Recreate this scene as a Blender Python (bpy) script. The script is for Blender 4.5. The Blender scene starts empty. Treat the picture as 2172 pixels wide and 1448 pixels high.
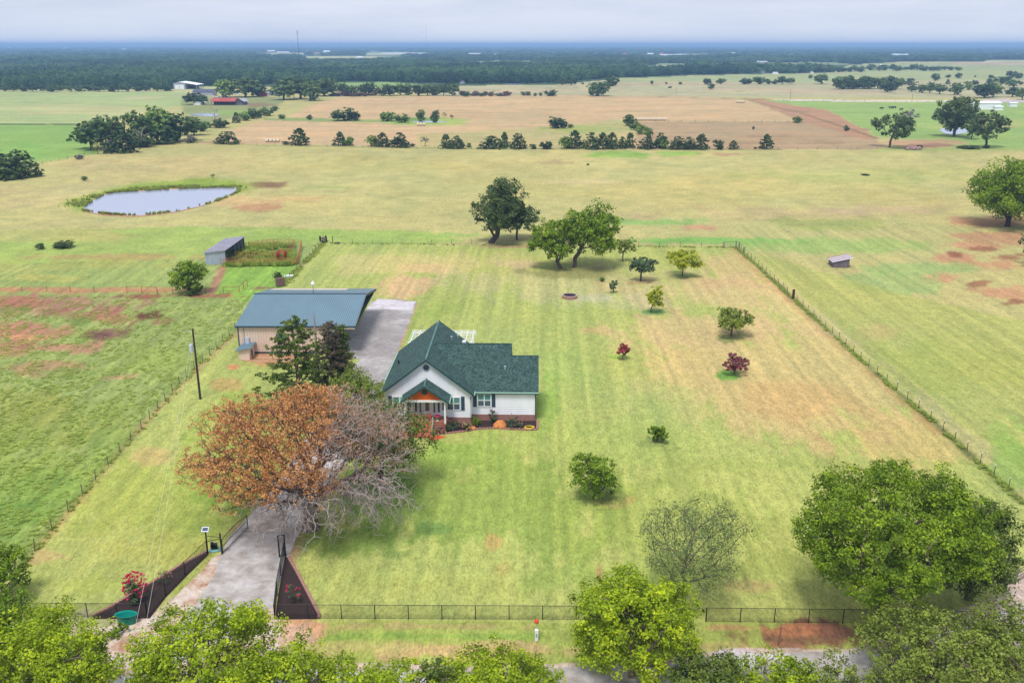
import bpy, bmesh, math, random
import numpy as np
from mathutils import Vector, Matrix

# ------------------------------------------------------------------ camera, world, sun
SC = bpy.context.scene
COL = SC.collection
F, CX, CY, HOR, CAMH = 1950.0, 1086.0, 724.0, 95.0, 49.0
TH = math.atan((CY - HOR) / F)
ST, CT = math.sin(TH), math.cos(TH)
cam_d = bpy.data.cameras.new('camera'); cam = bpy.data.objects.new('camera', cam_d); COL.objects.link(cam)
cam.location = (0, 0, CAMH); cam.rotation_euler = (math.pi / 2 - TH, 0, 0)
cam_d.sensor_width = 36.0; cam_d.lens = 36.0 * F / 2172.0
cam_d.clip_start = 0.5; cam_d.clip_end = 120000.0
SC.camera = cam

SUN_EL, SUN_ROT = math.radians(66), math.radians(160)
w = bpy.data.worlds.new('World'); SC.world = w; w.use_nodes = True
nt = w.node_tree; nt.nodes.clear()
wo = nt.nodes.new('ShaderNodeOutputWorld'); bg = nt.nodes.new('ShaderNodeBackground')
sk = nt.nodes.new('ShaderNodeTexSky'); sk.sky_type = 'NISHITA'; sk.sun_disc = False
sk.sun_elevation = SUN_EL; sk.sun_rotation = SUN_ROT; sk.air_density = 1.0; sk.dust_density = 2.0
tc = nt.nodes.new('ShaderNodeTexCoord'); mp = nt.nodes.new('ShaderNodeMapping')
mp.inputs['Scale'].default_value = (1.5, 1.5, 11.0)
nz = nt.nodes.new('ShaderNodeTexNoise'); nz.inputs['Scale'].default_value = 3.2; nz.inputs['Detail'].default_value = 5.0
nz.inputs['Roughness'].default_value = 0.55
cr = nt.nodes.new('ShaderNodeValToRGB')
CLOUD = 12.4
cr.color_ramp.elements[0].position = 0.34; cr.color_ramp.elements[0].color = (0.59, 0.65, 0.79, 1)
cr.color_ramp.elements[1].position = 0.60; cr.color_ramp.elements[1].color = (0.69, 0.735, 0.85, 1)
mul = nt.nodes.new('ShaderNodeVectorMath'); mul.operation = 'SCALE'; mul.inputs['Scale'].default_value = CLOUD
mx = nt.nodes.new('ShaderNodeMix'); mx.data_type = 'RGBA'; mx.inputs['Factor'].default_value = 0.93
nt.links.new(tc.outputs['Generated'], mp.inputs['Vector']); nt.links.new(mp.outputs['Vector'], nz.inputs['Vector'])
nt.links.new(nz.outputs['Fac'], cr.inputs['Fac']); nt.links.new(cr.outputs['Color'], mul.inputs[0])
nt.links.new(sk.outputs['Color'], mx.inputs['A']); nt.links.new(mul.outputs['Vector'], mx.inputs['B'])
nt.links.new(mx.outputs['Result'], bg.inputs['Color']); bg.inputs['Strength'].default_value = 0.09
nt.links.new(bg.outputs['Background'], wo.inputs['Surface'])
sun_d = bpy.data.lights.new('sun', 'SUN'); sun = bpy.data.objects.new('sun', sun_d); COL.objects.link(sun)
sun_d.energy = 3.5; sun_d.angle = math.radians(17); sun_d.color = (1.0, 0.96, 0.90)
sun.rotation_euler = (math.pi / 2 - SUN_EL, 0, math.radians(-20))
SC.view_settings.view_transform = 'Standard'; SC.view_settings.look = 'None'
SC.view_settings.exposure = 0.07; SC.view_settings.gamma = 1.0; SC.view_settings.use_curve_mapping = False
SC.cycles.max_bounces = 8; SC.cycles.transparent_max_bounces = 8; SC.cycles.volume_bounces = 0
EF = 1.42; EFV = 1.08        # how bright a white level surface shows: photo colours are divided by it to give albedo

# ------------------------------------------------------------------ helpers
def ray(px, py):
    x = (px - CX) / F; y = (CY - py) / F
    return (x, CT + y * ST, -ST + y * CT)
def G(px, py, h=0.0):
    d = ray(px, py); t = (CAMH - h) / (-d[2]); return (d[0] * t, d[1] * t)
def at(px, py, D):
    d = ray(px, py); t = D / d[1]; return (d[0] * t, D, CAMH + d[2] * t)
def mpp(D, h=0.0):           # metres per photo pixel at a place
    return (D * CT + (CAMH - h) * ST) / F
def s2l(c): return tuple((v / 255 / 12.92) if v / 255 <= 0.04045 else ((v / 255 + 0.055) / 1.055) ** 2.4 for v in c)
def alb(c): return tuple(v / EF for v in s2l(c))

def tag(o, label=None, cat=None, group=None, kind=None):
    if label: o['label'] = label
    if cat: o['category'] = cat
    if group: o['group'] = group
    if kind: o['kind'] = kind
    return o
def empty(name, loc=(0, 0, 0), rz=0.0, label=None, cat=None, group=None):
    o = bpy.data.objects.new(name, None); COL.objects.link(o); o.location = loc; o.rotation_euler = (0, 0, rz)
    o.empty_display_size = 0.3
    return tag(o, label, cat, group)
def link_mesh(name, me, parent=None, loc=None):
    o = bpy.data.objects.new(name, me); COL.objects.link(o)
    if parent is not None: o.parent = parent
    if loc is not None: o.location = loc
    return o

class MB:
    def __init__(s): s.v = []; s.f = []
    def add(s, vs, fs):
        n = len(s.v); s.v += [tuple(map(float, p)) for p in vs]; s.f += [tuple(i + n for i in f) for f in fs]; return s
    def box(s, x0, x1, y0, y1, z0, z1):
        vs = [(x0,y0,z0),(x1,y0,z0),(x1,y1,z0),(x0,y1,z0),(x0,y0,z1),(x1,y0,z1),(x1,y1,z1),(x0,y1,z1)]
        return s.add(vs, [(0,3,2,1),(4,5,6,7),(0,1,5,4),(1,2,6,5),(2,3,7,6),(3,0,4,7)])
    def hexa(s, b, t):       # bottom quad, top quad (both counter-clockwise from above)
        return s.add(list(b) + list(t), [(0,3,2,1),(4,5,6,7),(0,1,5,4),(1,2,6,5),(2,3,7,6),(3,0,4,7)])
    def slab(s, quad, th):   # quad with vertical thickness th below
        q = [tuple(p) for p in quad]; lo = [(p[0], p[1], p[2] - th) for p in q]
        return s.hexa(lo, q)
    def prism(s, poly, axis, a, b):   # extrude a 2D polygon along an axis
        n = len(poly)
        def mk(p, t): return {'x': (t, p[0], p[1]), 'y': (p[0], t, p[1]), 'z': (p[0], p[1], t)}[axis]
        vs = [mk(p, a) for p in poly] + [mk(p, b) for p in poly]
        fs = [tuple(range(n))[::-1], tuple(range(n, 2 * n))] + [(i, (i + 1) % n, n + (i + 1) % n, n + i) for i in range(n)]
        return s.add(vs, fs)
    def tube(s, pts, r, n=6, cap=True):
        pts = [Vector(p) for p in pts]; m = len(pts)
        rs = r if isinstance(r, (list, tuple)) else [r] * m
        base = len(s.v); up = Vector((0, 0, 1)); vs = []
        for i, p in enumerate(pts):
            t = (pts[min(i + 1, m - 1)] - pts[max(i - 1, 0)]).normalized()
            a = t.cross(up)
            if a.length < 1e-3: a = Vector((1, 0, 0))
            a.normalize(); b = t.cross(a)
            for k in range(n):
                an = 2 * math.pi * (k + 0.5) / n
                vs.append(p + rs[i] * (math.cos(an) * a + math.sin(an) * b))
        fs = [(i*n+k, i*n+(k+1) % n, (i+1)*n+(k+1) % n, (i+1)*n+k) for i in range(m-1) for k in range(n)]
        if cap: fs += [tuple(range(n))[::-1], tuple(range((m-1)*n, m*n))]
        return s.add(vs, fs)
    def lathe(s, prof, cx=0, cy=0, n=16, sx=1, sy=1):   # profile of (r, z)
        m = len(prof)
        vs = [(cx + r*sx*math.cos(2*math.pi*k/n), cy + r*sy*math.sin(2*math.pi*k/n), z) for r, z in prof for k in range(n)]
        fs = [(i*n+k, i*n+(k+1) % n, (i+1)*n+(k+1) % n, (i+1)*n+k) for i in range(m-1) for k in range(n)]
        return s.add(vs, fs)
    def build(s, name, mat, parent=None, smooth=False, loc=None):
        me = bpy.data.meshes.new(name); me.from_pydata(s.v, [], s.f); me.update()
        if mat: me.materials.append(mat)
        if smooth: me.polygons.foreach_set('use_smooth', [True] * len(me.polygons))
        return link_mesh(name, me, parent, loc)

def np_mesh(name, V, Q, mat=None, nv=4):
    V = np.asarray(V, np.float32); Q = np.asarray(Q, np.int32)
    me = bpy.data.meshes.new(name); me.vertices.add(len(V)); me.vertices.foreach_set('co', V.ravel())
    me.loops.add(Q.size); me.loops.foreach_set('vertex_index', Q.ravel())
    me.polygons.add(len(Q)); me.polygons.foreach_set('loop_start', np.arange(0, Q.size, nv, dtype=np.int32))
    try: me.polygons.foreach_set('loop_total', np.full(len(Q), nv, np.int32))
    except Exception: pass
    me.update(calc_edges=True)
    if mat: me.materials.append(mat)
    return me

def copy_tree(o, parent=None):
    c = o.copy(); COL.objects.link(c)
    if parent is not None: c.parent = parent
    for ch in list(o.children): copy_tree(ch, c)
    return c

# ------------------------------------------------------------------ numpy noise
def _h(ix, iy, seed):
    n = (ix.astype(np.int64) * 374761393 + iy.astype(np.int64) * 668265263 + seed * 1442695041) & 0x7fffffff
    n = ((n ^ (n >> 13)) * 1274126177) & 0x7fffffff
    return ((n ^ (n >> 16)) & 0xffff) / 65535.0
def vn(x, y, seed=0):
    ix = np.floor(x); iy = np.floor(y); fx = x - ix; fy = y - iy
    fx = fx*fx*(3-2*fx); fy = fy*fy*(3-2*fy)
    a = _h(ix, iy, seed); b = _h(ix+1, iy, seed); c = _h(ix, iy+1, seed); d = _h(ix+1, iy+1, seed)
    return (a*(1-fx)+b*fx)*(1-fy) + (c*(1-fx)+d*fx)*fy
def fbm(x, y, seed=0, oct=4):
    s = 0; a = 0.5; t = 0
    for i in range(oct):
        s = s + a * vn(x, y, seed + i * 17); t += a; a *= 0.5; x = x * 2.03 + 5.1; y = y * 2.03 + 1.7
    return s / t
def pip(u, v, poly):
    ins = np.zeros(u.shape, bool); n = len(poly)
    for i in range(n):
        x1, y1 = poly[i]; x2, y2 = poly[(i + 1) % n]
        if y1 == y2: continue
        c = ((v < y1) != (v < y2)) & (u < (x2 - x1) * (v - y1) / (y2 - y1) + x1)
        ins ^= c
    return ins

# ------------------------------------------------------------------ materials
def new_mat(name):
    m = bpy.data.materials.new(name); m.use_nodes = True
    b = m.node_tree.nodes['Principled BSDF']; return m, m.node_tree, b
def mat(name, col, rough=0.7, metal=0.0, var=0.12, scale=3.0, bump=0.0, stretch=None, spec=0.4, photo=True):
    m, t, b = new_mat(name)
    c = tuple(v / EFV for v in s2l(col)) if photo else col
    n = t.nodes.new('ShaderNodeTexNoise'); n.inputs['Scale'].default_value = scale; n.inputs['Detail'].default_value = 5
    co = t.nodes.new('ShaderNodeTexCoord')
    if stretch:
        mpn = t.nodes.new('ShaderNodeMapping'); mpn.inputs['Scale'].default_value = stretch
        t.links.new(co.outputs['Object'], mpn.inputs['Vector']); t.links.new(mpn.outputs['Vector'], n.inputs['Vector'])
    else: t.links.new(co.outputs['Object'], n.inputs['Vector'])
    r = t.nodes.new('ShaderNodeValToRGB'); r.color_ramp.elements[0].position = 0.3; r.color_ramp.elements[1].position = 0.7
    r.color_ramp.elements[0].color = tuple(v * (1 - var) for v in c) + (1,)
    r.color_ramp.elements[1].color = tuple(min(1, v * (1 + var)) for v in c) + (1,)
    t.links.new(n.outputs['Fac'], r.inputs['Fac']); t.links.new(r.outputs['Color'], b.inputs['Base Color'])
    b.inputs['Roughness'].default_value = rough; b.inputs['Metallic'].default_value = metal
    b.inputs['Specular IOR Level'].default_value = spec
    if bump:
        bp = t.nodes.new('ShaderNodeBump'); bp.inputs['Strength'].default_value = bump; bp.inputs['Distance'].default_value = 0.02
        t.links.new(n.outputs['Fac'], bp.inputs['Height']); t.links.new(bp.outputs['Normal'], b.inputs['Normal'])
    return m
def leaf_mat(name, dark, mid, light, trans=0.25, hue_scale=0.25, rnd_obj=False):
    """leaf colours spread leaf by leaf (attribute rnd) and sprig by sprig (noise)"""
    m, t, b = new_mat(name)
    a = t.nodes.new('ShaderNodeAttribute'); a.attribute_name = 'rnd'
    n = t.nodes.new('ShaderNodeTexNoise'); n.inputs['Scale'].default_value = hue_scale; n.inputs['Detail'].default_value = 3
    co = t.nodes.new('ShaderNodeTexCoord'); t.links.new(co.outputs['Object'], n.inputs['Vector'])
    ad = t.nodes.new('ShaderNodeMath'); ad.operation = 'MULTIPLY_ADD'; ad.inputs[1].default_value = 0.5
    t.links.new(a.outputs['Fac'], ad.inputs[0])
    m2 = t.nodes.new('ShaderNodeMath'); m2.operation = 'MULTIPLY_ADD'; m2.inputs[1].default_value = 1.1; m2.inputs[2].default_value = -0.28
    t.links.new(n.outputs['Fac'], m2.inputs[0]); t.links.new(m2.outputs[0], ad.inputs[2])
    src = ad.outputs[0]
    if rnd_obj:
        oi = t.nodes.new('ShaderNodeObjectInfo'); m3 = t.nodes.new('ShaderNodeMath'); m3.operation = 'MULTIPLY_ADD'
        m3.inputs[1].default_value = 0.5; m4 = t.nodes.new('ShaderNodeMath'); m4.operation = 'SUBTRACT'; m4.inputs[1].default_value = 0.22
        t.links.new(oi.outputs['Random'], m3.inputs[0]); t.links.new(src, m3.inputs[2]); t.links.new(m3.outputs[0], m4.inputs[0]); src = m4.outputs[0]
    r = t.nodes.new('ShaderNodeValToRGB'); e = r.color_ramp.elements
    e[0].position = 0.1; e[0].color = dark + (1,); e[1].position = 0.9; e[1].color = light + (1,)
    k = e.new(0.5); k.color = mid + (1,)
    t.links.new(src, r.inputs['Fac']); t.links.new(r.outputs['Color'], b.inputs['Base Color'])
    b.inputs['Roughness'].default_value = 0.55; b.inputs['Specular IOR Level'].default_value = 0.25
    tr = t.nodes.new('ShaderNodeBsdfTranslucent'); mxs = t.nodes.new('ShaderNodeMixShader'); mxs.inputs[0].default_value = trans
    t.links.new(r.outputs['Color'], tr.inputs['Color'])
    o = t.nodes['Material Output']
    t.links.new(b.outputs[0], mxs.inputs[1]); t.links.new(tr.outputs[0], mxs.inputs[2]); t.links.new(mxs.outputs[0], o.inputs['Surface'])
    return m
def pattern_mat(name, kind, cols, scale, rough=0.8, metal=0, bw=0.5, rh=0.25, mortar=0.02, mcol=(200,190,180), bump=0.3, noise=6.0):
    """brick or speckle pattern; cols = two photo colours"""
    m, t, b = new_mat(name)
    co = t.nodes.new('ShaderNodeTexCoord')
    c1, c2 = [tuple(v / EFV for v in s2l(q)) + (1,) for q in cols]
    n = t.nodes.new('ShaderNodeTexNoise'); n.inputs['Scale'].default_value = noise; n.inputs['Detail'].default_value = 4
    t.links.new(co.outputs['Object'], n.inputs['Vector'])
    if kind == 'brick':
        sp = t.nodes.new('ShaderNodeSeparateXYZ'); cb = t.nodes.new('ShaderNodeCombineXYZ'); aa = t.nodes.new('ShaderNodeMath')
        t.links.new(co.outputs['Object'], sp.inputs[0]); t.links.new(sp.outputs[0], aa.inputs[0]); t.links.new(sp.outputs[1], aa.inputs[1])
        t.links.new(aa.outputs[0], cb.inputs[0]); t.links.new(sp.outputs[2], cb.inputs[1])
        k = t.nodes.new('ShaderNodeTexBrick'); k.inputs['Scale'].default_value = scale
        k.inputs['Color1'].default_value = c1; k.inputs['Color2'].default_value = c2
        k.inputs['Mortar'].default_value = alb(mcol) + (1,); k.inputs['Mortar Size'].default_value = mortar
        k.inputs['Brick Width'].default_value = bw; k.inputs['Row Height'].default_value = rh
        t.links.new(cb.outputs[0], k.inputs['Vector']); colout = k.outputs['Color']; fac = k.outputs['Fac']
    else:
        vo = t.nodes.new('ShaderNodeTexVoronoi'); vo.inputs['Scale'].default_value = scale
        mpn = t.nodes.new('ShaderNodeMapping'); mpn.inputs['Scale'].default_value = (1, 1, 1.6)
        t.links.new(co.outputs['Object'], mpn.inputs['Vector']); t.links.new(mpn.outputs['Vector'], vo.inputs['Vector'])
        sx = t.nodes.new('ShaderNodeSeparateColor'); t.links.new(vo.outputs['Color'], sx.inputs[0])
        ml = t.nodes.new('ShaderNodeMix'); ml.data_type = 'RGBA'
        ml.inputs['A'].default_value = c1; ml.inputs['B'].default_value = c2
        t.links.new(sx.outputs[0], ml.inputs['Factor']); colout = ml.outputs['Result']; fac = sx.outputs[1]
    ov = t.nodes.new('ShaderNodeMix'); ov.data_type = 'RGBA'; ov.blend_type = 'OVERLAY'; ov.inputs['Factor'].default_value = 0.45
    t.links.new(colout, ov.inputs['A']); t.links.new(n.outputs['Fac'], ov.inputs['B'])
    t.links.new(ov.outputs['Result'], b.inputs['Base Color'])
    bp = t.nodes.new('ShaderNodeBump'); bp.inputs['Strength'].default_value = bump; bp.inputs['Distance'].default_value = 0.02; bp.invert = kind == 'brick'
    t.links.new(fac, bp.inputs['Height']); t.links.new(bp.outputs['Normal'], b.inputs['Normal'])
    b.inputs['Roughness'].default_value = rough; b.inputs['Metallic'].default_value = metal
    b.inputs['Specular IOR Level'].default_value = 0.25
    return m

M = {}
M['white'] = mat('white_paint', (236, 238, 243), 0.55, var=0.03, scale=1.5)
M['siding'] = mat('white_siding', (238, 240, 246), 0.6, var=0.07, scale=0.9, stretch=(1, 1, .25))
M['trimgreen'] = mat('dark_green_trim', (28, 72, 70), 0.5, var=0.1)
M['gutter'] = mat('pale_green_gutter', (150, 188, 172), 0.45, var=0.06)
M['shutter'] = mat('blue_slate_shutter', (42, 68, 88), 0.5, var=0.08)
M['shingle'] = pattern_mat('green_shingles', 'speck', ((32, 53, 53), (72, 98, 94)), 6.0, rough=0.9, noise=1.2)
M['ridgecap'] = pattern_mat('ridge_shingles', 'speck', ((66, 104, 98), (108, 142, 134)), 6.0, rough=0.9, noise=1.2)
M['brick'] = pattern_mat('red_brick', 'brick', ((138, 74, 66), (172, 112, 98)), 4.4, bw=0.9, rh=0.33, mortar=0.05, mcol=(190, 170, 160))
M['brickedge'] = pattern_mat('edging_brick', 'brick', ((150, 92, 84), (186, 138, 122)), 4.4, bw=0.45, rh=0.9, mortar=0.04)
M['orangewood'] = mat('orange_stained_wood', (205, 92, 12), 0.6, var=0.1, scale=6, stretch=(1, 1, 8))
M['deck'] = mat('terracotta_deck', (184, 108, 84), 0.7, var=0.12, scale=4)
M['redwalk'] = mat('red_painted_walk', (205, 72, 48), 0.8, var=0.12, scale=2)
M['glass'] = mat('dark_window_glass', (70, 86, 110), 0.08, var=0.1, spec=0.8)
M['blind'] = mat('teal_window_blind', (84, 140, 140), 0.3, var=0.08, spec=0.6)
M['doorglass'] = mat('door_glass', (92, 84, 84), 0.12, var=0.2, spec=0.7)
M['mulch'] = mat('dark_mulch', (50, 36, 34), 0.95, var=0.5, scale=9, bump=0.8)
M['stone'] = mat('orange_sandstone', (196, 124, 66), 0.85, var=0.3, scale=2.5, bump=0.6)
M['blueroof'] = mat('blue_metal_roof', (100, 126, 140), 0.42, metal=0.15, var=0.08, scale=0.35, stretch=(1, 0.4, 1))
M['bluerib'] = mat('blue_metal_rib', (132, 160, 172), 0.42, metal=0.15, var=0.06, scale=0.4)
M['bluetrim'] = mat('dark_blue_trim', (44, 66, 84), 0.5, var=0.08)
M['cream'] = mat('cream_metal_wall', (224, 200, 184), 0.5, var=0.05, scale=0.6, stretch=(1, 1, 0.2))
M['creamrib'] = mat('cream_metal_rib', (206, 182, 166), 0.5, var=0.05)
M['soffit'] = mat('dark_soffit', (60, 70, 76), 0.8, var=0.1)
M['galv'] = mat('galvanised_sheet', (176, 186, 206), 0.45, metal=0.35, var=0.12, scale=0.5, stretch=(3, 3, 0.4))
M['galvroof'] = mat('weathered_sheet_roof', (176, 174, 188), 0.5, metal=0.2, var=0.12, scale=0.5)
M['rust'] = mat('rusty_pipe', (172, 92, 62), 0.8, var=0.25, scale=5)
M['redsteel'] = mat('red_steel', (176, 44, 40), 0.6, var=0.15)
M['black'] = mat('black_powder_coat', (26, 28, 34), 0.45, var=0.2)
M['wire'] = mat('fence_wire', (120, 118, 112), 0.5, metal=0.4, var=0.1)
M['blackwire'] = mat('black_chain_link_wire', (30, 32, 36), 0.5, var=0.1)
M['tpost'] = mat('steel_t_post', (84, 74, 70), 0.7, var=0.2)
M['tpostcap'] = mat('white_post_tip', (225, 225, 225), 0.6, var=0.05)
M['greypost'] = mat('weathered_wood_post', (112, 102, 98), 0.9, var=0.25, scale=6, stretch=(3, 3, 0.5), bump=0.4)
M['polewood'] = mat('creosoted_pole', (66, 46, 42), 0.85, var=0.3, scale=6, stretch=(3, 3, 0.4), bump=0.4)
M['transformer'] = mat('grey_transformer', (190, 200, 212), 0.4, var=0.05)
M['cable'] = mat('pale_cable', (205, 200, 190), 0.5, var=0.05)
M['teal'] = mat('teal_plastic', (16, 120, 100), 0.4, var=0.08)
M['tealin'] = mat('teal_tank_inside', (24, 150, 140), 0.4, var=0.06)
M['bark'] = mat('grey_brown_bark', (104, 90, 84), 0.95, var=0.35, scale=3, stretch=(3, 3, 0.7), bump=0.8)
M['darkbark'] = mat('dark_bark', (78, 68, 66), 0.95, var=0.35, scale=3, stretch=(3, 3, 0.7), bump=0.8)
M['deadbark'] = mat('silvery_dead_bark', (160, 148, 143), 0.95, var=0.3, scale=2.5, stretch=(3, 3, 0.7), bump=0.6)
M['hay'] = mat('pale_hay', (206, 192, 168), 0.95, var=0.15, scale=2, bump=0.5)
M['whitemetal'] = mat('white_metal_sheet', (236, 240, 246), 0.5, var=0.04, scale=0.3)
M['greywall'] = mat('grey_wall', (164, 166, 178), 0.7, var=0.08)
M['darkroof'] = mat('dark_shingle_roof', (76, 82, 104), 0.8, var=0.12)
M['redroof'] = mat('faded_red_roof', (166, 66, 64), 0.6, var=0.22, scale=0.5, stretch=(1.6, 0.2, 1))
M['oldwood'] = mat('old_grey_boards', (108, 100, 110), 0.9, var=0.3, scale=1.5, stretch=(3, 3, 0.4))
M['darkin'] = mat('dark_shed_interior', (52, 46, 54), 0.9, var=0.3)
M['redwall'] = mat('red_farmhouse_wall', (150, 62, 62), 0.8, var=0.1)
M['shadeplank'] = mat('striped_grey_sheet', (196, 192, 204), 0.5, var=0.08)
M['brownsheet'] = mat('rusted_brown_sheet', (146, 118, 116), 0.7, var=0.2, scale=2)
M['cow'] = mat('black_hide', (26, 24, 28), 0.8, var=0.2)
M['redfab'] = mat('red_cushion', (206, 52, 48), 0.8, var=0.1)
M['pink'] = mat('pink_petals', (214, 40, 96), 0.7, var=0.2)
M['yellow'] = mat('yellow_hose', (232, 206, 30), 0.5, var=0.08)
M['ash'] = mat('pale_ash', (176, 176, 196), 0.95, var=0.3, scale=4)
M['charred'] = mat('charred_inside', (50, 48, 62), 0.95, var=0.3)
M['rubber'] = mat('black_rubber', (30, 30, 32), 0.8, var=0.1)
M['hose'] = mat('pale_blue_hose', (120, 170, 176), 0.5, var=0.08)
M['redcap'] = mat('red_marker_cap', (226, 66, 56), 0.5, var=0.05)
M['pallet'] = mat('brown_pallet_wood', (124, 92, 84), 0.9, var=0.25, scale=5)
M['solar'] = mat('solar_cells', (40, 52, 76), 0.2, var=0.15, scale=8, spec=0.7)
# foliage albedos
def LM(n, d, m_, l, tr=0.25, hs=0.25, ro=False): M[n] = leaf_mat(n, d, m_, l, tr, hs, ro)
LM('lime_leaves', (.070, .12, .006), (.26, .37, .010), (.60, .70, .02), .35, .7)
LM('green_leaves', (.036, .078, .006), (.15, .25, .010), (.37, .50, .02), .32, .6)
LM('oak_leaves', (.034, .060, .020), (.078, .125, .036), (.16, .22, .06), .25, .35)
LM('olive_leaves', (.075, .11, .018), (.19, .25, .035), (.36, .43, .07), .3, .5)
LM('cedar_leaves', (.034, .062, .012), (.10, .15, .022), (.21, .28, .035), .2, .5)
LM('brown_cedar_leaves', (.07, .055, .035), (.12, .095, .055), (.19, .15, .09), .15, .5)
LM('orange_leaves', (.26, .115, .045), (.61, .29, .10), (.84, .49, .20), .35, .45)
LM('dried_leaves', (.22, .13, .09), (.42, .25, .17), (.6, .36, .24), .25, .5)
LM('gold_leaves', (.14, .20, .010), (.34, .40, .016), (.55, .56, .04), .35, .8)
LM('far_oak_leaves', (.034, .072, .024), (.078, .14, .036), (.15, .23, .055), .2, .3, True)
LM('far_cedar_leaves', (.028, .058, .018), (.056, .102, .024), (.105, .165, .04), .15, .4, True)
LM('far_bright_leaves', (.08, .15, .03), (.15, .24, .045), (.25, .36, .07), .2, .3, True)
LM('far_rust_leaves', (.08, .05, .04), (.15, .085, .065), (.2, .13, .09), .15, .3, True)
LM('far_grey_leaves', (.14, .13, .12), (.2, .19, .17), (.26, .25, .2), .15, .3, True)
LM('forest_leaves', (.010, .044, .024), (.040, .108, .042), (.13, .23, .08), .15, .008, True)
LM('pink_flowers', (.35, .012, .05), (.58, .02, .11), (.75, .06, .2), .25, 1)
LM('mauve_flowers', (.09, .07, .03), (.24, .07, .08), (.42, .12, .18), .25, 1)
LM('myrtle_mix', (.05, .09, .02), (.30, .05, .05), (.60, .06, .12), .25, 1)
LM('feathery_leaves', (.08, .12, .03), (.17, .24, .07), (.32, .38, .12), .3, .5)
LM('shrub_leaves', (.03, .06, .03), (.07, .13, .055), (.15, .22, .10), .25, 1)
LM('weed_blades', (.22, .30, .05), (.36, .46, .08), (.52, .60, .14), .5, .3, True)
LM('dry_blades', (.16, .12, .06), (.3, .24, .12), (.42, .34, .17), .3, .3, True)

# ------------------------------------------------------------------ ground: one sheet, finer where the place is near
kk = np.concatenate([np.linspace(-2.4, -0.62, 50, endpoint=False), np.linspace(-0.62, 0.62, 580), np.linspace(0.62, 2.4, 51)[1:]])
vrow = np.concatenate([np.array([95.9, 96.4, 97.1, 98, 99, 100.2, 101.5, 103, 104.6]), np.arange(106.5, 330, 1.7), np.arange(330, 1500, 2.9)])
Drow = np.array([G(CX, v)[1] for v in vrow]); Drow = np.concatenate([np.array([90000.0]), Drow, np.array([50, 40, 20, -10, -60, -200, -800.])])
DD, KK = np.meshgrid(Drow, kk, indexing='ij')
ZZ = np.maximum(DD * CT + CAMH * ST, 70.0); XX = KK * ZZ
_zc = DD * CT + CAMH * ST; _yc = DD * ST - CAMH * CT
VV = np.where(DD > 45, CY - F * _yc / np.maximum(_zc, 1), 1600.0); UU = CX + F * XX / ZZ
def road_poly_world(pts): return pts
jx = (fbm(XX / 9, DD / 9, 3) - .5); jy = (fbm(XX / 9, DD / 9, 9) - .5)      # wander of field edges, metres
pxm = F / ZZ; foresh = CAMH / np.sqrt(DD ** 2 + CAMH ** 2)
U = UU + jx * 3.0 * pxm * np.clip(ZZ / 200, .3, 3); V = VV + jy * 3.0 * pxm * foresh * np.clip(ZZ / 200, .3, 3)
C = np.empty(DD.shape + (3,)); C[:] = np.array(s2l((190, 186, 120)))
def paint(mask, col, a=1.0):
    m_ = (mask.astype(float) * a)[..., None]; C[:] = C * (1 - m_) + np.array(s2l(col)) * m_
def poly(pts, col, a=1.0, jit=True): paint(pip(U if jit else UU, V if jit else VV, pts), col, a)
def blob(cx, cy, rx, ry, col, a=0.8, rot=0.0, ns=1.0, hard=1.0):
    c, s_ = math.cos(rot), math.sin(rot)
    du = (U - cx); dv = (V - cy); p = (du * c + dv * s_) / rx; q = (-du * s_ + dv * c) / ry
    d = np.sqrt(p * p + q * q) + (N2 - .5) * 2.1 * ns + (N4b - .5) * 1.3 * ns
    mm = np.clip((1.15 - d) * 1.8 * hard, 0, 1); mm = mm * mm * (3 - 2 * mm)
    paint(mm, col, a)
sc_ = np.clip(ZZ / 120, .6, 14)
def lod(wx, wy, seed, oct=4):
    # noise fixed in the ground; coarser grain takes over where the finer one is too small to see
    l = np.log2(sc_); out = 0; tw = 0
    for k in range(-1, 5):
        wgt = np.clip(1.25 - np.abs(l - k), 0, 1); out = out + wgt * fbm(XX / (wx * 2.0 ** k) + 31.7 * k, DD / (wy * 2.0 ** k) + 11.3 * k, seed + k * 5, oct); tw = tw + wgt
    return out / np.maximum(tw, 1e-6)
N1 = fbm(XX / 40 / 1, DD / 40, 21); N2 = lod(4.0, 10, 33, 5); N3 = fbm(XX / 1.3, DD / 1.8, 45, 3)
N4b = lod(0.9, 2.8, 53, 4)
NL = fbm(XX / 160, DD / 260, 77)
L, R = -6000, 9000
# far country
poly([(L, 200), (L, 80), (R, 80), (R, 131), (2172, 131), (1900, 132), (1800, 139), (1760, 154), (1640, 158), (1450, 162), (1350, 167), (1260, 172), (1180, 180), (960, 183), (720, 186), (470, 184), (0, 188)], (70, 98, 62))
FOREST_EDGE = [(L, 190), (0, 190), (360, 187), (470, 182), (700, 176), (740, 172), (960, 178), (1100, 178), (1180, 176), (1260, 168), (1350, 164), (1450, 159), (1640, 155), (1700, 157), (1760, 151), (1800, 137), (1900, 131), (2172, 130), (R, 130)]
CLEAR = [[(540, 113), (650, 112), (650, 117), (540, 117)], [(640, 119.5), (760, 119), (860, 121), (850, 123), (740, 124), (650, 126)],
         [(770, 113), (880, 113), (890, 117), (780, 117)], [(1295, 115.5), (1510, 115.5), (1510, 118), (1295, 118)],
         [(1370, 139), (1460, 139), (1465, 142), (1372, 143)], [(2090, 127), (R, 125), (R, 131), (2090, 131)],
         [(1000, 114), (1060, 114), (1062, 116.3), (1000, 116.3)]]
poly([(700, 186), (700, 176), (830, 174), (900, 181), (900, 186)], (140, 176, 98))
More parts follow.
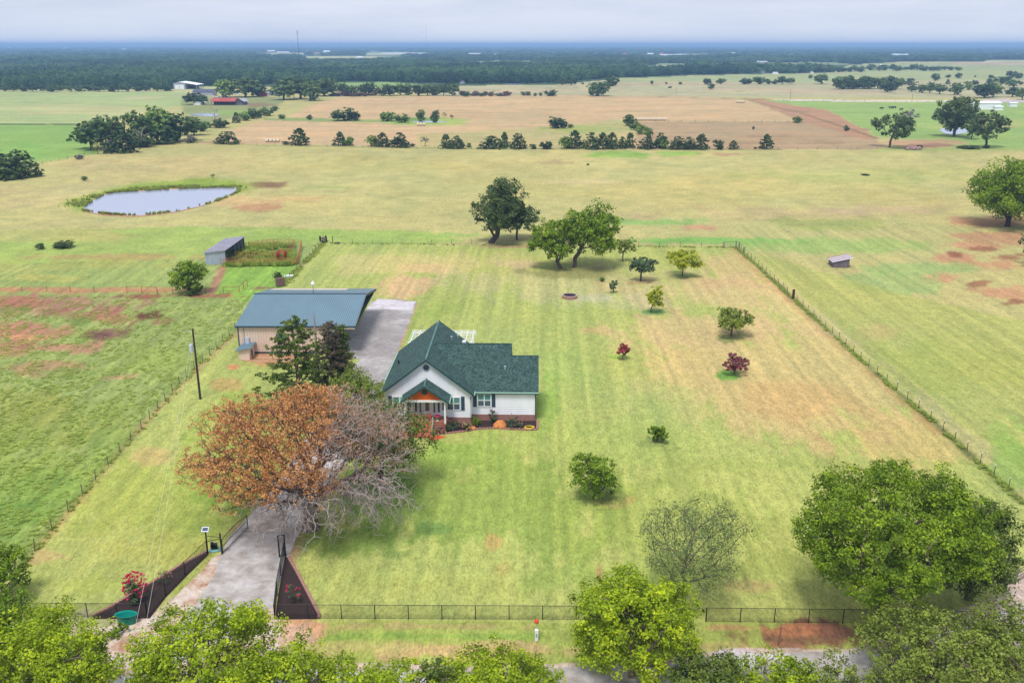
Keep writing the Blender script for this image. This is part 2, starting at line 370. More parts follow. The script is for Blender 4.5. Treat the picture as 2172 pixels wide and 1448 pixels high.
paint((V < 190) & (fbm(XX / 260, DD / 420, 8) < np.where(DD > 1900, .43, .30)) & pip(U, V, [(L, 186), (L, 80), (R, 80), (R, 131), (1800, 137), (1350, 163), (1180, 176), (0, 186)]), (150, 170, 112), .9)
for c_ in CLEAR: poly(c_, (196, 200, 138))
poly([(900, 206), (960, 182), (1180, 180), (1260, 172), (1450, 161), (1640, 157), (1760, 154), (1900, 150), (R, 150), (R, 215), (1400, 206)], (186, 184, 138))
poly([(1300, 166), (1640, 158), (1760, 155), (1800, 158), (1800, 176), (1300, 176)], (172, 186, 126))
poly([(1790, 156), (1800, 138), (2172, 131), (R, 131), (R, 170), (1790, 170)], (170, 182, 122))
poly([(2020, 132), (R, 131), (R, 139), (2020, 138)], (196, 180, 140))
for q in ((1150, 192), (1400, 178), (1600, 190), (1750, 195)): blob(q[0], q[1], 160, 4, (196, 178, 140), .7)
poly([(L, 200), (L, 188), (0, 188), (470, 184), (470, 200)], (186, 192, 134))
poly([(L, 196), (392, 196), (400, 222), (330, 234), (170, 262), (L, 262)], (170, 190, 122))
blob(150, 235, 200, 12, (196, 194, 134), .8); blob(300, 208, 60, 5, (206, 196, 150), .6)
poly([(L, 264), (160, 263), (215, 325), (70, 350), (0, 362), (L, 420)], (140, 182, 90))
paint(pip(U, V, [(L, 262.3), (165, 262.3), (165, 265), (L, 265)]), (84, 100, 66), .8)
poly([(385, 202), (620, 206), (560, 240), (430, 262), (385, 235)], (150, 162, 104))
blob(545, 222, 40, 5, (150, 120, 92), .7); blob(430, 206, 60, 7, (184, 182, 140), .6); blob(480, 238, 70, 6, (132, 172, 84), .8)
# hay fields
poly([(610, 250), (655, 224), (720, 206), (1100, 203), (1450, 204), (1560, 209), (1640, 232), (1695, 259), (1340, 259), (1330, 252), (1150, 272), (1000, 268), (830, 262)], (205, 180, 132))
poly([(425, 304), (500, 272), (560, 256), (620, 252), (830, 263), (1000, 269), (1330, 275), (1352, 300), (1350, 315), (420, 305)], (206, 180, 134))
poly([(880, 285), (1180, 268), (1330, 258), (1352, 300), (1350, 315), (890, 315)], (184, 180, 116), .75)
blob(1230, 275, 90, 8, (160, 184, 92), .7)
poly([(560, 249), (700, 251), (830, 256), (830, 261), (560, 256)], (156, 172, 100))
blob(905, 259, 90, 9.5, (150, 186, 88), .95, ns=.4); blob(960, 259, 36, 7, (172, 194, 100), .8, ns=.4)
blob(860, 253, 70, 4, (112, 150, 70), .8, ns=.5)
poly([(1350, 258), (1700, 258), (1850, 288), (1900, 318), (1345, 316)], (182, 160, 120))
for i in range(7): blob(1430 + i * 62, 290 + (i % 3) * 7, 60, 2.4, (160, 136, 100), .55)
poly([(1575, 208), (1640, 211), (1760, 235), (1862, 290), (1840, 296), (1700, 259), (1640, 232)], (184, 148, 112))
poly([(1620, 213), (R, 208), (R, 330), (2050, 318), (1960, 300), (1865, 290), (1760, 235)], (150, 184, 98))
poly([(1640, 213), (1800, 216), (2060, 216), (2060, 214), (1640, 211)], (220, 214, 196))
poly([(2060, 216), (2110, 209), (2172, 212), (R, 214), (R, 219), (2172, 218)], (206, 198, 190))
blob(2080, 262, 110, 12, (180, 186, 112), .6); blob(2110, 270, 60, 3, (184, 160, 110), .7)
blob(1960, 303, 110, 8, (196, 158, 122), .85); blob(1975, 308, 50, 4, (150, 112, 90), .7)
poly([(1850, 314), (R, 308), (R, 330), (1850, 322)], (170, 182, 104), .8)
# middle pasture mottling
for (cx, cy, rx, ry, col, a) in [(300, 350, 300, 22, (202, 186, 126), .7), (250, 420, 320, 40, (196, 184, 128), .6), (420, 480, 420, 24, (196, 190, 124), .7),
    (800, 350, 300, 18, (192, 186, 114), .6), (1300, 330, 90, 7, (140, 190, 76), .8), (1440, 326, 60, 6, (140, 190, 76), .8), (1540, 327, 60, 5, (170, 128, 104), .6), (1180, 345, 60, 6, (166, 140, 104), .5),
    (1500, 400, 500, 36, (196, 190, 116), .6), (1250, 385, 90, 7, (206, 194, 138), .7), (1850, 370, 300, 20, (182, 190, 110), .6),
    (1650, 455, 260, 20, (200, 180, 126), .6), (1850, 445, 120, 10, (206, 180, 140), .5), (1750, 475, 160, 14, (160, 176, 88), .6),
    (1380, 470, 160, 9, (140, 188, 96), .8), (1520, 510, 170, 8, (120, 190, 82), .8), (1370, 462, 40, 5, (200, 168, 128), .6), (1500, 482, 45, 6, (206, 152, 122), .7),
    (900, 498, 200, 7, (150, 190, 92), .7), (700, 398, 60, 4, (150, 176, 76), .7), (640, 500, 120, 10, (150, 192, 88), .7), (1800, 520, 260, 16, (152, 188, 96), .7),
    (60, 320, 60, 20, (130, 182, 80), .5), (570, 392, 50, 6, (132, 92, 70), .8), (640, 420, 90, 8, (206, 174, 120), .6)]: blob(cx, cy, rx, ry, col, a)
# pond banks
blob(330, 415, 205, 30, (150, 176, 66), .95, rot=-.1, ns=.25, hard=1.6); blob(420, 398, 120, 9, (132, 168, 60), .8, ns=.4); blob(190, 438, 45, 11, (134, 176, 58), .9, ns=.4)
blob(520, 425, 80, 16, (208, 180, 124), .9); blob(540, 440, 50, 8, (196, 148, 108), .7)
# right dry patches
for q in [(2090, 470, 90, 14), (2120, 500, 120, 14), (2060, 520, 90, 9), (2040, 545, 60, 12), (2130, 560, 80, 16), (1990, 590, 50, 10), (2140, 620, 70, 18)]: blob(*q, (200, 150, 112), .8)
for q in [(2080, 528, 40, 6), (2030, 538, 20, 7), (2150, 545, 40, 8), (2090, 600, 26, 8), (2150, 640, 30, 8)]: blob(*q, (146, 90, 70), .75)
for q in [(1880, 600, 120, 22), (1950, 570, 120, 12)]: blob(*q, (150, 186, 106), .7)
poly([(1570, 528), (2172, 1000), (R, 5000), (R, 640), (2172, 680), (1900, 620)], (174, 184, 98), .75)
blob(2000, 780, 200, 60, (168, 182, 88), .5); blob(2140, 980, 60, 90, (140, 184, 80), .7); blob(1860, 700, 60, 20, (200, 176, 116), .5)
# left rough field
LF = [(L, 3000), (L, 560), (0, 560), (430, 548), (680, 515), (600, 600), (499, 705), (300, 900), (34, 1218), (-700, 2100), (-700, 3000)]
poly([(L, 610), (L, 480), (0, 490), (400, 480), (900, 490), (1000, 510), (640, 540), (420, 620)], (158, 188, 92), .85)
poly(LF, (152, 178, 92)); 
MEAD = pip(U, V, LF)
for (cx, cy, rx, ry, col, a) in [(60, 500, 200, 14, (196, 184, 116), .6), (40, 570, 120, 14, (184, 192, 98), .7), (250, 545, 200, 8, (192, 140, 104), .5), (230, 560, 160, 9, (170, 180, 90), .6), (90, 590, 90, 10, (192, 192, 96), .6),
    (110, 650, 230, 28, (172, 136, 102), .95), (200, 670, 120, 20, (170, 120, 92), .8), (140, 735, 110, 14, (186, 140, 108), .8), (30, 640, 120, 14, (172, 126, 92), .9), (60, 700, 130, 26, (188, 138, 104), .9), (210, 705, 60, 16, (138, 98, 82), .8), (190, 710, 40, 10, (110, 76, 70), .7), (60, 715, 60, 8, (214, 162, 112), .8),
    (170, 680, 40, 12, (110, 160, 64), .7), (310, 668, 44, 11, (104, 66, 50), .9), (340, 680, 30, 8, (150, 100, 80), .6), (90, 780, 90, 18, (180, 142, 104), .7), (20, 740, 70, 22, (180, 132, 96), .7),
    (180, 615, 420, 7, (196, 142, 98), .75), (40, 660, 60, 10, (136, 160, 70), .6), (150, 790, 60, 10, (120, 168, 68), .6), (150, 900, 200, 70, (146, 166, 70), .6), (60, 860, 120, 40, (156, 168, 76), .6),
    (360, 770, 120, 40, (150, 178, 78), .6), (100, 1000, 220, 60, (140, 176, 66), .5), (260, 800, 50, 8, (196, 158, 112), .6), (90, 1060, 160, 70, (120, 168, 64), .6), (30, 1120, 80, 60, (112, 162, 60), .6), (250, 960, 90, 60, (126, 168, 72), .5),
    (450, 760, 50, 30, (150, 176, 76), .6)]: blob(cx, cy, rx, ry, col, a)
# yard lawn
YARD = [(690, 517), (1000, 519), (1560, 524), (1700, 650), (1950, 880), (2172, 1072), (2500, 1360), (2500, 1345), (640, 1330), (-500, 1330), (36, 1216), (300, 905), (420, 775), (505, 712), (600, 610)]
yard = pip(UU + jx * 1.5 * pxm, VV + jy * 1.5 * pxm * foresh, YARD); paint(yard, (174, 187, 102))
LEFTL = pip(UU, VV, [(510, 560), (620, 800), (640, 1330), (-500, 1330), (36, 1216), (300, 905), (505, 712)])
def yb(*a, **k):
    keep = C.copy(); blob(*a, **k); C[~yard] = keep[~yard]
for (cx, cy, rx, ry, col, a) in [(900, 560, 260, 24, (206, 196, 128), .7), (860, 605, 60, 26, (222, 184, 136), .85), (900, 570, 50, 12, (222, 190, 136), .6), (1250, 600, 330, 40, (202, 194, 136), .6), (1700, 640, 160, 80, (216, 196, 134), .7),
    (1560, 560, 90, 30, (206, 184, 128), .7), (1500, 620, 220, 40, (212, 192, 132), .7), (1650, 800, 330, 150, (214, 190, 128), .8), (1950, 930, 180, 70, (210, 184, 120), .7), (1480, 700, 200, 40, (212, 188, 132), .7), (1330, 640, 90, 20, (206, 198, 150), .35),
    (1700, 850, 120, 40, (208, 172, 112), .5), (1250, 700, 50, 9, (214, 168, 126), .5), (1900, 1010, 160, 50, (186, 184, 108), .5), (1100, 560, 80, 8, (204, 184, 138), .5), (1560, 600, 60, 12, (206, 180, 130), .5),
    (1050, 740, 90, 60, (174, 188, 106), .6), (940, 660, 60, 34, (160, 184, 86), .6), (870, 690, 26, 40, (140, 184, 70), .7), (1210, 800, 80, 120, (164, 188, 98), .7), (1000, 960, 160, 40, (138, 178, 72), .8), (1350, 860, 160, 60, (172, 186, 104), .6),
    (1150, 870, 40, 80, (136, 186, 76), .6), (1280, 940, 300, 60, (164, 186, 94), .6), (1050, 1080, 340, 110, (144, 174, 78), .8), (800, 1060, 90, 60, (120, 162, 64), .8), (760, 1140, 140, 40, (118, 156, 62), .7), (1400, 1100, 260, 90, (158, 180, 86), .6),
    (920, 1120, 40, 14, (104, 148, 72), .7), (840, 1175, 60, 16, (124, 156, 74), .6), (1045, 1150, 34, 24, (196, 172, 104), .8), (1060, 1200, 30, 30, (176, 158, 92), .5), (900, 1240, 260, 40, (176, 186, 98), .6), (1300, 1230, 200, 40, (150, 178, 82), .6), (1600, 1150, 200, 60, (158, 172, 88), .5),
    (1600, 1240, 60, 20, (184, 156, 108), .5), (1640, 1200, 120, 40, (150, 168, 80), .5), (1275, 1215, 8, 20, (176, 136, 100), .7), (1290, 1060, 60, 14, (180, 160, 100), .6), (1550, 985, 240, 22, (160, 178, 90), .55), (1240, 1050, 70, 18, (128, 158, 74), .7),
    (500, 960, 120, 120, (156, 182, 76), .7), (350, 1080, 240, 90, (164, 184, 82), .6), (520, 1060, 80, 30, (120, 164, 58), .7), (570, 1020, 40, 40, (108, 160, 56), .8), (440, 1110, 60, 30, (150, 172, 76), .6), (495, 778, 22, 7, (214, 150, 104), .9), (470, 815, 40, 14, (196, 164, 104), .7), (600, 770, 70, 10, (206, 148, 104), .8),
    (330, 965, 40, 20, (206, 180, 120), .6), (120, 1180, 60, 16, (200, 176, 118), .7), (300, 1160, 160, 40, (184, 186, 96), .6), (200, 1240, 200, 24, (168, 184, 86), .6), (1390, 662, 26, 6, (106, 160, 84), .9), (1540, 797, 24, 10, (112, 176, 66), .9), (1310, 760, 30, 7, (150, 186, 76), .8),  # green ellipse left of the mauve myrtle paints in its shadow
    (1550, 715, 36, 10, (134, 148, 84), .8), (1362, 598, 30, 6, (180, 156, 104), .8), (1447, 584, 28, 5, (126, 160, 76), .8), (1395, 940, 30, 9, (140, 160, 84), .7), (1210, 578, 110, 12, (146, 150, 88), .8), (1080, 522, 70, 5, (176, 140, 110), .7), (1302, 622, 18, 4, (150, 172, 90), .8),  # darker ellipses under tree pair, umbrella tree and bush: their shade painted in
    (1260, 633, 60, 9, (206, 202, 168), .4)]: yb(cx, cy, rx, ry, col, a)
# paddock between the barn and the loafing shed
poly([(440, 622), (478, 566), (620, 563), (640, 560), (600, 608), (540, 640)], (140, 190, 74)); poly([(432, 620), (475, 562), (488, 566), (452, 626)], (178, 134, 102), .85)
poly([(478, 565), (505, 515), (625, 515), (632, 560)], (110, 136, 66), .9); blob(560, 557, 70, 5, (150, 92, 62), .8); blob(430, 628, 90, 5, (164, 106, 78), .85); blob(300, 630, 60, 5, (150, 96, 70), .8); blob(560, 612, 30, 5, (142, 100, 80), .7)
# verge outside the front fence, bare earth, road shoulder
poly([(-4000, 3000), (-4000, 1318), (2120, 1318), (2172, 1225), (4000, 900), (4000, 3000)], (160, 178, 88))
def vb(*a, **k): blob(*a, **k)
vb(900, 1328, 220, 9, (184, 168, 110), .7); vb(960, 1382, 240, 22, (206, 178, 124), .8); vb(760, 1372, 160, 14, (190, 186, 112), .7); vb(900, 1350, 300, 8, (132, 172, 72), .7)
vb(640, 1330, 60, 22, (214, 168, 128), .95); vb(610, 1345, 50, 26, (206, 176, 148), .9)
vb(1740, 1345, 150, 30, (130, 92, 72), .9); vb(1700, 1335, 90, 12, (186, 128, 88), .7); vb(1680, 1372, 90, 10, (176, 126, 96), .6); vb(1850, 1340, 120, 30, (116, 86, 74), .8); vb(1500, 1370, 90, 12, (184, 168, 110), .6); vb(1540, 1330, 70, 6, (190, 150, 104), .7)
poly([(-4000, 3000), (-4000, 1385), (300, 1392), (700, 1404), (1000, 1416), (1180, 1408), (1400, 1402), (1540, 1372), (1800, 1372), (2100, 1270), (2160, 1215), (4000, 800), (4000, 3000)], (206, 190, 172), .9)
vb(1560, 1385, 60, 10, (205, 200, 204), .9); vb(2150, 1270, 60, 50, (206, 188, 172), .9)
vb(320, 1330, 150, 50, (212, 194, 172), .85)
# strips of weeds and worn earth along the fence lines
def strip(pts, wm, col, a):
    for (p, q) in zip(pts[:-1], pts[1:]):
        A, B = np.array(G(*p)), np.array(G(*q)); d = B - A; l = np.linalg.norm(d); d = d / l
        rx = XX - A[0]; ry = DD - A[1]; tt = np.clip(rx * d[0] + ry * d[1], 0, l)
        dist = np.hypot(rx - tt * d[0], ry - tt * d[1]) + (N3 - .5) * wm
        paint(np.clip(1.3 - dist / wm, 0, 1) * (0.55 + 0.45 * (N2 > .45)), col, a)
strip([(1560, 524), (1680, 632), (1860, 794), (2000, 912), (2172, 1068)], 0.8, (96, 110, 56), .8)
strip([(1555, 528), (1670, 636), (1850, 798), (1990, 915)], 0.8, (196, 150, 96), .45)
strip([(499, 708), (420, 782), (300, 905), (36, 1216)], 0.7, (186, 150, 104), .5)
strip([(615, 590), (690, 512)], 1.0, (136, 140, 84), .7)
strip([(700, 515), (1000, 517), (1560, 524)], 0.8, (140, 160, 84), .6)
strip([(540, 308), (1000, 316), (1650, 317)], 2.2, (104, 122, 66), .7); strip([(180, 325), (400, 300), (540, 308)], 2.2, (124, 130, 72), .7)
strip([(1345, 259), (1700, 259)], 2.0, (110, 110, 68), .8); strip([(1575, 210), (1700, 240), (1862, 294)], 1.6, (110, 100, 68), .7)
strip([(1400, 205), (1640, 211)], 2.5, (124, 128, 76), .7); strip([(960, 206), (1400, 206)], 2.5, (150, 160, 92), .6)
strip([(1000, 193), (1500, 178), (1800, 180)], 3, (110, 120, 74), .5); strip([(1250, 190), (1900, 200)], 2, (120, 124, 84), .4); strip([(1850, 172), (2172, 176)], 4, (96, 110, 76), .7)
strip([(884, 641), (862, 700), (842, 745), (812, 830)], .5, (200, 160, 124), .7); strip([(722, 992), (655, 1092), (612, 1195)], .8, (190, 150, 122), .7); strip([(640, 950), (560, 1060), (503, 1120)], .7, (184, 146, 116), .7)
# grain: broad, streaks along the mowing direction, speckle
A_, B_ = G(36, 1216), G(499, 708); dl = np.array([B_[0]-A_[0], B_[1]-A_[1]]); dl /= np.linalg.norm(dl)
A_, B_ = G(1560, 524), G(2172, 1068); dr = np.array([B_[0]-A_[0], B_[1]-A_[1]]); dr /= np.linalg.norm(dr)
def streak(d, w1, w2, seed):
    a = XX * d[0] + DD * d[1]; b = -XX * d[1] + DD * d[0]; return fbm(a / w1, b / w2, seed, 3) - .5
s_y = streak((0.03, 1.0), 46, .75, 5); s_l = streak(dl, 34, .8, 6); s_r = streak(dr, 50, .9, 7); s_far = streak((1, .05), 60, 3.2, 8); s_far2 = streak((1, -.12), 40, 7, 18)
right_field = pip(UU, VV, [(1560, 524), (2172, 1068), (R, 5000), (R, 480), (1560, 480)])
hay = VV < 316
N4 = N4b
mod = 1 + (N2 - .5) * .10 + (N1 - .5) * .12 + (N3 - .5) * .14 + (N4 - .5) * .20
s_ = np.where(yard & ~LEFTL, s_y * .40, 0) + np.where(LEFTL, s_l * .32, 0) + np.where(right_field, s_r * .42, 0) + np.where(MEAD, s_l * .42 + (fbm(XX / .9, DD / 1.6, 61, 2) - .5) * .25, 0) + np.where(hay, s_far * .30 + s_far2 * .1, 0) + np.where(~hay & ~yard & ~MEAD & ~right_field, (N2 - .5) * .25 + (fbm(XX / 5, DD / 3, 71, 3) - .5) * .32, 0)
mod = mod * (1 + s_)
C *= np.clip(mod, .5, 1.6)[..., None]
warm = ((fbm(XX / 22, DD / 30, 91, 4) - .5) * .24 + s_ * .35 + (N4 - .5) * .16)[..., None]          # drier stalks shift to straw, wet ones to green
C *= 1 + warm * np.array([1.0, .25, .1]); lum = C.mean(-1, keepdims=True); C = C + lum * .0; C *= np.array([1.0, .95, .98]); C[MEAD] *= np.array([1.03, .96, 1.12]); dg_ = np.clip(C[..., 1] - C[..., 0], 0, 1); C[..., 0] += .07 * dg_; C[..., 1] -= .05 * dg_; C[..., 2] += .03 * dg_; lm_ = C.mean(-1, keepdims=True); C *= .98; C = np.clip(C / EF, 0.01, .9)
nr, nc = DD.shape
ZG = (fbm(XX / 3, DD / 3, 12, 2) - .5) * .16 * np.where(MEAD, 1, .15) * (DD < 400)
Vg = np.stack([XX, DD, ZG * 1.0 - .02], -1).reshape(-1, 3)
idx = np.arange(nr * nc).reshape(nr, nc)
Qg = np.stack([idx[:-1, :-1], idx[:-1, 1:], idx[1:, 1:], idx[1:, :-1]], -1).reshape(-1, 4)[:, ::-1]
gm, gt, gb = new_mat('grass_and_soil')
ga = gt.nodes.new('ShaderNodeAttribute'); ga.attribute_name = 'soil'
gc = gt.nodes.new('ShaderNodeTexCoord')
g1 = gt.nodes.new('ShaderNodeTexNoise'); g1.inputs['Scale'].default_value = 4.5; g1.inputs['Detail'].default_value = 8; g1.inputs['Roughness'].default_value = .7
g2 = gt.nodes.new('ShaderNodeTexNoise'); g2.inputs['Scale'].default_value = 1.3; g2.inputs['Detail'].default_value = 10; g2.inputs['Roughness'].default_value = .8
gmp = gt.nodes.new('ShaderNodeMapping'); gmp.inputs['Scale'].default_value = (1, .42, 1); gt.links.new(gc.outputs['Object'], gmp.inputs['Vector'])
gt.links.new(gmp.outputs['Vector'], g1.inputs['Vector']); gt.links.new(gmp.outputs['Vector'], g2.inputs['Vector'])
gs = gt.nodes.new('ShaderNodeMath'); gs.operation = 'ADD'; gt.links.new(g1.outputs['Fac'], gs.inputs[0]); gt.links.new(g2.outputs['Fac'], gs.inputs[1])
gr = gt.nodes.new('ShaderNodeMapRange'); gr.inputs['From Min'].default_value = .78; gr.inputs['From Max'].default_value = 1.22; gr.inputs['To Min'].default_value = .62; gr.inputs['To Max'].default_value = 1.38
gt.links.new(gs.outputs[0], gr.inputs['Value'])
gv = gt.nodes.new('ShaderNodeVectorMath'); gv.operation = 'SCALE'; gt.links.new(ga.outputs['Color'], gv.inputs[0]); gt.links.new(gr.outputs['Result'], gv.inputs['Scale'])
gt.links.new(gv.outputs['Vector'], gb.inputs['Base Color']); gb.inputs['Roughness'].default_value = .95; gb.inputs['Specular IOR Level'].default_value = .1
gbp = gt.nodes.new('ShaderNodeBump'); gbp.inputs['Strength'].default_value = .5; gbp.inputs['Distance'].default_value = .12
gt.links.new(g1.outputs['Fac'], gbp.inputs['Height']); gt.links.new(gbp.outputs['Normal'], gb.inputs['Normal'])
me = np_mesh('ground', Vg, Qg, gm)
at_ = me.attributes.new('soil', 'FLOAT_COLOR', 'POINT')
at_.data.foreach_set('color', np.concatenate([C.reshape(-1, 3), np.ones((nr * nc, 1))], 1).astype(np.float32).ravel())
me.polygons.foreach_set('use_smooth', np.ones(len(me.polygons), bool))
tag(link_mesh('ground', me), kind='structure')

# ------------------------------------------------------------------ flat sheets: drive, road, ponds
def sheet(name, pts, z, m, kind='structure', label=None, cat=None, world=False, jit=0.0, n=10, parent=None):
    W = [Vector((p if world else G(*p))) for p in pts]; out = []; rnd = random.Random(len(pts) * 7 + int(z * 1000))
    for i, p in enumerate(W):
        q = W[(i + 1) % len(W)]; k = max(1, int((q - p).length / (100.0 / n)))
        for j in range(k):
            r_ = p.lerp(q, j / k); out.append((r_.x + rnd.uniform(-jit, jit), r_.y + rnd.uniform(-jit, jit)))
    bm = bmesh.new(); vs = [bm.verts.new((x, y, z)) for x, y in out]; f = bm.faces.new(vs)
    if f.normal.z < 0: bmesh.ops.reverse_faces(bm, faces=[f])
    bmesh.ops.triangulate(bm, faces=bm.faces[:]); me = bpy.data.meshes.new(name); bm.to_mesh(me); bm.free(); me.materials.append(m)
    return tag(link_mesh(name, me, parent), label, cat, kind=kind)

def surf_mat(name, cols, s1, s2, rough=.9, gloss=None):
    m, t, b = new_mat(name); co = t.nodes.new('ShaderNodeTexCoord')
    n1 = t.nodes.new('ShaderNodeTexNoise'); n1.inputs['Scale'].default_value = s1; n1.inputs['Detail'].default_value = 6; n1.inputs['Roughness'].default_value = .65
    n2 = t.nodes.new('ShaderNodeTexNoise'); n2.inputs['Scale'].default_value = s2; n2.inputs['Detail'].default_value = 5
    t.links.new(co.outputs['Object'], n1.inputs['Vector']); t.links.new(co.outputs['Object'], n2.inputs['Vector'])
    r = t.nodes.new('ShaderNodeValToRGB'); e = r.color_ramp.elements; e[0].position = .34; e[1].position = .66
    e[0].color = alb(cols[0]) + (1,); e[1].color = alb(cols[-1]) + (1,)
    if len(cols) > 2: k = e.new(.5); k.color = alb(cols[1]) + (1,)
    t.links.new(n1.outputs['Fac'], r.inputs['Fac'])
    sp = t.nodes.new('ShaderNodeMapRange'); sp.inputs['From Min'].default_value = .35; sp.inputs['From Max'].default_value = .65; sp.inputs['To Min'].default_value = .86; sp.inputs['To Max'].default_value = 1.14
    t.links.new(n2.outputs['Fac'], sp.inputs['Value']); v = t.nodes.new('ShaderNodeVectorMath'); v.operation = 'SCALE'
    t.links.new(r.outputs['Color'], v.inputs[0]); t.links.new(sp.outputs['Result'], v.inputs['Scale']); t.links.new(v.outputs['Vector'], b.inputs['Base Color'])
    b.inputs['Roughness'].default_value = rough; b.inputs['Specular IOR Level'].default_value = .3
    if gloss:
        g = t.nodes.new('ShaderNodeMapRange'); g.inputs['From Min'].default_value = .4; g.inputs['From Max'].default_value = .6; g.inputs['To Min'].default_value = gloss; g.inputs['To Max'].default_value = rough
        t.links.new(n1.outputs['Fac'], g.inputs['Value']); t.links.new(g.outputs['Result'], b.inputs['Roughness'])
    return m
M['asphalt'] = surf_mat('worn_damp_asphalt', ((150, 141, 136), (172, 165, 162), (200, 196, 196)), .16, 1.5, .8, .45)
M['chipseal'] = surf_mat('pale_worn_drive', ((160, 148, 140), (192, 186, 182), (218, 214, 214)), .28, 1.2, .9)
M['gravel'] = surf_mat('buff_gravel', ((178, 134, 106), (212, 188, 168), (228, 216, 206)), .5, 3.0, .95)
M['dirt'] = surf_mat('orange_brown_dirt', ((170, 120, 88), (196, 150, 112), (206, 170, 136)), .5, 3.0, .95)
drive = [(787, 640), (840, 634), (884, 641), (862, 700), (842, 745), (822, 790), (812, 830), (800, 900), (745, 930), (722, 990), (690, 1040), (655, 1090), (625, 1140), (612, 1190), (560, 1182), (480, 1150), (505, 1120), (560, 1060), (600, 1000), (650, 930), (700, 870), (735, 800), (763, 762), (700, 750), (600, 745), (600, 690), (700, 690), (757, 694), (770, 668)]
sheet('driveway', drive, .008, M['asphalt'], jit=.12, n=60)
sheet('driveway_lane', [(742, 925), (800, 895), (790, 935), (722, 992), (690, 1042), (655, 1092), (627, 1142), (603, 1200), (575, 1290), (400, 1310), (455, 1215), (478, 1152), (503, 1120), (560, 1060), (602, 1000), (640, 950)], .013, M['chipseal'], jit=.12, n=60)
sheet('gravel_apron', [(480, 1166), (450, 1183), (395, 1240), (345, 1290), (300, 1310), (262, 1318), (190, 1335), (60, 1448), (-100, 1560), (700, 1560), (640, 1448), (600, 1370), (590, 1310), (575, 1290), (580, 1230), (596, 1178), (560, 1180)], .004, M['gravel'], jit=.2, n=50)
sheet('driveway_slab', [(455, 1232), (500, 1205), (560, 1215), (570, 1262), (520, 1330), (420, 1400), (330, 1420), (380, 1320)], .017, M['chipseal'], jit=.3, n=60)
sheet('road', [(-900, 1500), (-900, 1430), (0, 1440), (300, 1430), (700, 1418), (1000, 1424), (1190, 1412), (1400, 1410), (1560, 1384), (1720, 1382), (1900, 1370), (2100, 1300), (2400, 1220), (3200, 1050), (3200, 1200), (2400, 1330), (2100, 1480), (1600, 1500), (300, 1500)], .011, M['chipseal'], jit=.3, n=40)
sheet('gravel_patch', [(793, 640), (800, 634), (882, 640), (876, 658), (780, 655)], .021, surf_mat('white_gravel', ((196, 186, 190), (212, 206, 212), (226, 222, 226)), .5, 3.0, .95), jit=.3, n=60)
# water
wm, wt, wb = new_mat('pond_water')
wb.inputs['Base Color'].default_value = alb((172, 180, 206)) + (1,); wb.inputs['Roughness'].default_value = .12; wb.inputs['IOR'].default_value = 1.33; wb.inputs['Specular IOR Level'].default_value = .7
wn = wt.nodes.new('ShaderNodeTexNoise'); wn.inputs['Scale'].default_value = 1.2; wn.inputs['Detail'].default_value = 3
wbp = wt.nodes.new('ShaderNodeBump'); wbp.inputs['Strength'].default_value = .12; wbp.inputs['Distance'].default_value = .03
wt.links.new(wn.outputs['Fac'], wbp.inputs['Height']); wt.links.new(wbp.outputs['Normal'], wb.inputs['Normal'])
def curve(pts, n=6):
    P = [Vector(p) for p in pts]; o = []
    for i in range(len(P)):
        a, b, c, d = P[i-1], P[i], P[(i+1) % len(P)], P[(i+2) % len(P)]
        for k in range(n):
            t = k / n; o.append(tuple(.5*((2*b)+(c-a)*t+(2*a-5*b+4*c-d)*t*t+(3*b-a-3*c+d)*t**3)))
    return o
pond = curve([(178, 441), (186, 449), (230, 455), (290, 457), (350, 452), (400, 443), (455, 428), (495, 412), (506, 403), (496, 398), (440, 399), (370, 402), (290, 406), (240, 409), (212, 417), (192, 430)])
sheet('pond_mud', [(CX + (G_[0]-CX), G_[1]) for G_ in [(342 + (p[0]-342)*1.02, 427 + (p[1]-427)*1.09) for p in pond]], .03, M['dirt'], jit=.3, n=60)
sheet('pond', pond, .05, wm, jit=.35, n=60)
sheet('pond_beyond_grove', curve([(402, 243), (420, 246), (452, 247), (466, 243), (440, 240)]), .05, wm)
sheet('pond_in_hayfield', curve([(872, 258), (900, 260), (940, 260), (950, 258.5), (905, 257)]), .05, wm)
sheet('pond_under_oaks', curve([(1995, 274), (2004, 283), (2030, 285), (2060, 279), (2068, 274), (2030, 271)]), .05, wm)
sheet('pond_far_right', curve([(1068, 178.5), (1085, 180), (1108, 180), (1100, 177)]), .05, wm)

# ------------------------------------------------------------------ foliage makers
def leaf_arrays(cent, rad, n, size, rng, updir=.45, flat=.8, center=None):
    """n leaf quads round each sprig centre"""
    P = len(cent); tot = P * n
    o = rng.normal(size=(tot, 3)); o /= np.linalg.norm(o, axis=1)[:, None]
    rr = rng.random(tot) ** .5
    pos = np.repeat(cent, n, 0) + o * rr[:, None] * np.repeat(rad, n)[:, None] * np.array([1, 1, flat])
    nrm = rng.normal(size=(tot, 3)) * .8 + o * .6
    if center is not None:
        d = pos - center; d /= np.linalg.norm(d, axis=1)[:, None] + 1e-6; nrm += d * .7
    nrm[:, 2] += updir; nrm /= np.linalg.norm(nrm, axis=1)[:, None] + 1e-9
    a = np.cross(nrm, rng.normal(size=(tot, 3))); a /= np.linalg.norm(a, axis=1)[:, None] + 1e-9; b = np.cross(nrm, a)
    s1 = size * (.65 + .7 * rng.random(tot)); s2 = s1 * (.5 + .4 * rng.random(tot))
    V = np.empty((tot, 4, 3)); a = a * s1[:, None] * .5; b = b * s2[:, None] * .5
    V[:, 0] = pos - a; V[:, 1] = pos - b + a * .15; V[:, 2] = pos + a; V[:, 3] = pos + b - a * .1
    return V.reshape(-1, 3), np.arange(tot * 4).reshape(-1, 4), np.repeat(rng.random(P) * .55, n) + rng.random(tot) * .45
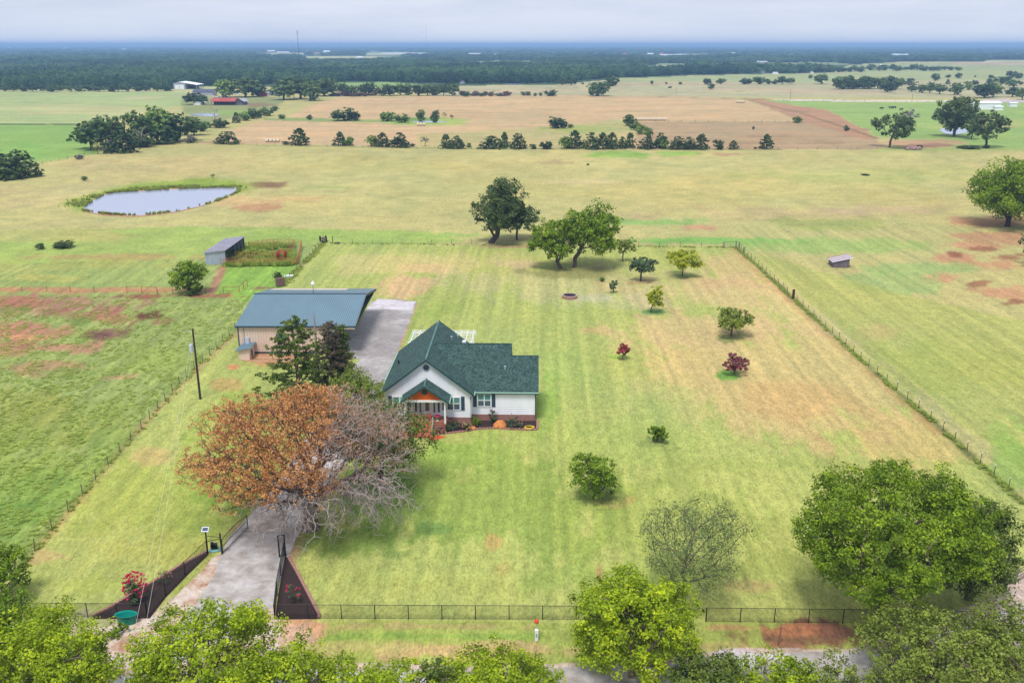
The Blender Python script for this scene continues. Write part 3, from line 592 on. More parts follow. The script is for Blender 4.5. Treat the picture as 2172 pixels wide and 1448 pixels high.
def leaf_mesh(name, V, Q, rnd, m):
    me = np_mesh(name, V, Q, m); a = me.attributes.new('rnd', 'FLOAT', 'FACE'); a.data.foreach_set('value', rnd.astype(np.float32)); return me
def crown_points(c, r, K, n, rng, lob=.42, hollow=.45, zmin=-.75):
    """sprig centres spread over K lobes that sit on an ellipsoid: gives an uneven outline with gaps"""
    c = np.array(c); r = np.array(r, float); L_ = []
    for i in range(K):
        for _ in range(40):
            d = rng.normal(size=3); d /= np.linalg.norm(d)
            if d[2] > zmin and all(np.linalg.norm(d - q) > 1.15 / math.sqrt(K) * 1.4 for q in L_): break
        L_.append(d)
    L_ = np.array(L_); lr = lob * (.7 + .6 * rng.random(K)); dist = (1 - lr * .75) * (.82 + .22 * rng.random(K))
    k = rng.integers(0, K, n); o = rng.normal(size=(n, 3)); o /= np.linalg.norm(o, axis=1)[:, None]
    p = L_[k] * dist[k][:, None] + o * (lr[k] * (hollow + (1 - hollow) * rng.random(n) ** .5))[:, None]
    core = rng.random(n) < .12
    q = rng.normal(size=(n, 3)); q /= np.linalg.norm(q, axis=1)[:, None]; p[core] = (q * (rng.random(n) ** .4)[:, None] * .8)[core]
    p[:, 2] = np.maximum(p[:, 2], zmin - .1)
    return c + p * r
def grow(att, trunk, step, kill, rng, jit=.12, maxit=200, maxn=9000):
    N = [np.array(p, float) for p in trunk]; par = [-1] + list(range(len(trunk) - 1))
    A = att.copy(); near = np.zeros(len(A), int); nd = np.full(len(A), 1e9)
    def upd(i0):
        nonlocal near, nd
        B = np.array(N[i0:]); 
        d = np.linalg.norm(A[:, None] - B[None], axis=2); j = d.argmin(1); dm = d[np.arange(len(A)), j]; m_ = dm < nd
        nd[m_] = dm[m_]; near[m_] = j[m_] + i0
    upd(max(0, len(trunk) // 2))
    cc = {}
    for it in range(maxit):
        if len(A) == 0 or len(N) > maxn: break
        n0 = len(N); ids = np.unique(near); NA = np.array(N)
        for i in ids:
            cc[i] = cc.get(i, 0) + 1
            if cc[i] > 3: nd[near == i] = 0; continue
            d = A[near == i] - NA[i]; d /= np.linalg.norm(d, axis=1)[:, None] + 1e-9
            v = d.sum(0) / len(d); v = v / (np.linalg.norm(v) + 1e-9) + rng.normal(size=3) * jit
            v /= np.linalg.norm(v); N.append(NA[i] + v * step); par.append(int(i))
        if len(N) > n0: upd(n0)
        kp = nd > kill; A, near, nd = A[kp], near[kp], nd[kp]
    return np.array(N), np.array(par)
def radii(par, tip, trunk_r, e=2.3):
    n = len(par); acc = np.zeros(n); ch = np.zeros(n, int)
    for i in range(n - 1, -1, -1):
        if acc[i] == 0: acc[i] = tip ** e
        if par[i] >= 0: acc[par[i]] += acc[i]; ch[par[i]] += 1
    r = acc ** (1 / e); s = trunk_r / r[0]
    w_ = (r - tip) / max(r[0] - tip, 1e-6); return tip + (trunk_r - tip) * w_ ** .9, ch
def limb_mesh(name, N, par, r, m, sides=6, rmin=0.0):
    i = np.where((par >= 0) & (r >= rmin))[0]; A = N[par[i]]; B = N[i]; ra = np.minimum(r[par[i]], r[i] * 1.7); rb = r[i]
    pr = par[i]; ra = np.where(pr == 0, r[0] * 1.35, ra)
    t = B - A; t /= np.linalg.norm(t, axis=1)[:, None] + 1e-9; B = B + t * (rb * .3)[:, None]
    ref = np.where(np.abs(t[:, 2:3]) > .9, np.array([[1., 0, 0]]), np.array([[0, 0, 1.]])); u = np.cross(t, ref); u /= np.linalg.norm(u, axis=1)[:, None]; v = np.cross(t, u)
    an = np.arange(sides) * 2 * math.pi / sides; cs = np.cos(an)[None, :, None]; sn = np.sin(an)[None, :, None]
    ring = cs * u[:, None] + sn * v[:, None]; V0 = A[:, None] + ring * ra[:, None, None]; V1 = B[:, None] + ring * rb[:, None, None]
    V = np.concatenate([V0, V1], 1).reshape(-1, 3); n = len(i); k = np.arange(sides); b = (np.arange(n) * 2 * sides)[:, None]
    Q = np.stack([b + k, b + (k + 1) % sides, b + sides + (k + 1) % sides, b + sides + k], -1).reshape(-1, 4)
    me = np_mesh(name, V, Q, m); me.polygons.foreach_set('use_smooth', np.ones(len(me.polygons), bool)); return me

def tree(name, label, cat, base, crown, trunk_r, leafm, size, seed, n_att=260, per=None, K=14, bark='bark', group=None, cover=1.5, lean=(0, 0), sprig=None, lob=.42, tipr=.02, hollow=.45, pts=None, zmin=-.75, on_twigs=None):
    if trunk_r > .1 and lob == .42: lob = .47
    """crown = (cx, cy, cz, rx, ry, rz) from the trunk base"""
    rng = np.random.default_rng(seed); x, y = base; cx, cy, cz, rx, ry, rz = crown
    root = empty(name, (x, y, 0), 0, label, cat, group)
    P = crown_points((cx, cy, cz), (rx * 1.06, ry * 1.06, rz * 1.04), K, n_att, rng, lob, hollow, zmin) if pts is None else pts
    zt = max(.3, (cz - rz) * .9); m_ = 5
    tr = [(lean[0] * k / m_ + rng.normal() * .02 * zt, lean[1] * k / m_ + rng.normal() * .02 * zt, zt * k / m_ - (.15 if k == 0 else 0)) for k in range(m_ + 1)]
    sz = max(rx, rz); N, par = grow(P, tr, sz * .09, sz * .11, rng, maxn=2500)
    r, ch = radii(par, tipr, trunk_r)
    link_mesh('trunk', limb_mesh('trunk', N, par, r, M[bark], 6), root)
    area = 4 * math.pi * ((rx * ry + rx * rz + ry * rz) / 3)
    tot = cover * 1.75 * area / (size * size * .62)
    Pl = P if on_twigs is None else N[(r < on_twigs) & (N[:, 2] > .8)]
    per_ = per or max(4, int(tot / max(1, len(Pl)))); sp = sprig or (sz * .155)
    V, Q, rn = leaf_arrays(Pl, np.full(len(Pl), sp) * (.7 + .6 * rng.random(len(Pl))), per_, size, rng, center=np.array((cx, cy, cz - rz * .4)))
    V[:, 2] = np.maximum(V[:, 2], .03)
    link_mesh('crown', leaf_mesh('crown', V, Q, rn, M[leafm]), root)
    return root
def spec(bx, by, top, wpx, clear=.25, D=None, depth=1.0):
    """turn a tree's outline in the photo into base point and crown ellipsoid in metres"""
    if D is None: X, D = G(bx, by)
    else: X = (bx - CX) * mpp(D)
    mp_ = mpp(D, 3); rx = wpx * mp_ / 2; ry = rx * depth; ha = at(bx, top, D)[2]; q = ry * CAMH / D
    cl = clear * ha; h = ha - cl; rz = max((h * h - q * q) / (2 * h), .3 * rx); cz = max(ha - math.hypot(rz, q), rz * .85)
    return (X, D), [0, 0, cz, rx, ry, rz]

# normalised far prototypes: crown fits width 1, height 1, base at 0
def proto(kind, seed, n_leaf=520):
    rng = np.random.default_rng(seed)
    if kind == 'oak':
        P = crown_points((0, 0, .53), (.5, .5, .47), 13, 170, rng, .42, zmin=-.9); size = .11; tk = .45
    elif kind == 'bush':
        P = crown_points((0, 0, .46), (.5, .5, .50), 10, 150, rng, .45, zmin=-.98); size = .11; tk = .25
    elif kind == 'sapling':
        P = crown_points((0, 0, .6), (.45, .45, .4), 8, 60, rng, .36); size = .10; tk = .5
    else:                                              # cedar: tiers that narrow upward
        n = 150; z = rng.random(n) ** 1.15; lo = {'cedar': 1.0, 'broad': 1.25}[kind]
        prof = np.clip((1 - z) ** .58 * .52 * (1 + .18 * np.sin(z * 26 + seed)) + .03, 0, .5); a = rng.random(n) * 2 * math.pi
        rr = prof * (.55 + .45 * rng.random(n)) * (1 + .25 * np.sin(a * 3 + seed)); P = np.stack([rr * np.cos(a), rr * np.sin(a), .04 + z * .93], 1); size = .10; tk = .2
        if kind == 'broad': P[:, 2] = np.where(rng.random(n) < .5, P[:, 2] * .62, P[:, 2]); P[:, 0] *= 1.1
    per = max(3, n_leaf // len(P))
    V, Q, rn = leaf_arrays(P, np.full(len(P), .075), per, size, rng, center=np.array((0, 0, .35)))
    V[:, 2] = np.maximum(V[:, 2], .004)
    zt = {'oak': .14, 'sapling': .3}.get(kind, .06)
    N, par = grow(P, [(0, 0, -.01), (0, 0, zt * .5), (0, 0, zt)], .1, .13, rng, maxn=220); r, ch = radii(par, .006, .035 if kind != 'sapling' else .022)
    return leaf_mesh(kind + '_crown', V, Q, rn, None), limb_mesh(kind + '_trunk', N, par, r, None, 4)
PR = {k: [proto(k, 100 + i * 7 + j * 31, nl) for i in range(n)] for j, (k, n, nl) in enumerate([('oak', 6, 1250), ('bush', 5, 1150), ('sapling', 2, 260), ('cedar', 5, 1050), ('broad', 4, 1050)])}
for k in PR:
    for (a, b) in PR[k]: a.materials.append(M['far_oak_leaves']); b.materials.append(M['darkbark'])
_cnt = {}
def far_tree(kind, bx, by, top, wpx, label, leafm='far_oak_leaves', cat='tree', name=None, group=None, bark=None, D=None, bare=False):
    if D is None: X, D = G(bx, by)
    else: X = (bx - CX) * mpp(D)
    mp_ = mpp(D, 3); wd = wpx * mp_ * 1.18; ha = at(bx, top, D)[2] * 1.08; q = wd / 2 * CAMH / D
    h = max(ha - q * .45, .6)
    i = _cnt.get(kind, 0); _cnt[kind] = i + 1; cm, tm = PR[kind][i % len(PR[kind])]
    nm = name or {'oak': 'oak_tree', 'bush': 'bush', 'sapling': 'sapling', 'cedar': 'cedar_tree', 'broad': 'cedar_tree'}[kind]
    r_ = empty(nm, (X, D, 0), (i * 2.399) % 6.283, label, cat, group); r_.scale = (wd, wd, h)
    t_ = link_mesh('trunk', tm, r_)
    if bark: t_.material_slots[0].link = 'OBJECT'; t_.material_slots[0].material = M[bark]
    if not bare:
        c_ = link_mesh('crown', cm, r_); c_.material_slots[0].link = 'OBJECT'; c_.material_slots[0].material = M[leafm]
    return r_

def scatter(name, pts, scales, protos, kind='stuff', label=None, rots=None, idx=None):
    """instances of the prototype meshes on points (geometry nodes), for things nobody could count"""
    coll = bpy.data.collections.new(name + '_prototypes')
    for i, me in enumerate(protos):
        o = bpy.data.objects.new('%s_prototype_%02d' % (name, i), me); coll.objects.link(o)
    me = bpy.data.meshes.new(name); me.vertices.add(len(pts)); me.vertices.foreach_set('co', np.asarray(pts, np.float32).ravel())
    a = me.attributes.new('sz', 'FLOAT_VECTOR', 'POINT'); a.data.foreach_set('vector', np.asarray(scales, np.float32).ravel())
    rng = np.random.default_rng(len(pts))
    rt = np.zeros((len(pts), 3)); rt[:, 2] = rng.random(len(pts)) * 6.28
    b = me.attributes.new('rt', 'FLOAT_VECTOR', 'POINT'); b.data.foreach_set('vector', rt.astype(np.float32).ravel())
    c = me.attributes.new('pick', 'INT', 'POINT'); c.data.foreach_set('value', rng.integers(0, len(protos), len(pts)).astype(np.int32))
    o = link_mesh(name, me)
    ng = bpy.data.node_groups.new(name, 'GeometryNodeTree'); ng.interface.new_socket('Geometry', in_out='INPUT', socket_type='NodeSocketGeometry'); ng.interface.new_socket('Geometry', in_out='OUTPUT', socket_type='NodeSocketGeometry')
    gi = ng.nodes.new('NodeGroupInput'); go = ng.nodes.new('NodeGroupOutput'); ip = ng.nodes.new('GeometryNodeInstanceOnPoints'); ci = ng.nodes.new('GeometryNodeCollectionInfo')
    ci.inputs['Collection'].default_value = coll; ci.inputs['Separate Children'].default_value = True; ci.inputs['Reset Children'].default_value = True
    ip.inputs['Pick Instance'].default_value = True
    def na(nm, dt):
        k = ng.nodes.new('GeometryNodeInputNamedAttribute'); k.data_type = dt; k.inputs['Name'].default_value = nm; return k.outputs['Attribute']
    e2r = ng.nodes.new('FunctionNodeEulerToRotation')
    ng.links.new(na('rt', 'FLOAT_VECTOR'), e2r.inputs[0])
    ng.links.new(gi.outputs[0], ip.inputs['Points']); ng.links.new(ci.outputs[0], ip.inputs['Instance']); ng.links.new(na('sz', 'FLOAT_VECTOR'), ip.inputs['Scale'])
    ng.links.new(e2r.outputs[0], ip.inputs['Rotation']); ng.links.new(na('pick', 'INT'), ip.inputs['Instance Index']); ng.links.new(ip.outputs[0], go.inputs[0])
    md = o.modifiers.new('scatter', 'NODES'); md.node_group = ng
    return tag(o, label, kind=kind)

# ------------------------------------------------------------------ far-off forest
rng = np.random.default_rng(5)
OPEN = [(262, 107, 14), (138, 105, 9), (298, 108, 8), (330, 109, 3), (348, 109, 4), (575, 111, 16), (600, 113.5, 26), (672, 115, 12), (692, 113, 14), (762, 123.5, 12), (840, 116, 60), (890, 116, 36), (940, 107, 6), (1012, 116, 36), (1326, 118, 8), (1404, 117.5, 7), (1380, 117, 12), (1430, 118, 60), (1556, 116, 10), (1230, 120, 5), (1677, 118, 6), (2160, 117, 12), (20, 104, 6), (1912, 119, 34), (1617, 135, 22), (1871, 144, 12), (1849, 144, 6)]
def forest_pts(D0, D1, per_area, seed):
    rg = np.random.default_rng(seed); kmx = .68; area = kmx * (D1 ** 2 - D0 ** 2); n = int(area / per_area)
    D = np.sqrt(D0 ** 2 + rg.random(n) * (D1 ** 2 - D0 ** 2)); X = (rg.random(n) * 2 - 1) * kmx * D
    zc = D * CT + CAMH * ST; v = CY - F * (D * ST - CAMH * CT) / zc; u = CX + F * X / zc
    pe = np.interp(u, [p[0] for p in FOREST_EDGE], [p[1] for p in FOREST_EDGE]); ok = v < pe
    for c_ in CLEAR:
        low = max(p_[1] for p_ in c_); fr = 10.0 / G(CX, low)[1] * 2049
        for dy in np.arange(0, fr + .1, 1.0): ok &= ~pip(u, v - dy, c_)
    for (bx_, by_, bw_) in OPEN: ok &= ~((np.abs(u - bx_) < bw_ * .75 + 2) & (v > by_ - .3) & (v < by_ + 13.0 / G(CX, by_)[1] * 2049))
    ok &= fbm(X / 260, D / 420, 8) > np.where(D > 1900, .43, .30)
    ok &= ~((np.abs(u - 397) < 34) & (v > 183.5))
    return X[ok], D[ok]
fm = []
fmt = M['forest_leaves'].node_tree; fge = fmt.nodes.new('ShaderNodeNewGeometry'); fno = fmt.nodes.new('ShaderNodeTexNoise'); fno.inputs['Scale'].default_value = .0045; fno.inputs['Detail'].default_value = 4
fmt.links.new(fge.outputs['Position'], fno.inputs['Vector']); frp = [n_ for n_ in fmt.nodes if n_.bl_idname == 'ShaderNodeValToRGB'][0]; fsrc = frp.inputs['Fac'].links[0].from_socket
fma = fmt.nodes.new('ShaderNodeMath'); fma.operation = 'MULTIPLY_ADD'; fma.inputs[1].default_value = 1.9; fmt.links.new(fno.outputs['Fac'], fma.inputs[0]); fmb = fmt.nodes.new('ShaderNodeMath'); fmb.operation = 'SUBTRACT'; fmb.inputs[1].default_value = .95
fmt.links.new(fsrc, fma.inputs[2]); fmt.links.new(fma.outputs[0], fmb.inputs[0]); fmt.links.new(fmb.outputs[0], frp.inputs['Fac'])
for i in range(5):
    a, b = proto(('oak', 'bush', 'bush', 'oak', 'bush')[i], 900 + i, 420); a.materials.append(M['forest_leaves']); fm.append(a)
PX, PD, PS = [], [], []
for (d0, d1, pa, sw, hh, sd) in ((850, 1700, 70, 11, 11, 1), (1700, 3200, 170, 15, 12, 2), (3200, 7000, 1100, 34, 13, 3), (7000, 16000, 9000, 90, 15, 4), (16000, 45000, 90000, 260, 20, 5)):
    X, D = forest_pts(d0, d1, pa, sd); n = len(X); s = .75 + .6 * rng.random(n)
    hs = .8 + .5 * fbm(X / 90, D / 120, 40)
    PX.append(X); PD.append(D); PS.append(np.stack([sw * s, sw * s, hh * s * hs], 1))
PX = np.concatenate(PX); PD = np.concatenate(PD); PS = np.concatenate(PS)
scatter('forest', np.stack([PX, PD, np.full(len(PX), -.5)], 1), PS, fm, label='wooded country stretching to the horizon')
print('forest instances', len(PX))

# ------------------------------------------------------------------ house
HX, HY, HR = -11.45, 115.7, math.radians(-1.3)
house = empty('house', (HX, HY, 0), HR, 'white clapboard house with green shingle roof and orange porch gable', 'house')
SL = .78
def gable_z(x, half, eave, slope): return eave + (half - abs(x)) * slope
def siding_front(xa, xb, y, z0, z1f, face=-1, step=.28):
    """lapped boards on a wall facing -y; z1f(x) gives the top"""
    mb = MB(); z = z0
    zmax = max(z1f(xa), z1f(xb), z1f((xa + xb) / 2))
    while z < zmax - .03:
        zt = min(z + step, zmax)
        xs = [x for x in np.linspace(xa, xb, 240) if z1f(x) > z + .02]
        if len(xs) > 1:
            l, r_ = xs[0], xs[-1]; xs2 = [x for x in np.linspace(xa, xb, 240) if z1f(x) > zt]
            l2, r2 = (xs2[0], xs2[-1]) if len(xs2) > 1 else ((l + r_) / 2, (l + r_) / 2)
            mb.add([(l, y, z), (r_, y, z), (r_, y - .075, z), (l, y - .075, z), (l2, y, zt), (r2, y, zt), (r2, y - .012, zt), (l2, y - .012, zt)], [(0,3,2,1)[::-1],(4,5,6,7),(3,2,6,7),(0,1,5,4),(0,4,7,3),(1,2,6,5)])
        z += step
    return mb
E1 = 4.5; W1 = 5.95; DEP = 17.6
gz = lambda x: gable_z(x, W1, E1, SL)
# bodies
body = MB(); body.prism([(-W1, .9), (W1, .9), (W1, E1), (0, E1 + W1 * SL - .1), (-W1, E1)], 'y', .06, DEP); body.build('wall', M['siding'], house)
plin = MB(); plin.box(-W1 - .06, W1 + .06, -.02, DEP + .04, 0, .93); plin.build('brick_base', M['brick'], house)
siding_front(-W1, W1, .06, .93, lambda x: gz(x) - .02).build('siding', M['siding'], house)
WX1, WY0, WYR, WZR = 11.15, 1.15, 7.15, 9.05
w1b = MB(); w1b.prism([(WY0 + .06, .9), (13.1, .9), (13.1, 4.2), (WYR, WZR - .25), (WY0 + .06, 4.22)], 'x', W1 - .5, WX1); w1b.build('wall', M['siding'], house)
LX1, LYR, LZR = 14.62, 5.5, 7.85
w2b = MB(); w2b.prism([(WY0 + .062, .9), (9.9, .9), (9.9, 4.2), (LYR, LZR - .35), (WY0 + .062, 4.22)], 'x', WX1, LX1); w2b.build('wall', M['siding'], house)
pl2 = MB(); pl2.box(W1 + .06, LX1 + .06, WY0 - .02, 9.9, 0, .93); pl2.build('brick_base', M['brick'], house)
siding_front(W1, LX1, WY0 + .06, .93, lambda x: 4.24).build('siding', M['siding'], house)
for x_ in (W1 - .06, LX1 - .06, -W1 - .02):
    MB().box(x_, x_ + .1, (WY0 if x_ > 10 else 0) - .035, (WY0 if x_ > 10 else 0) + .05, .93, 4.24).build('corner_trim', M['white' if x_ < 10 else 'trimgreen'], house)
# roofs (slabs)
OH = .42
def roof2(name, x0, x1, y0, y1, zr, ze, along, mid, half, m):
    mb = MB()
    if along == 'y':
        mb.slab([(mid - half, y0, ze), (mid, y0, zr), (mid, y1, zr), (mid - half, y1, ze)], .16)
        mb.slab([(mid, y0, zr), (mid + half, y0, ze), (mid + half, y1, ze), (mid, y1, zr)], .16)
    else:
        mb.slab([(x0, mid - half, ze), (x1, mid - half, ze), (x1, mid, zr), (x0, mid, zr)], .16)
        mb.slab([(x0, mid, zr), (x1, mid, zr), (x1, mid + half, ze), (x0, mid + half, ze)], .16)
    return mb.build(name, m, house)
zr1 = E1 + W1 * SL + .12; h1 = W1 + OH; ze1 = zr1 - h1 * SL
rf = roof2('roof', 0, 0, -.45, DEP + .3, zr1, ze1, 'y', 0, h1, M['shingle'])
MB().tube([(0, -.46, zr1 + .02), (0, DEP + .31, zr1 + .02)], .13, 6).build('ridge_cap', M['ridgecap'], rf)
zr2 = WZR + .05; h2 = (zr2 - (E1 - .28)) / SL; ze2 = zr2 - h2 * SL
rf2 = roof2('roof', .6, WX1 + .12, 0, 0, zr2, ze2, 'x', WYR, h2, M['shingle'])
MB().tube([(.5, WYR, zr2 + .0), (WX1 + .13, WYR, zr2 + .0)], .10, 6).build('ridge_cap', M['shingle'], rf2)
ymin = WYR - h2; zr3 = LZR + .02; h3 = (zr3 - ze2) / SL
rf3 = roof2('roof', WX1 + .10, LX1 + .42, 0, 0, zr3 - .003, ze2 - .003, 'x', ymin + h3, h3, M['shingle'])
MB().tube([(WX1 + .13, ymin + h3, zr3), (LX1 + .43, ymin + h3, zr3)], .09, 6).build('ridge_cap', M['shingle'], rf3)
# gable rake trim (green on the roof edge, white below)
def rake(half, slope, zr, y, th, m, name, drop=0., w=.10, wx=None):
    mb = MB()
    for s in (-1, 1):
        q = [(0, zr - drop), (s * half, zr - drop - half * slope), (s * half, zr - drop - half * slope - th), (0, zr - drop - th)]
        mb.prism(q if s < 0 else q[::-1], 'y', y - w, y)
    return mb.build(name, m, house)
rake(h1 + .03, SL, zr1 + .03, -.453, .25, M['trimgreen'], 'rake_board', w=.05)
rake(h1 - .25, SL, zr1 - .2, .0, .16, M['white'], 'rake_trim', w=.07)
for s, nm in ((-1, 'gutter'), (1, 'gutter')):
    MB().tube([(s * (h1 + .06), -.42, ze1 - .03), (s * (h1 + .06), (DEP + .3) if s < 0 else ymin - .02, ze1 - .03)], .09, 6).build(nm, M['gutter'], house)
MB().tube([(h1 - .1, ymin - .07, ze2 - .05), (LX1 + .42, ymin - .07, ze2 - .05)], .085, 6).build('gutter', M['gutter'], house)
MB().box(h1 - .1, LX1 + .44, ymin - .02, ymin + .03, ze2 - .26, ze2 - .02).build('fascia', M['trimgreen'], house)
# downspouts
MB().tube([(W1 + .25, -.35, ze1 - .1), (W1 - .05, -.1, ze1 - .5), (W1 - .05, -.1, .9), (W1 + .1, -.3, .2)], .055, 5).build('downspout', M['trimgreen'], house)
MB().tube([(LX1 + .3, ymin, ze2 - .1), (LX1 - .02, WY0 - .07, ze2 - .5), (LX1 - .02, WY0 - .07, .4), (LX1 + .1, WY0 - .4, .15)], .055, 5).build('downspout', M['trimgreen'], house)
# round gable vents
def disc(name, x, z, y, r, m, n=8):
    pts = [(x + r * math.cos(2 * math.pi * (k + .5) / n), z + r * math.sin(2 * math.pi * (k + .5) / n)) for k in range(n)]
    return MB().prism(pts, 'y', y - .06, y).build(name, m, house)
disc('gable_vent', 0, 8.05, -.018, .50, M['white']); disc('gable_vent_louvre', 0, 8.05, -.08, .42, M['shutter'])
# windows: double-hung pair with shutters
def window(xc, yw, z0, z1, wd=1.9, shutters=(1, 1)):
    f = MB(); y = yw - .145
    f.box(xc - wd/2, xc + wd/2, y, y + .12, z0 - .1, z0); f.box(xc - wd/2, xc + wd/2, y, y + .12, z1, z1 + .1)
    for x in (xc - wd/2, xc - .07, xc + wd/2 - .12): f.box(x, x + (.12 if x != xc - .07 else .14), y, y + .08, z0, z1)
    zm = (z0 + z1) / 2
    for a, b in ((xc - wd/2 + .12, xc - .07), (xc + .07, xc + wd/2 - .12)): f.box(a, b, y + .015, y + .07, zm - .05, zm + .05)
    o = f.build('window', M['white'], house)
    for a, b in ((xc - wd/2 + .12, xc - .07), (xc + .07, xc + wd/2 - .12)):
        MB().box(a, b, y + .045, y + .06, zm + .05, z1).build('pane', M['blind'], o); MB().box(a, b, y + .045, y + .06, z0, zm - .05).build('pane', M['glass'], o)
    for s, on in ((-1, shutters[0]), (1, shutters[1])):
        if on:
            xs = xc + s * (wd / 2 + .32); h = MB(); h.box(xs - .24, xs + .24, y + .03, y + .07, z0 - .12, z1 + .14)
            so = h.build('shutter', M['shutter'], house)
            sl = MB()
            for zz in np.arange(z0 - .02, z1 + .05, .11): sl.add([(xs - .19, y + .012, zz), (xs + .19, y + .012, zz), (xs + .19, y + .03, zz + .08), (xs - .19, y + .03, zz + .08)], [(0, 1, 2, 3)])
            sl.build('louvre', M['shutter'], so)
window(3.55, .06, 2.05, 3.78); window(-3.75, .06, 2.05, 3.78); window(7.65, WY0 + .06, 2.12, 3.82)
# porch
PY0, PF, PW = -2.75, 1.1, 2.75
dk = MB(); dk.box(-PW, PW + .02, PY0, -.07, PF - .14, PF); dk.build('porch_floor', M['deck'], house)
MB().box(-PW + .02, PW, PY0 + .04, -.08, 0, PF - .14).build('brick_base', M['brick'], house)
for k in range(6):
    MB().box(-1.9, 1.0, PY0 - .32 * (k + 1), PY0 - .32 * k - .003, 0, PF - .14 - k * .16).build('porch_step', M['deck'], house)
zt = 4.42
for x in (-PW + .1, PW - .12): MB().box(x - .11, x + .11, PY0 + .05, PY0 + .27, PF, zt - .3).build('porch_post', M['white'], house)
MB().box(-PW - .02, PW + .02, PY0 + .02, PY0 + .30, zt - .3, zt).build('porch_beam', M['white'], house)
for x in (-PW - .02, PW - .2): MB().box(x, x + .22, PY0 + .30, -.02, zt - .3, zt - .01).build('porch_beam', M['white'], house)
PS_ = .70; pzr = zt + (PW + .02) * PS_ + .1
MB().prism([(-PW, zt), (PW, zt), (0, zt + PW * PS_)], 'y', PY0 + .10, PY0 + .18).build('porch_gable_panel', M['orangewood'], house)
wt_ = MB()
for s in (-1, 1):
    q = [(0, pzr - .08), (s * (PW + .12), pzr - .08 - (PW + .12) * PS_), (s * (PW + .12), pzr - .25 - (PW + .12) * PS_), (0, pzr - .25)]
    wt_.prism(q if s < 0 else q[::-1], 'y', PY0 - .1, PY0 + .05)
wt_.build('porch_rake_trim', M['white'], house)
ph = PW + .5; prf = MB(); py0 = PY0 - .35
prf.slab([(-ph, py0, pzr - ph * PS_), (0, py0, pzr), (0, -.03, pzr), (-ph, -.03, pzr - ph * PS_)], .14); prf.slab([(0, py0, pzr), (ph, py0, pzr - ph * PS_), (ph, -.03, pzr - ph * PS_), (0, -.03, pzr)], .14)
pr_ = prf.build('porch_roof', M['shingle'], house)
MB().tube([(0, py0, pzr + .02), (0, -.03, pzr + .02)], .10, 6).build('ridge_cap', M['ridgecap'], pr_)
rk = MB()
for s in (-1, 1):
    q = [(0, pzr + .03), (s * (ph + .02), pzr + .03 - (ph + .02) * PS_), (s * (ph + .02), pzr - .2 - (ph + .02) * PS_), (0, pzr - .2)]
    rk.prism(q if s < 0 else q[::-1], 'y', py0 - .05, py0 - .002)
rk.build('porch_rake_board', M['trimgreen'], house)
for s in (-1, 1): MB().tube([(s * (ph + .05), py0, pzr - ph * PS_ - .02), (s * (ph + .05), -.05, pzr - ph * PS_ - .02)], .07, 6).build('gutter', M['gutter'], house)
disc('gable_vent', 0, 5.55, PY0 + .095, .38, M['trimgreen'], 12)
# front door with sidelights
MB().box(-1.25, 1.25, -.06, .03, PF, 3.45).build('door_frame', M['white'], house)
dr_ = MB().box(-.5, .5, -.11, -.06, PF + .03, 3.3).build('door', M['white'], house)
MB().box(-.26, .26, -.125, -.11, PF + .75, 3.12).build('pane', M['doorglass'], dr_); MB().box(.36, .42, -.16, -.11, PF + .95, PF + 1.1).build('handle', M['galv'], dr_)
for x in (-.95, .95): MB().box(x - .12, x + .12, -.085, -.06, PF + .5, 3.1).build('sidelight', M['glass'], house)
for x in (-1.55, 1.55, -PW - .25): MB().box(x - .12, x + .12, -.07, -.01, PF + .55, 3.5).build('shutter', M['shutter'], house)
MB().box(.96, 1.06, PY0 - .10, PY0, PF - .9, PF + .95).build('railing_post', M['gutter'], house)
rl = MB(); rl.box(1.06, PW - .23, PY0 + .08, PY0 + .14, PF + .84, PF + .9); rl.box(1.06, PW - .23, PY0 + .08, PY0 + .14, PF + .08, PF + .13); rl.build('railing', M['trimgreen'], house)
for k in range(10): MB().box(1.14 + k * .15, 1.17 + k * .15, PY0 + .095, PY0 + .125, PF + .13, PF + .84).build('baluster', M['trimgreen'], house)
MB().tube([(1.01, PY0 - .06, PF + .9), (1.01, PY0 - 1.6, .75)], .035, 5).build('railing', M['gutter'], house)
# roof vents
for (x, y, z_) in ((-5.1, 9.3, None), (2.2, 13.8, None), (10.4, 3.8, 'w'), (2.9, 16.4, None)):
    z = zr1 - abs(x) * SL if z_ is None else ze2 + (y - ymin) * SL
    MB().lathe([(.1, z - .2), (.1, z + .35), (.16, z + .36), (.16, z + .5), (0, z + .55)], x, y, 8).build('roof_vent', M['galv'] if x > 0 else M['black'], house)
MB().lathe([(.28, 8.0), (.2, 8.2), (.3, 8.5), (.3, 8.7), (0, 8.85)], 4.4, 9.6, 10).build('roof_vent', M['white'], house)
# pergola behind
pg = empty('pergola', (-11.5, 138.5, 0), HR, 'white slatted pergola standing behind the house', 'pergola')
for x in (-4.9, 0, 4.9):
    for y in (-2.9, 2.9): MB().box(x - .09, x + .09, y - .09, y + .09, 0, 2.7).build('post', M['white'], pg)
for y in (-2.9, 2.9): MB().box(-5.4, 5.4, y - .07, y + .07, 2.7, 2.92).build('beam', M['white'], pg)
for k in range(11): MB().box(-5 + k - .035, -5 + k + .035, -3.4, 3.4, 2.92, 3.08).build('rafter', M['white'], pg)
for k in range(9): MB().box(-5.4, 5.4, -3.3 + k * .8, -3.3 + k * .8 + .06, 3.08, 3.14).build('lath', M['white'], pg)
pg.location = (-11.5, 145.2, 0)

def HL(x, y, z=0):
    c, s = math.cos(HR), math.sin(HR); return (HX + x * c - y * s, HY + x * s + y * c, z)
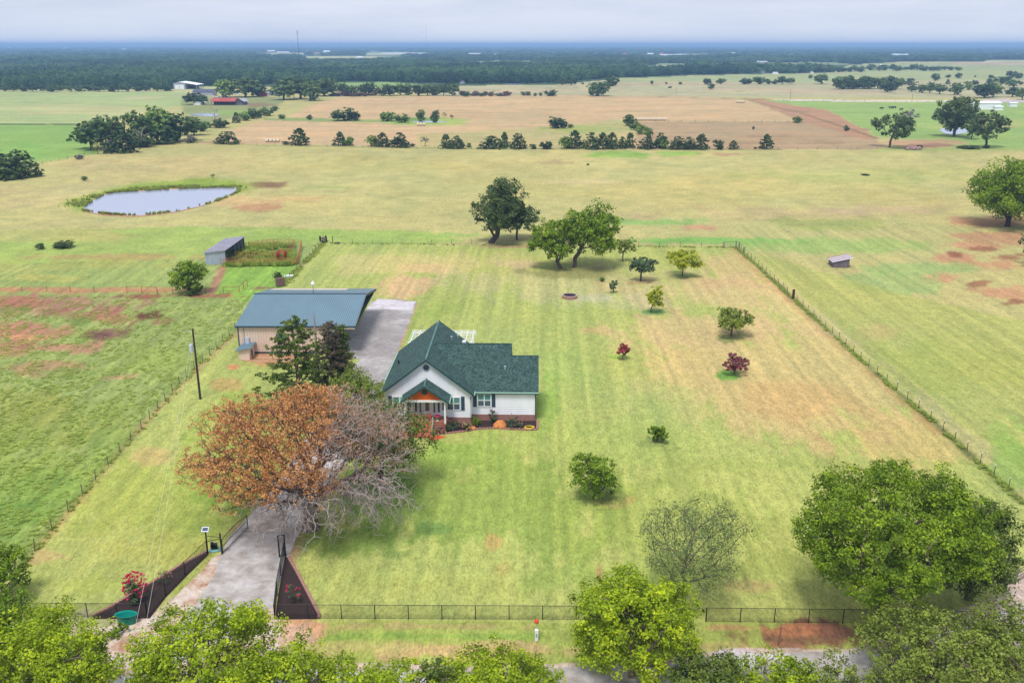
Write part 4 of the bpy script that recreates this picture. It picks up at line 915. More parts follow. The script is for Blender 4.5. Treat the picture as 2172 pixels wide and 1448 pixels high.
# flower bed
bed = [HL(2.8, -.1), HL(W1 + .1, -.1), HL(W1 + .1, WY0 - .05), HL(LX1 + .1, WY0 - .05), G(1139, 911), G(1128, 912.5), G(1090, 910.5), G(1050, 908.5), G(1015, 910), G(985, 915), G(950, 919), G(925, 922), HL(1.1, -4.3), HL(1.1, -3.0), HL(2.8, -2.9)]
bed = [(p[0], p[1]) for p in bed]
sheet('flower_bed', bed, .02, M['mulch'], world=True, jit=.02, n=60)
ed = [(p[0], p[1]) for p in [HL(LX1 + .35, WY0 + .2), G(1140, 905), G(1139, 911), G(1128, 912.5), G(1090, 910.5), G(1050, 908.5), G(1015, 910), G(985, 915), G(950, 919), G(925, 922)]]
eb = empty('bed_edging', (ed[0][0], ed[0][1], 0), 0, 'curved brick edging along the front flower bed', 'edging')
bm_ = MB().box(-.19, .19, -.14, .14, 0, .17); bme = bpy.data.meshes.new('brick'); bme.from_pydata(bm_.v, [], bm_.f); bme.materials.append(M['brickedge'])
def lay_bricks(parent, pts, o, sp=.42, mesh=None, lift=0):
    k = 0
    for a, b in zip(pts[:-1], pts[1:]):
        a, b = Vector(a), Vector(b); l = (b - a).length; n = max(1, int(l / sp)); an = math.atan2(b.y - a.y, b.x - a.x)
        for i in range(n):
            p = a.lerp(b, (i + .5) / n); q = link_mesh('brick', mesh or bme, parent, (p.x - o[0], p.y - o[1], lift + random.uniform(-.01, .01))); q.rotation_euler = (0, 0, an + random.uniform(-.06, .06)); k += 1
lay_bricks(eb, ed, ed[0])
sheet('front_walk', [G(918, 935), G(905, 928), HL(-1.9, -4.8)[:2], HL(1.0, -4.7)[:2], G(925, 923), G(948, 925.5)], .03, M['redwalk'], world=True)
sheet('patio', [HL(-W1 - 2.6, -1)[:2], HL(-W1 - .1, -1)[:2], HL(-1.9, -3.2)[:2], HL(-1.9, -5)[:2], HL(-W1 - 2.6, -5)[:2]], .026, M['deck'], world=True)
sheet('side_step', [HL(-W1 - 1.5, 12.0)[:2], HL(-W1 - .1, 12.0)[:2], HL(-W1 - .1, 13.6)[:2], HL(-W1 - 1.2, 13.6)[:2]], .03, M['redwalk'], world=True)

def shrub(name, label, x, y, w_, h, leafm, seed, size=.13, cat='shrub', flowers=None, group=None, n=26, per=34, bark='darkbark', nfl=60, fsize=.14, top_only=.0):
    rng = np.random.default_rng(seed); root = empty(name, (x, y, 0), 0, label, cat, group)
    P = crown_points((0, 0, h * .52), (w_ / 2, w_ / 2, h * .5), 7, n, rng, .42, zmin=-.9)
    N, par = grow(P, [(0, 0, -.03), (0, 0, h * .12)], h * .13, h * .16, rng, maxn=160); r, ch = radii(par, .012, max(.03, w_ * .02))
    link_mesh('stem', limb_mesh('stem', N, par, r, M[bark], 4), root)
    V, Q, rn = leaf_arrays(P, np.full(n, w_ * .13), per, size, rng, center=np.array((0, 0, h * .3))); V[:, 2] = np.maximum(V[:, 2], .02)
    link_mesh('foliage', leaf_mesh('foliage', V, Q, rn, M[leafm]), root)
    if flowers:
        d = rng.normal(size=(nfl, 3)); d[:, 2] = np.abs(d[:, 2]) * 1.1 + top_only - .3; d /= np.linalg.norm(d, axis=1)[:, None]
        Pf = np.array((0, 0, h * .52)) + d * np.array((w_ / 2, w_ / 2, h * .52)) * (.9 + .15 * rng.random((nfl, 1)))
        V, Q, rn = leaf_arrays(Pf, np.full(nfl, fsize * .9), 8, fsize, rng)
        link_mesh('blossom', leaf_mesh('blossom', V, Q, rn, M[flowers]), root)
    return root
sx = lambda px, py: G(px, py)
p = sx(960, 913); shrub('shrub', 'rounded grey-green shrub beside the porch base', p[0], p[1], 1.9, 1.5, 'shrub_leaves', 1, flowers='dried_leaves', nfl=8, fsize=.1)
p = sx(991, 912); shrub('flowering_plant', 'yellow-green plant with cream blooms in the middle of the bed', p[0], p[1], 1.2, 1.3, 'olive_leaves', 2, flowers='white_blooms' if 'white_blooms' in M else 'dried_leaves', nfl=14, fsize=.22, cat='plant')
p = sx(1010, 901); shrub('shrub', 'bright green low shrub at the wall corner by the downspout', p[0], p[1], 1.5, 1.2, 'green_leaves', 3)
p = sx(1046, 896); shrub('shrub', 'upright dark shrub with pink buds against the brick base', p[0], p[1], 1.5, 1.9, 'shrub_leaves', 4, flowers='mauve_flowers', nfl=10, fsize=.12)
p = sx(1092, 907); shrub('shrub', 'wide green shrub right of the orange boulder', p[0], p[1], 2.2, 1.9, 'shrub_leaves', 5, flowers='dried_leaves', nfl=16, fsize=.12)
p = sx(935, 918); shrub('flowering_plant', 'dark red potted plant with white blooms below the porch', p[0], p[1], 1.3, .8, 'mauve_flowers', 6, flowers='dried_leaves', nfl=12, fsize=.2, cat='plant')
def boulder(px, py, r, h, label, seed):
    rg = random.Random(seed); bm = bmesh.new(); bmesh.ops.create_icosphere(bm, subdivisions=3, radius=1)
    for v in bm.verts:
        n_ = fbm(np.array([v.co.x * 1.7 + seed]), np.array([v.co.y * 1.7 + v.co.z]), seed)[0]; v.co *= .85 + .3 * n_; v.co = Vector((v.co.x * r, v.co.y * r * .8, max(v.co.z, -.3) * h))
    me = bpy.data.meshes.new('boulder'); bm.to_mesh(me); bm.free(); me.materials.append(M['stone']); p = G(px, py)
    return tag(link_mesh('boulder', me, None, (p[0], p[1], .12 * h)), label, 'boulder')
boulder(1060, 905, .95, .8, 'large orange sandstone boulder in the front flower bed', 3); boulder(1002, 909, .5, .35, 'small flat orange rock beside the cream-blooming plant', 5)
p = G(1122, 908); hz = MB()
for k in range(3): hz.tube([(.62 * math.cos(a) + .04 * k, (.5 - .03 * k) * math.sin(a), .06 + .07 * k) for a in np.linspace(0, 6.28, 22)], .04, 5)
tag(hz.build('garden_hose', M['yellow'], None, loc=(p[0], p[1], 0)), 'coiled yellow garden hose at the right end of the bed', 'hose')
# porch furniture
def chair(name, label, x, y, z, rz, m, group=None, s=1.0):
    r = empty(name, (x, y, z), rz, label, 'chair', group)
    for a in (-.24, .24):
        for b in (-.22, .22): MB().box(a - .025, a + .025, b - .025, b + .025, 0, .42 if b < 0 else .95).build('leg', M['white'], r)
    MB().box(-.28, .28, -.26, .26, .40, .48).build('seat', M[m], r); MB().box(-.27, .27, .20, .27, .5, 1.0).build('backrest', M[m], r)
    for a in (-.29, .26): MB().box(a, a + .04, -.24, .22, .62, .66).build('armrest', M['white'], r)
    r.scale = (s, s, s); return r
for i, x in enumerate((-1.75, -.75, .35)):
    q = HL(x, -1.7); chair('porch_chair', ('white porch chair with red cushions left of the steps', 'white porch chair with red cushions before the sidelight', 'white porch chair with red cushions before the front door')[i], q[0], q[1], PF, HR + math.pi + .2 * i, 'redfab', 'red cushioned chairs on the front porch')
q = HL(1.5, -1.6); tb = empty('porch_table', (q[0], q[1], PF), 0, 'round red-topped table behind the porch railing', 'table')
MB().lathe([(.35, .62), (.42, .64), (.42, .68), (0, .69)], n=14).build('table_top', M['pink'], tb); MB().lathe([(.25, 0), (.05, .05), (.05, .62)], n=10).build('pedestal', M['white'], tb)
for i, (px, py) in enumerate(((792, 925), (820, 930), (838, 928), (812, 868))):
    p = G(px, py); chair('patio_chair', ('red patio chair glimpsed through the dead oak, leftmost', 'red patio chair in the middle behind the bare oak twigs', 'red patio chair nearest the front walk', 'red patio chair by the garage end of the house')[i], p[0], p[1], .02, i * 1.3, 'redfab', 'red patio chairs behind the oak', 1.25)

# ------------------------------------------------------------------ metal barn
BXL, BXR, BY0, BYR, BY1, BZE, BZR = -45.35, -25.9, 145.3, 157.7, 169.6, 4.95, 7.0
barn = empty('barn', (BXL, BY0, 0), 0, 'cream metal barn with blue ribbed roof and open carport end', 'barn')
bx = lambda x: x - BXL
by = lambda y: y - BY0
XW = -31.0
MB().prism([(0, 0), (by(BY1) - .3, 0), (by(BY1) - .3, BZE), (by(BYR), BZR - .12), (0, BZE)], 'x', 0, bx(XW)).build('wall', M['cream'], barn)
rib = MB()
for k in range(int(bx(XW) / .45)): rib.box(.1 + k * .45, .16 + k * .45, -.045, -.002, .35, BZE - .1)
tag(rib.build('wall_rib', M['creamrib'], barn), kind='stuff')
MB().box(-.05, bx(XW), -.06, .0 - .003, 0, .35).build('base_trim', M['soffit'], barn)
MB().box(-.08, .1, -.08, -.048, 0, BZE).build('corner_trim', M['bluetrim'], barn)
r_ = MB(); x0, x1 = -.35, bx(BXR)
slb = (BZR - BZE) / (BYR - BY0); yo = .35
r_.slab([(x0, -yo, BZE - yo * slb), (x1, -yo, BZE - yo * slb), (x1, by(BYR), BZR), (x0, by(BYR), BZR)], .18)
r_.slab([(x0, by(BYR), BZR), (x1, by(BYR), BZR), (x1, by(BY1), BZE - .1), (x0, by(BY1), BZE - .1)], .18)
roof_b = r_.build('roof', M['blueroof'], barn)
rb = MB(); rv = MB()
for k in range(int((x1 - x0) / .33) + 1):
    x = x0 + .03 + k * .33
    rb.hexa([(x, -yo - .01, BZE - yo*slb + .002), (x + .07, -yo - .01, BZE - yo*slb + .002), (x + .07, by(BYR), BZR + .002), (x, by(BYR), BZR + .002)], [(x + .02, -yo - .01, BZE - yo*slb + .055), (x + .05, -yo - .01, BZE - yo*slb + .055), (x + .05, by(BYR), BZR + .055), (x + .02, by(BYR), BZR + .055)])
    rv.hexa([(x, by(BYR), BZR + .002), (x + .07, by(BYR), BZR + .002), (x + .07, by(BY1), BZE - .098), (x, by(BY1), BZE - .098)], [(x + .02, by(BYR), BZR + .055), (x + .05, by(BYR), BZR + .055), (x + .05, by(BY1), BZE - .045), (x + .02, by(BY1), BZE - .045)])
tag(rb.build('roof_rib', M['bluerib'], roof_b), kind='stuff'); tag(rv.build('roof_rib', M['bluerib'], roof_b), kind='stuff')
MB().box(x0, x1, by(BYR) - .15, by(BYR) + .15, BZR + .03, BZR + .085).build('ridge_cap', M['bluetrim'], roof_b)
MB().box(x0, x1 + .02, -yo - .06, -yo - .012, BZE - yo*slb - .22, BZE - yo*slb + .02).build('eave_trim', M['bluetrim'], barn)
fs = MB(); fs.prism([(-yo, BZE - yo*slb - .45), (by(BYR), BZR - .45), (by(BY1), BZE - .55), (by(BY1), BZE - .08), (by(BYR), BZR + .02), (-yo, BZE - yo*slb + .02)], 'x', x1, x1 + .06); fs.build('gable_trim', M['bluetrim'], barn)
MB().box(bx(XW), x1, -.28, -.22, BZE - .62, BZE - .25).build('carport_beam', M['cream'], barn)
MB().box(bx(XW) + .1, x1 - .05, .2, by(BY1) - .5, BZE - .34, BZE - .28).build('carport_soffit', M['soffit'], barn)
for yy in (3, 9.5, 16): MB().box(bx(XW), bx(XW) + .06, yy, yy + 4, .02, 3.6).build('rollup_door', M['whitemetal'], barn)
wn_ = MB().box(bx(-39.1), bx(-37.0), -.09, -.045, 2.3, 3.45).build('window', M['bluetrim'], barn); MB().box(bx(-38.95), bx(-37.15), -.11, -.091, 2.45, 3.3).build('pane', M['blind'], wn_)
MB().box(1.15, 1.75, -.30, -.062, 1.75, 2.9).build('meter_box', M['transformer'], barn); MB().box(.8, 1.05, -.22, -.062, 1.7, 2.1).build('meter', M['galv'], barn)
MB().tube([(.95, -.15, 2.1), (.95, -.15, 4.5), (.75, -.4, 4.75)], .035, 5).build('conduit', M['tpost'], barn)
yl = empty('yard_lamp', (-35.2, 157.75, 7.03), 0, 'white yard lamp on a short mast at the barn ridge', 'lamp')
MB().tube([(0, 0, -.05), (0, 0, 1.6)], .05, 6).build('mast', M['tpost'], yl); MB().lathe([(.05, 1.5), (.32, 1.62), (.34, 1.8), (.2, 2.15), (0, 2.3)], n=12).build('lamp_shade', M['white'], yl)
# kennel beside the barn
kn = empty('kennel', (-44.6, 142.1, 0), 0, 'small cream kennel with a sloping blue roof by the barn corner', 'kennel')
MB().hexa([(0, 0, 0), (1.75, 0, 0), (1.75, 3.0, 0), (0, 3.0, 0)], [(0, 0, 1.65), (1.75, 0, 1.95), (1.75, 3.0, 1.95), (0, 3.0, 1.65)]).build('wall', M['cream'], kn)
MB().slab([(-.45, -.35, 1.65), (2.15, -.35, 2.1), (2.15, 3.1, 2.1), (-.45, 3.1, 1.65)], .08).build('roof', M['blueroof'], kn)
rr = MB()
for k in range(9): rr.slab([(-.45 , -.3 + k * .41, 1.69), (2.15, -.3 + k * .41, 2.14), (2.15, -.24 + k * .41, 2.14), (-.45, -.24 + k * .41, 1.69)], .03)
tag(rr.build('roof_rib', M['bluerib'], kn), kind='stuff')
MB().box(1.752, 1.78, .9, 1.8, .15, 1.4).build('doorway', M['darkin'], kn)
kf = empty('kennel_run', (-42.8, 142.2, 0), 0, 'bare wire dog run with thin posts beside the kennel', 'fence')
for x, y in ((.3, -.1), (3.7, -.1), (7.4, -.1), (7.4, 2.9)): MB().tube([(x, y, 0), (x, y, 1.75)], .045, 6).build('post', M['wire'], kf)
for z in (.1, 1.7): MB().tube([(.3, -.1, z), (7.4, -.1, z), (7.4, 2.9, z)], .02, 4).build('rail', M['wire'], kf)
sheet('bare_dirt', [G(513, 765), G(560, 768), G(655, 768), G(660, 750), G(540, 747)], .012, M['dirt'], world=True, jit=.2, n=60)

# ------------------------------------------------------------------ loafing shed and corral
sh = empty('loafing_shed', (-71.7, 210.4, 0), 0, 'grey sheet-metal loafing shed open toward the rusty corral', 'shed')
W_, L_s = 4.75, 16.2
MB().hexa([(0, 0, 0), (W_, 0, 0), (W_, .08, 0), (0, .08, 0)], [(0, 0, 2.75), (W_, 0, 3.35), (W_, .08, 3.35), (0, .08, 2.75)]).build('wall', M['galv'], sh)
MB().box(0, .08, .085, L_s, 0, 2.74).build('wall', M['galv'], sh)
MB().hexa([(.085, L_s - .08, 0), (W_, L_s - .08, 0), (W_, L_s, 0), (.085, L_s, 0)], [(.085, L_s - .08, 2.74), (W_, L_s - .08, 3.35), (W_, L_s, 3.35), (.085, L_s, 2.74)]).build('wall', M['galv'], sh)
MB().slab([(-.3, -.3, 2.86), (W_ + .3, -.3, 3.52), (W_ + .3, L_s + .3, 3.52), (-.3, L_s + .3, 2.86)], .1).build('roof', M['galvroof'], sh)
rr = MB()
for k in range(56): y = -.28 + k * .3; rr.slab([(-.3, y, 2.90), (W_ + .3, y, 3.56), (W_ + .3, y + .05, 3.56), (-.3, y + .05, 2.90)], .035)
tag(rr.build('roof_rib', M['galvroof'], sh), kind='stuff')
rr = MB()
for k in range(15): rr.box(.15 + k * .31, .2 + k * .31, -.03, -.002, 0, 2.74 + (.15 + k * .31) * .126)
tag(rr.build('wall_rib', M['galv'], sh), kind='stuff')
for k in range(6): MB().box(W_ - .12, W_, .1 + k * 3.15, .22 + k * 3.15, 0, 3.3).build('post', M['bluetrim'], sh)
for z in (1.1, 2.1): MB().box(.085, .14, .1, L_s - .1, z, z + .1).build('girt', M['bluetrim'], sh)
def pipe_fence(name, label, pts, rails, h, m='rust', post_sp=3.0, r=.045, cat='fence', group=None, pr=.055):
    o = empty(name, (pts[0][0], pts[0][1], 0), 0, label, cat, group); ox, oy = pts[0][0], pts[0][1]
    P = [Vector((p[0] - ox, p[1] - oy)) for p in pts]; pos = []
    for a, b in zip(P[:-1], P[1:]):
        n = max(1, round((b - a).length / post_sp)); pos += [a.lerp(b, k / n) for k in range(n)]
    pos.append(P[-1])
    for q in pos: MB().tube([(q.x, q.y, 0), (q.x, q.y, h + .05)], pr, 6).build('post', M[m], o)
    for z in rails: MB().tube([(q.x, q.y, z) for q in P], r, 5).build('rail', M[m], o)
    return o
c0 = [(-66.6, 209.7), (-50.3, 209.7), (-50.3, 211), (-53.5, 230.2), (-57, 231.5), (-62.5, 231.0), (-66.6, 229.0)]
pipe_fence('corral', 'rusty pipe corral joined to the open side of the grey shed', c0, (.45, .85, 1.25, 1.65), 1.75)
pipe_fence('corral_divider', 'rusty pipe divider across the middle of the corral', [(-66.6, 216.5), (-57.5, 216.5), (-55.8, 216.5)], (.5, 1.0, 1.6), 1.7)
pipe_fence('corral_alley', 'rusty pipe alley leading back from the red chute', [(-55.8, 213), (-54.8, 221), (-55.5, 230.4)], (.5, 1.0, 1.6), 1.7)
pipe_fence('pipe_arch', 'tall rusty pipe arch above the back rail of the corral', [(-62.2, 226.0), (-59.6, 226.2)], (2.6,), 2.9)
ch_ = empty('squeeze_chute', (-54.9, 213.6, 0), .1, 'red steel squeeze chute inside the rusty corral', 'chute')
for x in (-.8, .8): MB().box(x - .05, x + .05, 0, 3.0, .25, 1.9).build('side_panel', M['redsteel'], ch_)
for y in (0, 1.5, 3.0): MB().prism([(-1, 0), (-.88, 0), (-.88, 2.05), (.88, 2.05), (.88, 0), (1, 0), (1, 2.2), (-1, 2.2)], 'y', y, y + .12).build('hoop', M['redsteel'], ch_)
pipe_fence('pipe_gate_panel', 'rusty pipe panel standing alone left of the round field tree', [G(270, 622), G(333, 624)], (.5, 1.55), 1.6, post_sp=3.4)
pipe_fence('pipe_gate_panel', 'rusty pipe panel angled beside the barn behind its roof', [G(474, 622), G(508, 621), G(525, 607)], (.5, 1.35), 1.45, post_sp=3.2)
pipe_fence('pipe_wing_panel', 'short rusty pipe panel at the front corner of the grey shed', [G(469, 563), G(480, 562)], (.5, 1.4), 1.5)

# small run-in shed on the right
rs = empty('run_in_shed', (74.2, 207.4, 0), math.radians(-3), 'low weathered plank shelter with striped sheet roof in the right pasture', 'shed')
MB().hexa([(0, 0, 0), (3.6, 0, 0), (3.6, .08, 0), (0, .08, 0)], [(0, 0, 1.25), (3.6, 0, 2.1), (3.6, .08, 2.1), (0, .08, 1.25)]).build('wall', M['oldwood'], rs)
MB().box(0, .08, .085, 4.0, 0, 1.24).build('wall', M['oldwood'], rs); MB().hexa([(0.085, 3.92, 0), (3.6, 3.92, 0), (3.6, 4, 0), (.085, 4, 0)], [(.085, 3.92, 1.25), (3.6, 3.92, 2.1), (3.6, 4, 2.1), (.085, 4, 1.25)]).build('wall', M['oldwood'], rs)
for k in range(6):
    a = -.25 + k * .78; MB().slab([(-.35, a, 1.32 + .01 * (k % 2)), (4.3, a, 2.38 + .01 * (k % 2)), (4.3, a + .76, 2.38 + .01 * (k % 2)), (-.35, a + .76, 1.32 + .01 * (k % 2))], .05).build('roof_panel', M['brownsheet' if k % 2 else 'shadeplank'], rs)
MB().box(3.5, 3.62, .1, .22, 0, 2.05).build('post', M['oldwood'], rs); MB().box(3.5, 3.62, 3.7, 3.82, 0, 2.05).build('post', M['oldwood'], rs)

# ------------------------------------------------------------------ far buildings
def shed_far(name, label, px, py, wpx, hpx, depth, wallm, roofm, cat='barn', gable='y', rise=.25, rz=0., door=None):
    X, D = G(px, py); m_ = mpp(D); w_ = wpx * m_; h = hpx * m_ * .97; o = empty(name, (X, D, 0), rz, label, cat)
    e = h * (1 - rise)
    if gable == 'y':
        MB().prism([(-w_/2, 0), (w_/2, 0), (w_/2, e), (0, h), (-w_/2, e)], 'y', 0, depth).build('wall', M[wallm], o)
        r = MB()
        for s in (-1, 1): r.slab([(0, -.4, h + .15), (s * (w_/2 + .5), -.4, e - .1 * h), (s * (w_/2 + .5), depth + .4, e - .1 * h), (0, depth + .4, h + .15)][::s], .2)
        r.build('roof', M[roofm], o)
    else:
        MB().prism([(0, 0), (depth, 0), (depth, e), (depth/2, h), (0, e)], 'x', -w_/2, w_/2).build('wall', M[wallm], o)
        r = MB(); r.slab([(-w_/2 - .4, -.4, e), (w_/2 + .4, -.4, e), (w_/2 + .4, depth/2, h + .2), (-w_/2 - .4, depth/2, h + .2)], .2); r.slab([(-w_/2 - .4, depth/2, h + .2), (w_/2 + .4, depth/2, h + .2), (w_/2 + .4, depth + .4, e), (-w_/2 - .4, depth + .4, e)], .2)
        r.build('roof', M[roofm], o)
    for (a, b, c, mm, nm) in (door or []): MB().box(a * w_, b * w_, -.12, -.004, 0.02, c * h).build(nm, M[mm], o)
    return o, w_, h
o, w_, h = shed_far('hay_barn', 'big white barn with twin doors and a long open side', 381, 189.5, 25, 15, 26, 'greywall', 'whitemetal', rz=0, door=[(-.38, -.02, .62, 'whitemetal', 'door'), (.02, .38, .62, 'whitemetal', 'door')], rise=.2)
h2_ = MB(); h2_.slab([(0, -.3, h + .3), (w_ * 1.5, -.3, h * .62), (w_ * 1.5, 26, h * .62), (0, 26, h + .3)], .25); h2_.build('lean_to_roof', M['whitemetal'], o)
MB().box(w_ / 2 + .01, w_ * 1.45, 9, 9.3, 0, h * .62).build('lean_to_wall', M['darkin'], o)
for k in range(5): MB().box(w_ * 1.42, w_ * 1.46, k * 6.2, k * 6.2 + .3, 0, h * .62).build('post', M['greywall'], o)
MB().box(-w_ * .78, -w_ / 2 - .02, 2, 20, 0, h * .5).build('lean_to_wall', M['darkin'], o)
shed_far('farm_shed', 'long grey building with dark roof below the white barn', 430, 202.5, 42, 12, 14, 'greywall', 'darkroof', gable='x', rise=.38)
X, D = G(478, 223.5); o = empty('red_roof_barn', (X, D, 0), 0, 'old open barn with a faded red tin roof', 'barn')
m_ = mpp(D); W2 = 60 * m_; 
MB().slab([(-W2/2 - .5, -1, 3.2), (W2 * .35, -1, 3.2), (W2 * .35, 9, 5.6), (-W2/2 - .5, 9, 5.6)], .18).build('roof', M['redroof'], o)
MB().slab([(-W2/2 - .5, 9, 5.6), (W2 * .35, 9, 5.6), (W2 * .35, 17, 3.4), (-W2/2 - .5, 17, 3.4)], .18).build('roof', M['redroof'], o)
MB().prism([(0, 0), (7, 0), (3.5, 5.0), (0, 3.0)], 'y', 1, 15).build('lean_to_wall', M['oldwood'], o).location.x = W2 * .36
MB().slab([(W2 * .36, 0, 3.1), (W2 * .36 + 3.6, 0, 5.2), (W2 * .36 + 3.6, 15.5, 5.2), (W2 * .36, 15.5, 3.1)], .15).build('lean_to_roof', M['galvroof'], o)
MB().slab([(W2 * .36 + 3.6, 0, 5.2), (W2 * .36 + 7.4, 0, 2.9), (W2 * .36 + 7.4, 15.5, 2.9), (W2 * .36 + 3.6, 15.5, 5.2)], .15).build('lean_to_roof', M['galvroof'], o)
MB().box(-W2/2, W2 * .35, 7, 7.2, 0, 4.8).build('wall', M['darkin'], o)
for k in range(9): MB().box(-W2/2 + k * W2 * .1, -W2/2 + k * W2 * .1 + .3, 0, .3, 0, 3.1).build('post', M['oldwood'], o)
shed_far('farmhouse', 'red farmhouse with grey roof beneath the big oaks', 556, 205, 17, 13, 9, 'redwall', 'galvroof', 'house', rise=.35, rz=.15)
shed_far('farmhouse_wing', 'low grey-roofed annex beside the red farmhouse', 575, 203, 22, 10, 9, 'greywall', 'galvroof', 'house', gable='x', rise=.45)
shed_far('small_shed', 'small white shed beneath the tree left of the red roof barn', 418, 223, 15, 7, 5, 'whitemetal', 'galvroof', rise=.3)
o, w_, h = shed_far('long_white_barn', 'long white metal barn beyond the two big oaks at right', 2092, 233, 60, 17, 9, 'whitemetal', 'whitemetal', gable='x', rise=.16)
shed_far('white_annex', 'small white box shed against the long barn end', 2119, 234.5, 17, 9, 4, 'whitemetal', 'whitemetal', 'shed', gable='x', rise=.1)
shed_far('white_box_shed', 'white box shed standing apart near the right edge', 2150, 227, 15, 9, 5, 'whitemetal', 'whitemetal', 'shed', gable='x', rise=.1)
shed_far('distant_house', 'pale house with pointed roof among distant trees at right', 1871, 144, 12, 7, 10, 'greywall', 'whitemetal', 'house', rise=.55)
shed_far('distant_house', 'tiny white house in the trees left of the pointed-roof house', 1849, 144, 6, 4, 8, 'whitemetal', 'whitemetal', 'house', rise=.4)
shed_far('distant_house', 'grey house at the forest edge above the middle trees', 1617, 135, 22, 5, 14, 'greywall', 'galvroof', 'house', gable='x', rise=.5)
shed_far('distant_trailer', 'pale trailer on the far pasture left of the wood', 1645, 157.5, 11, 4, 4, 'whitemetal', 'whitemetal', 'trailer', gable='x', rise=.1)
shed_far('distant_shed', 'white shed at the forest edge under the tree line', 1618, 155, 10, 4, 6, 'greywall', 'whitemetal', 'shed', rise=.3)
shed_far('distant_shed', 'tiny white shed alone on the right far pasture', 1723, 156, 6, 3.4, 5, 'whitemetal', 'whitemetal', 'shed', rise=.3)
shed_far('distant_warehouse', 'wide white warehouse roof in the hazy distance at right', 1912, 119, 34, 4, 60, 'whitemetal', 'whitemetal', 'warehouse', gable='x', rise=.4)
shed_far('distant_house', 'white-roofed house by the small water at the wood edge', 980, 178, 10, 6, 8, 'greywall', 'galvroof', 'house', rise=.4)
far_b = [(262, 107, 14, 2.6, 'dome-like white roof in the left distance'), (138, 105, 9, 2.2, 'tiny white building at the far left'), (298, 108, 8, 2, 'small white roof right of the dome-like roof'), (330, 109, 3, 3, 'white speck of a silo in the left distance'), (348, 109, 4, 2.6, 'pale little tower block on the left skyline'),
         (575, 111, 16, 3, 'long pale building left of the radio mast'), (600, 113.5, 26, 2.6, 'low pale block beside the radio mast'), (672, 115, 12, 3, 'orange-roofed building right of the radio mast'), (692, 113, 14, 4, 'white hall right of the radio mast'), (650, 112.5, 6, 3, 'white gable just right of the radio mast'), (762, 123.5, 12, 2.4, 'white roof on the far green field'),
         (840, 116, 60, 2.6, 'long tan building in the middle distance'), (890, 116, 36, 2.6, 'second long tan building in the middle distance'), (940, 107, 6, 2, 'tiny white house above the middle forest'), (1012, 116, 36, 2.2, 'pale strip of roofs in the middle forest'), (1326, 118, 8, 4, 'pink-roofed building right of centre'), (1404, 117.5, 7, 4, 'red-roofed building right of centre'), (1380, 117, 12, 3, 'cream building between two red roofs'), (1430, 118, 60, 2, 'long low white roof right of centre'), (1556, 116, 10, 3, 'white roof left of the far warehouse'), (1230, 120, 5, 2.4, 'small orange roof in the centre forest'), (1677, 118, 6, 2.4, 'tiny white roof above the right woods'), (2160, 117, 12, 2.4, 'white roof at the far right edge'), (20, 104, 6, 2.4, 'tiny white house at the left horizon')]
for (px, py, w_, h_, lb) in far_b:
    shed_far('distant_building', lb, px, py, w_, h_ * 1.3, 30, 'redroof' if 'red' in lb and 'roofed' in lb else ('whitemetal' if 'white' in lb else 'hay'), 'redroof' if ('red-' in lb or 'pink' in lb or 'orange' in lb) else 'whitemetal', 'building', gable='x', rise=.4)
# vehicles by the farm
def car(px, py, label, m='whitemetal', rz=0., s=1.0):
    X, D = G(px, py); o = empty('parked_car', (X, D, 0), rz, label, 'car', 'white vehicles parked around the far farm')
    MB().prism([(-2.3, .35), (2.3, .35), (2.35, .85), (1.6, 1.0), (-2.2, 1.05), (-2.35, .8)], 'y', -.9, .9).build('body', M[m], o)
    MB().prism([(-1.9, 1.04), (.9, 1.0), (.3, 1.5), (-1.5, 1.5)], 'y', -.78, .78).build('cabin', M['glass'], o)
    for x in (-1.5, 1.5):
        for y in (-.85, .85): MB().prism([(x + .35 * math.cos(a), .35 + .35 * math.sin(a)) for a in np.linspace(0, 5.5, 8)], 'y', y - .1, y + .1).build('wheel', M['rubber'], o)
    o.scale = (s * 1.3,) * 3; return o
for (px, py, lb, rz) in [(437, 218, 'white pickup left of the red roof barn', .4), (447, 201.5, 'white car by the grey building front', 0), (460, 207, 'white vehicle behind the red roof barn', .2), (478, 206.5, 'white trailer truck just behind the red tin roof', 0), (487, 201, 'white car under the light green farm tree', .8), (497, 201, 'white van beside the light green farm tree', 0), (505, 202, 'white truck between the farm trees', -.3), (2129, 199, 'white car beyond the long white barn', 0)]: car(px, py, lb, rz=rz)
p = G(664, 208); bt = MB().tube([(0, 0, 1.1), (5, 1, 1.1)], 1.1, 10).build('propane_tank', M['hay'], None, loc=(p[0], p[1], 0)); tag(bt, 'pale round tank at the left corner of the tan field', 'tank')
# radio masts
def mast(px, D, top, w_, label):
    X = (px - CX) * mpp(D); o = empty('radio_mast', (X, D, 0), 0, label, 'mast')
    for a in (0, 2.09, 4.19): MB().tube([(w_ * math.cos(a), w_ * math.sin(a), 0), (w_ * math.cos(a), w_ * math.sin(a), top)], w_ * .22, 4).build('leg', M['darkroof'], o)
    lt = MB(); z = 0; k = 0
    while z < top - w_ * 4:
        a, b = (k % 3) * 2.09, ((k + 1) % 3) * 2.09; lt.tube([(w_ * math.cos(a), w_ * math.sin(a), z), (w_ * math.cos(b), w_ * math.sin(b), z + w_ * 3)], w_ * .12, 3); z += w_ * 1.5; k += 1
    lt.build('lattice', M['darkroof'], o); return o
mo = mast(637, 1500, 69.5, .38, 'hazy radio mast with antennas on the left horizon')
for z in (65, 68.2): MB().lathe([(.9, z), (.9, z + 1.0), (0, z + 1.2)], n=8).build('antenna', M['darkroof'], mo)
mast(907, 1150, 69.8, .10, 'very thin tall mast near the middle of the horizon')

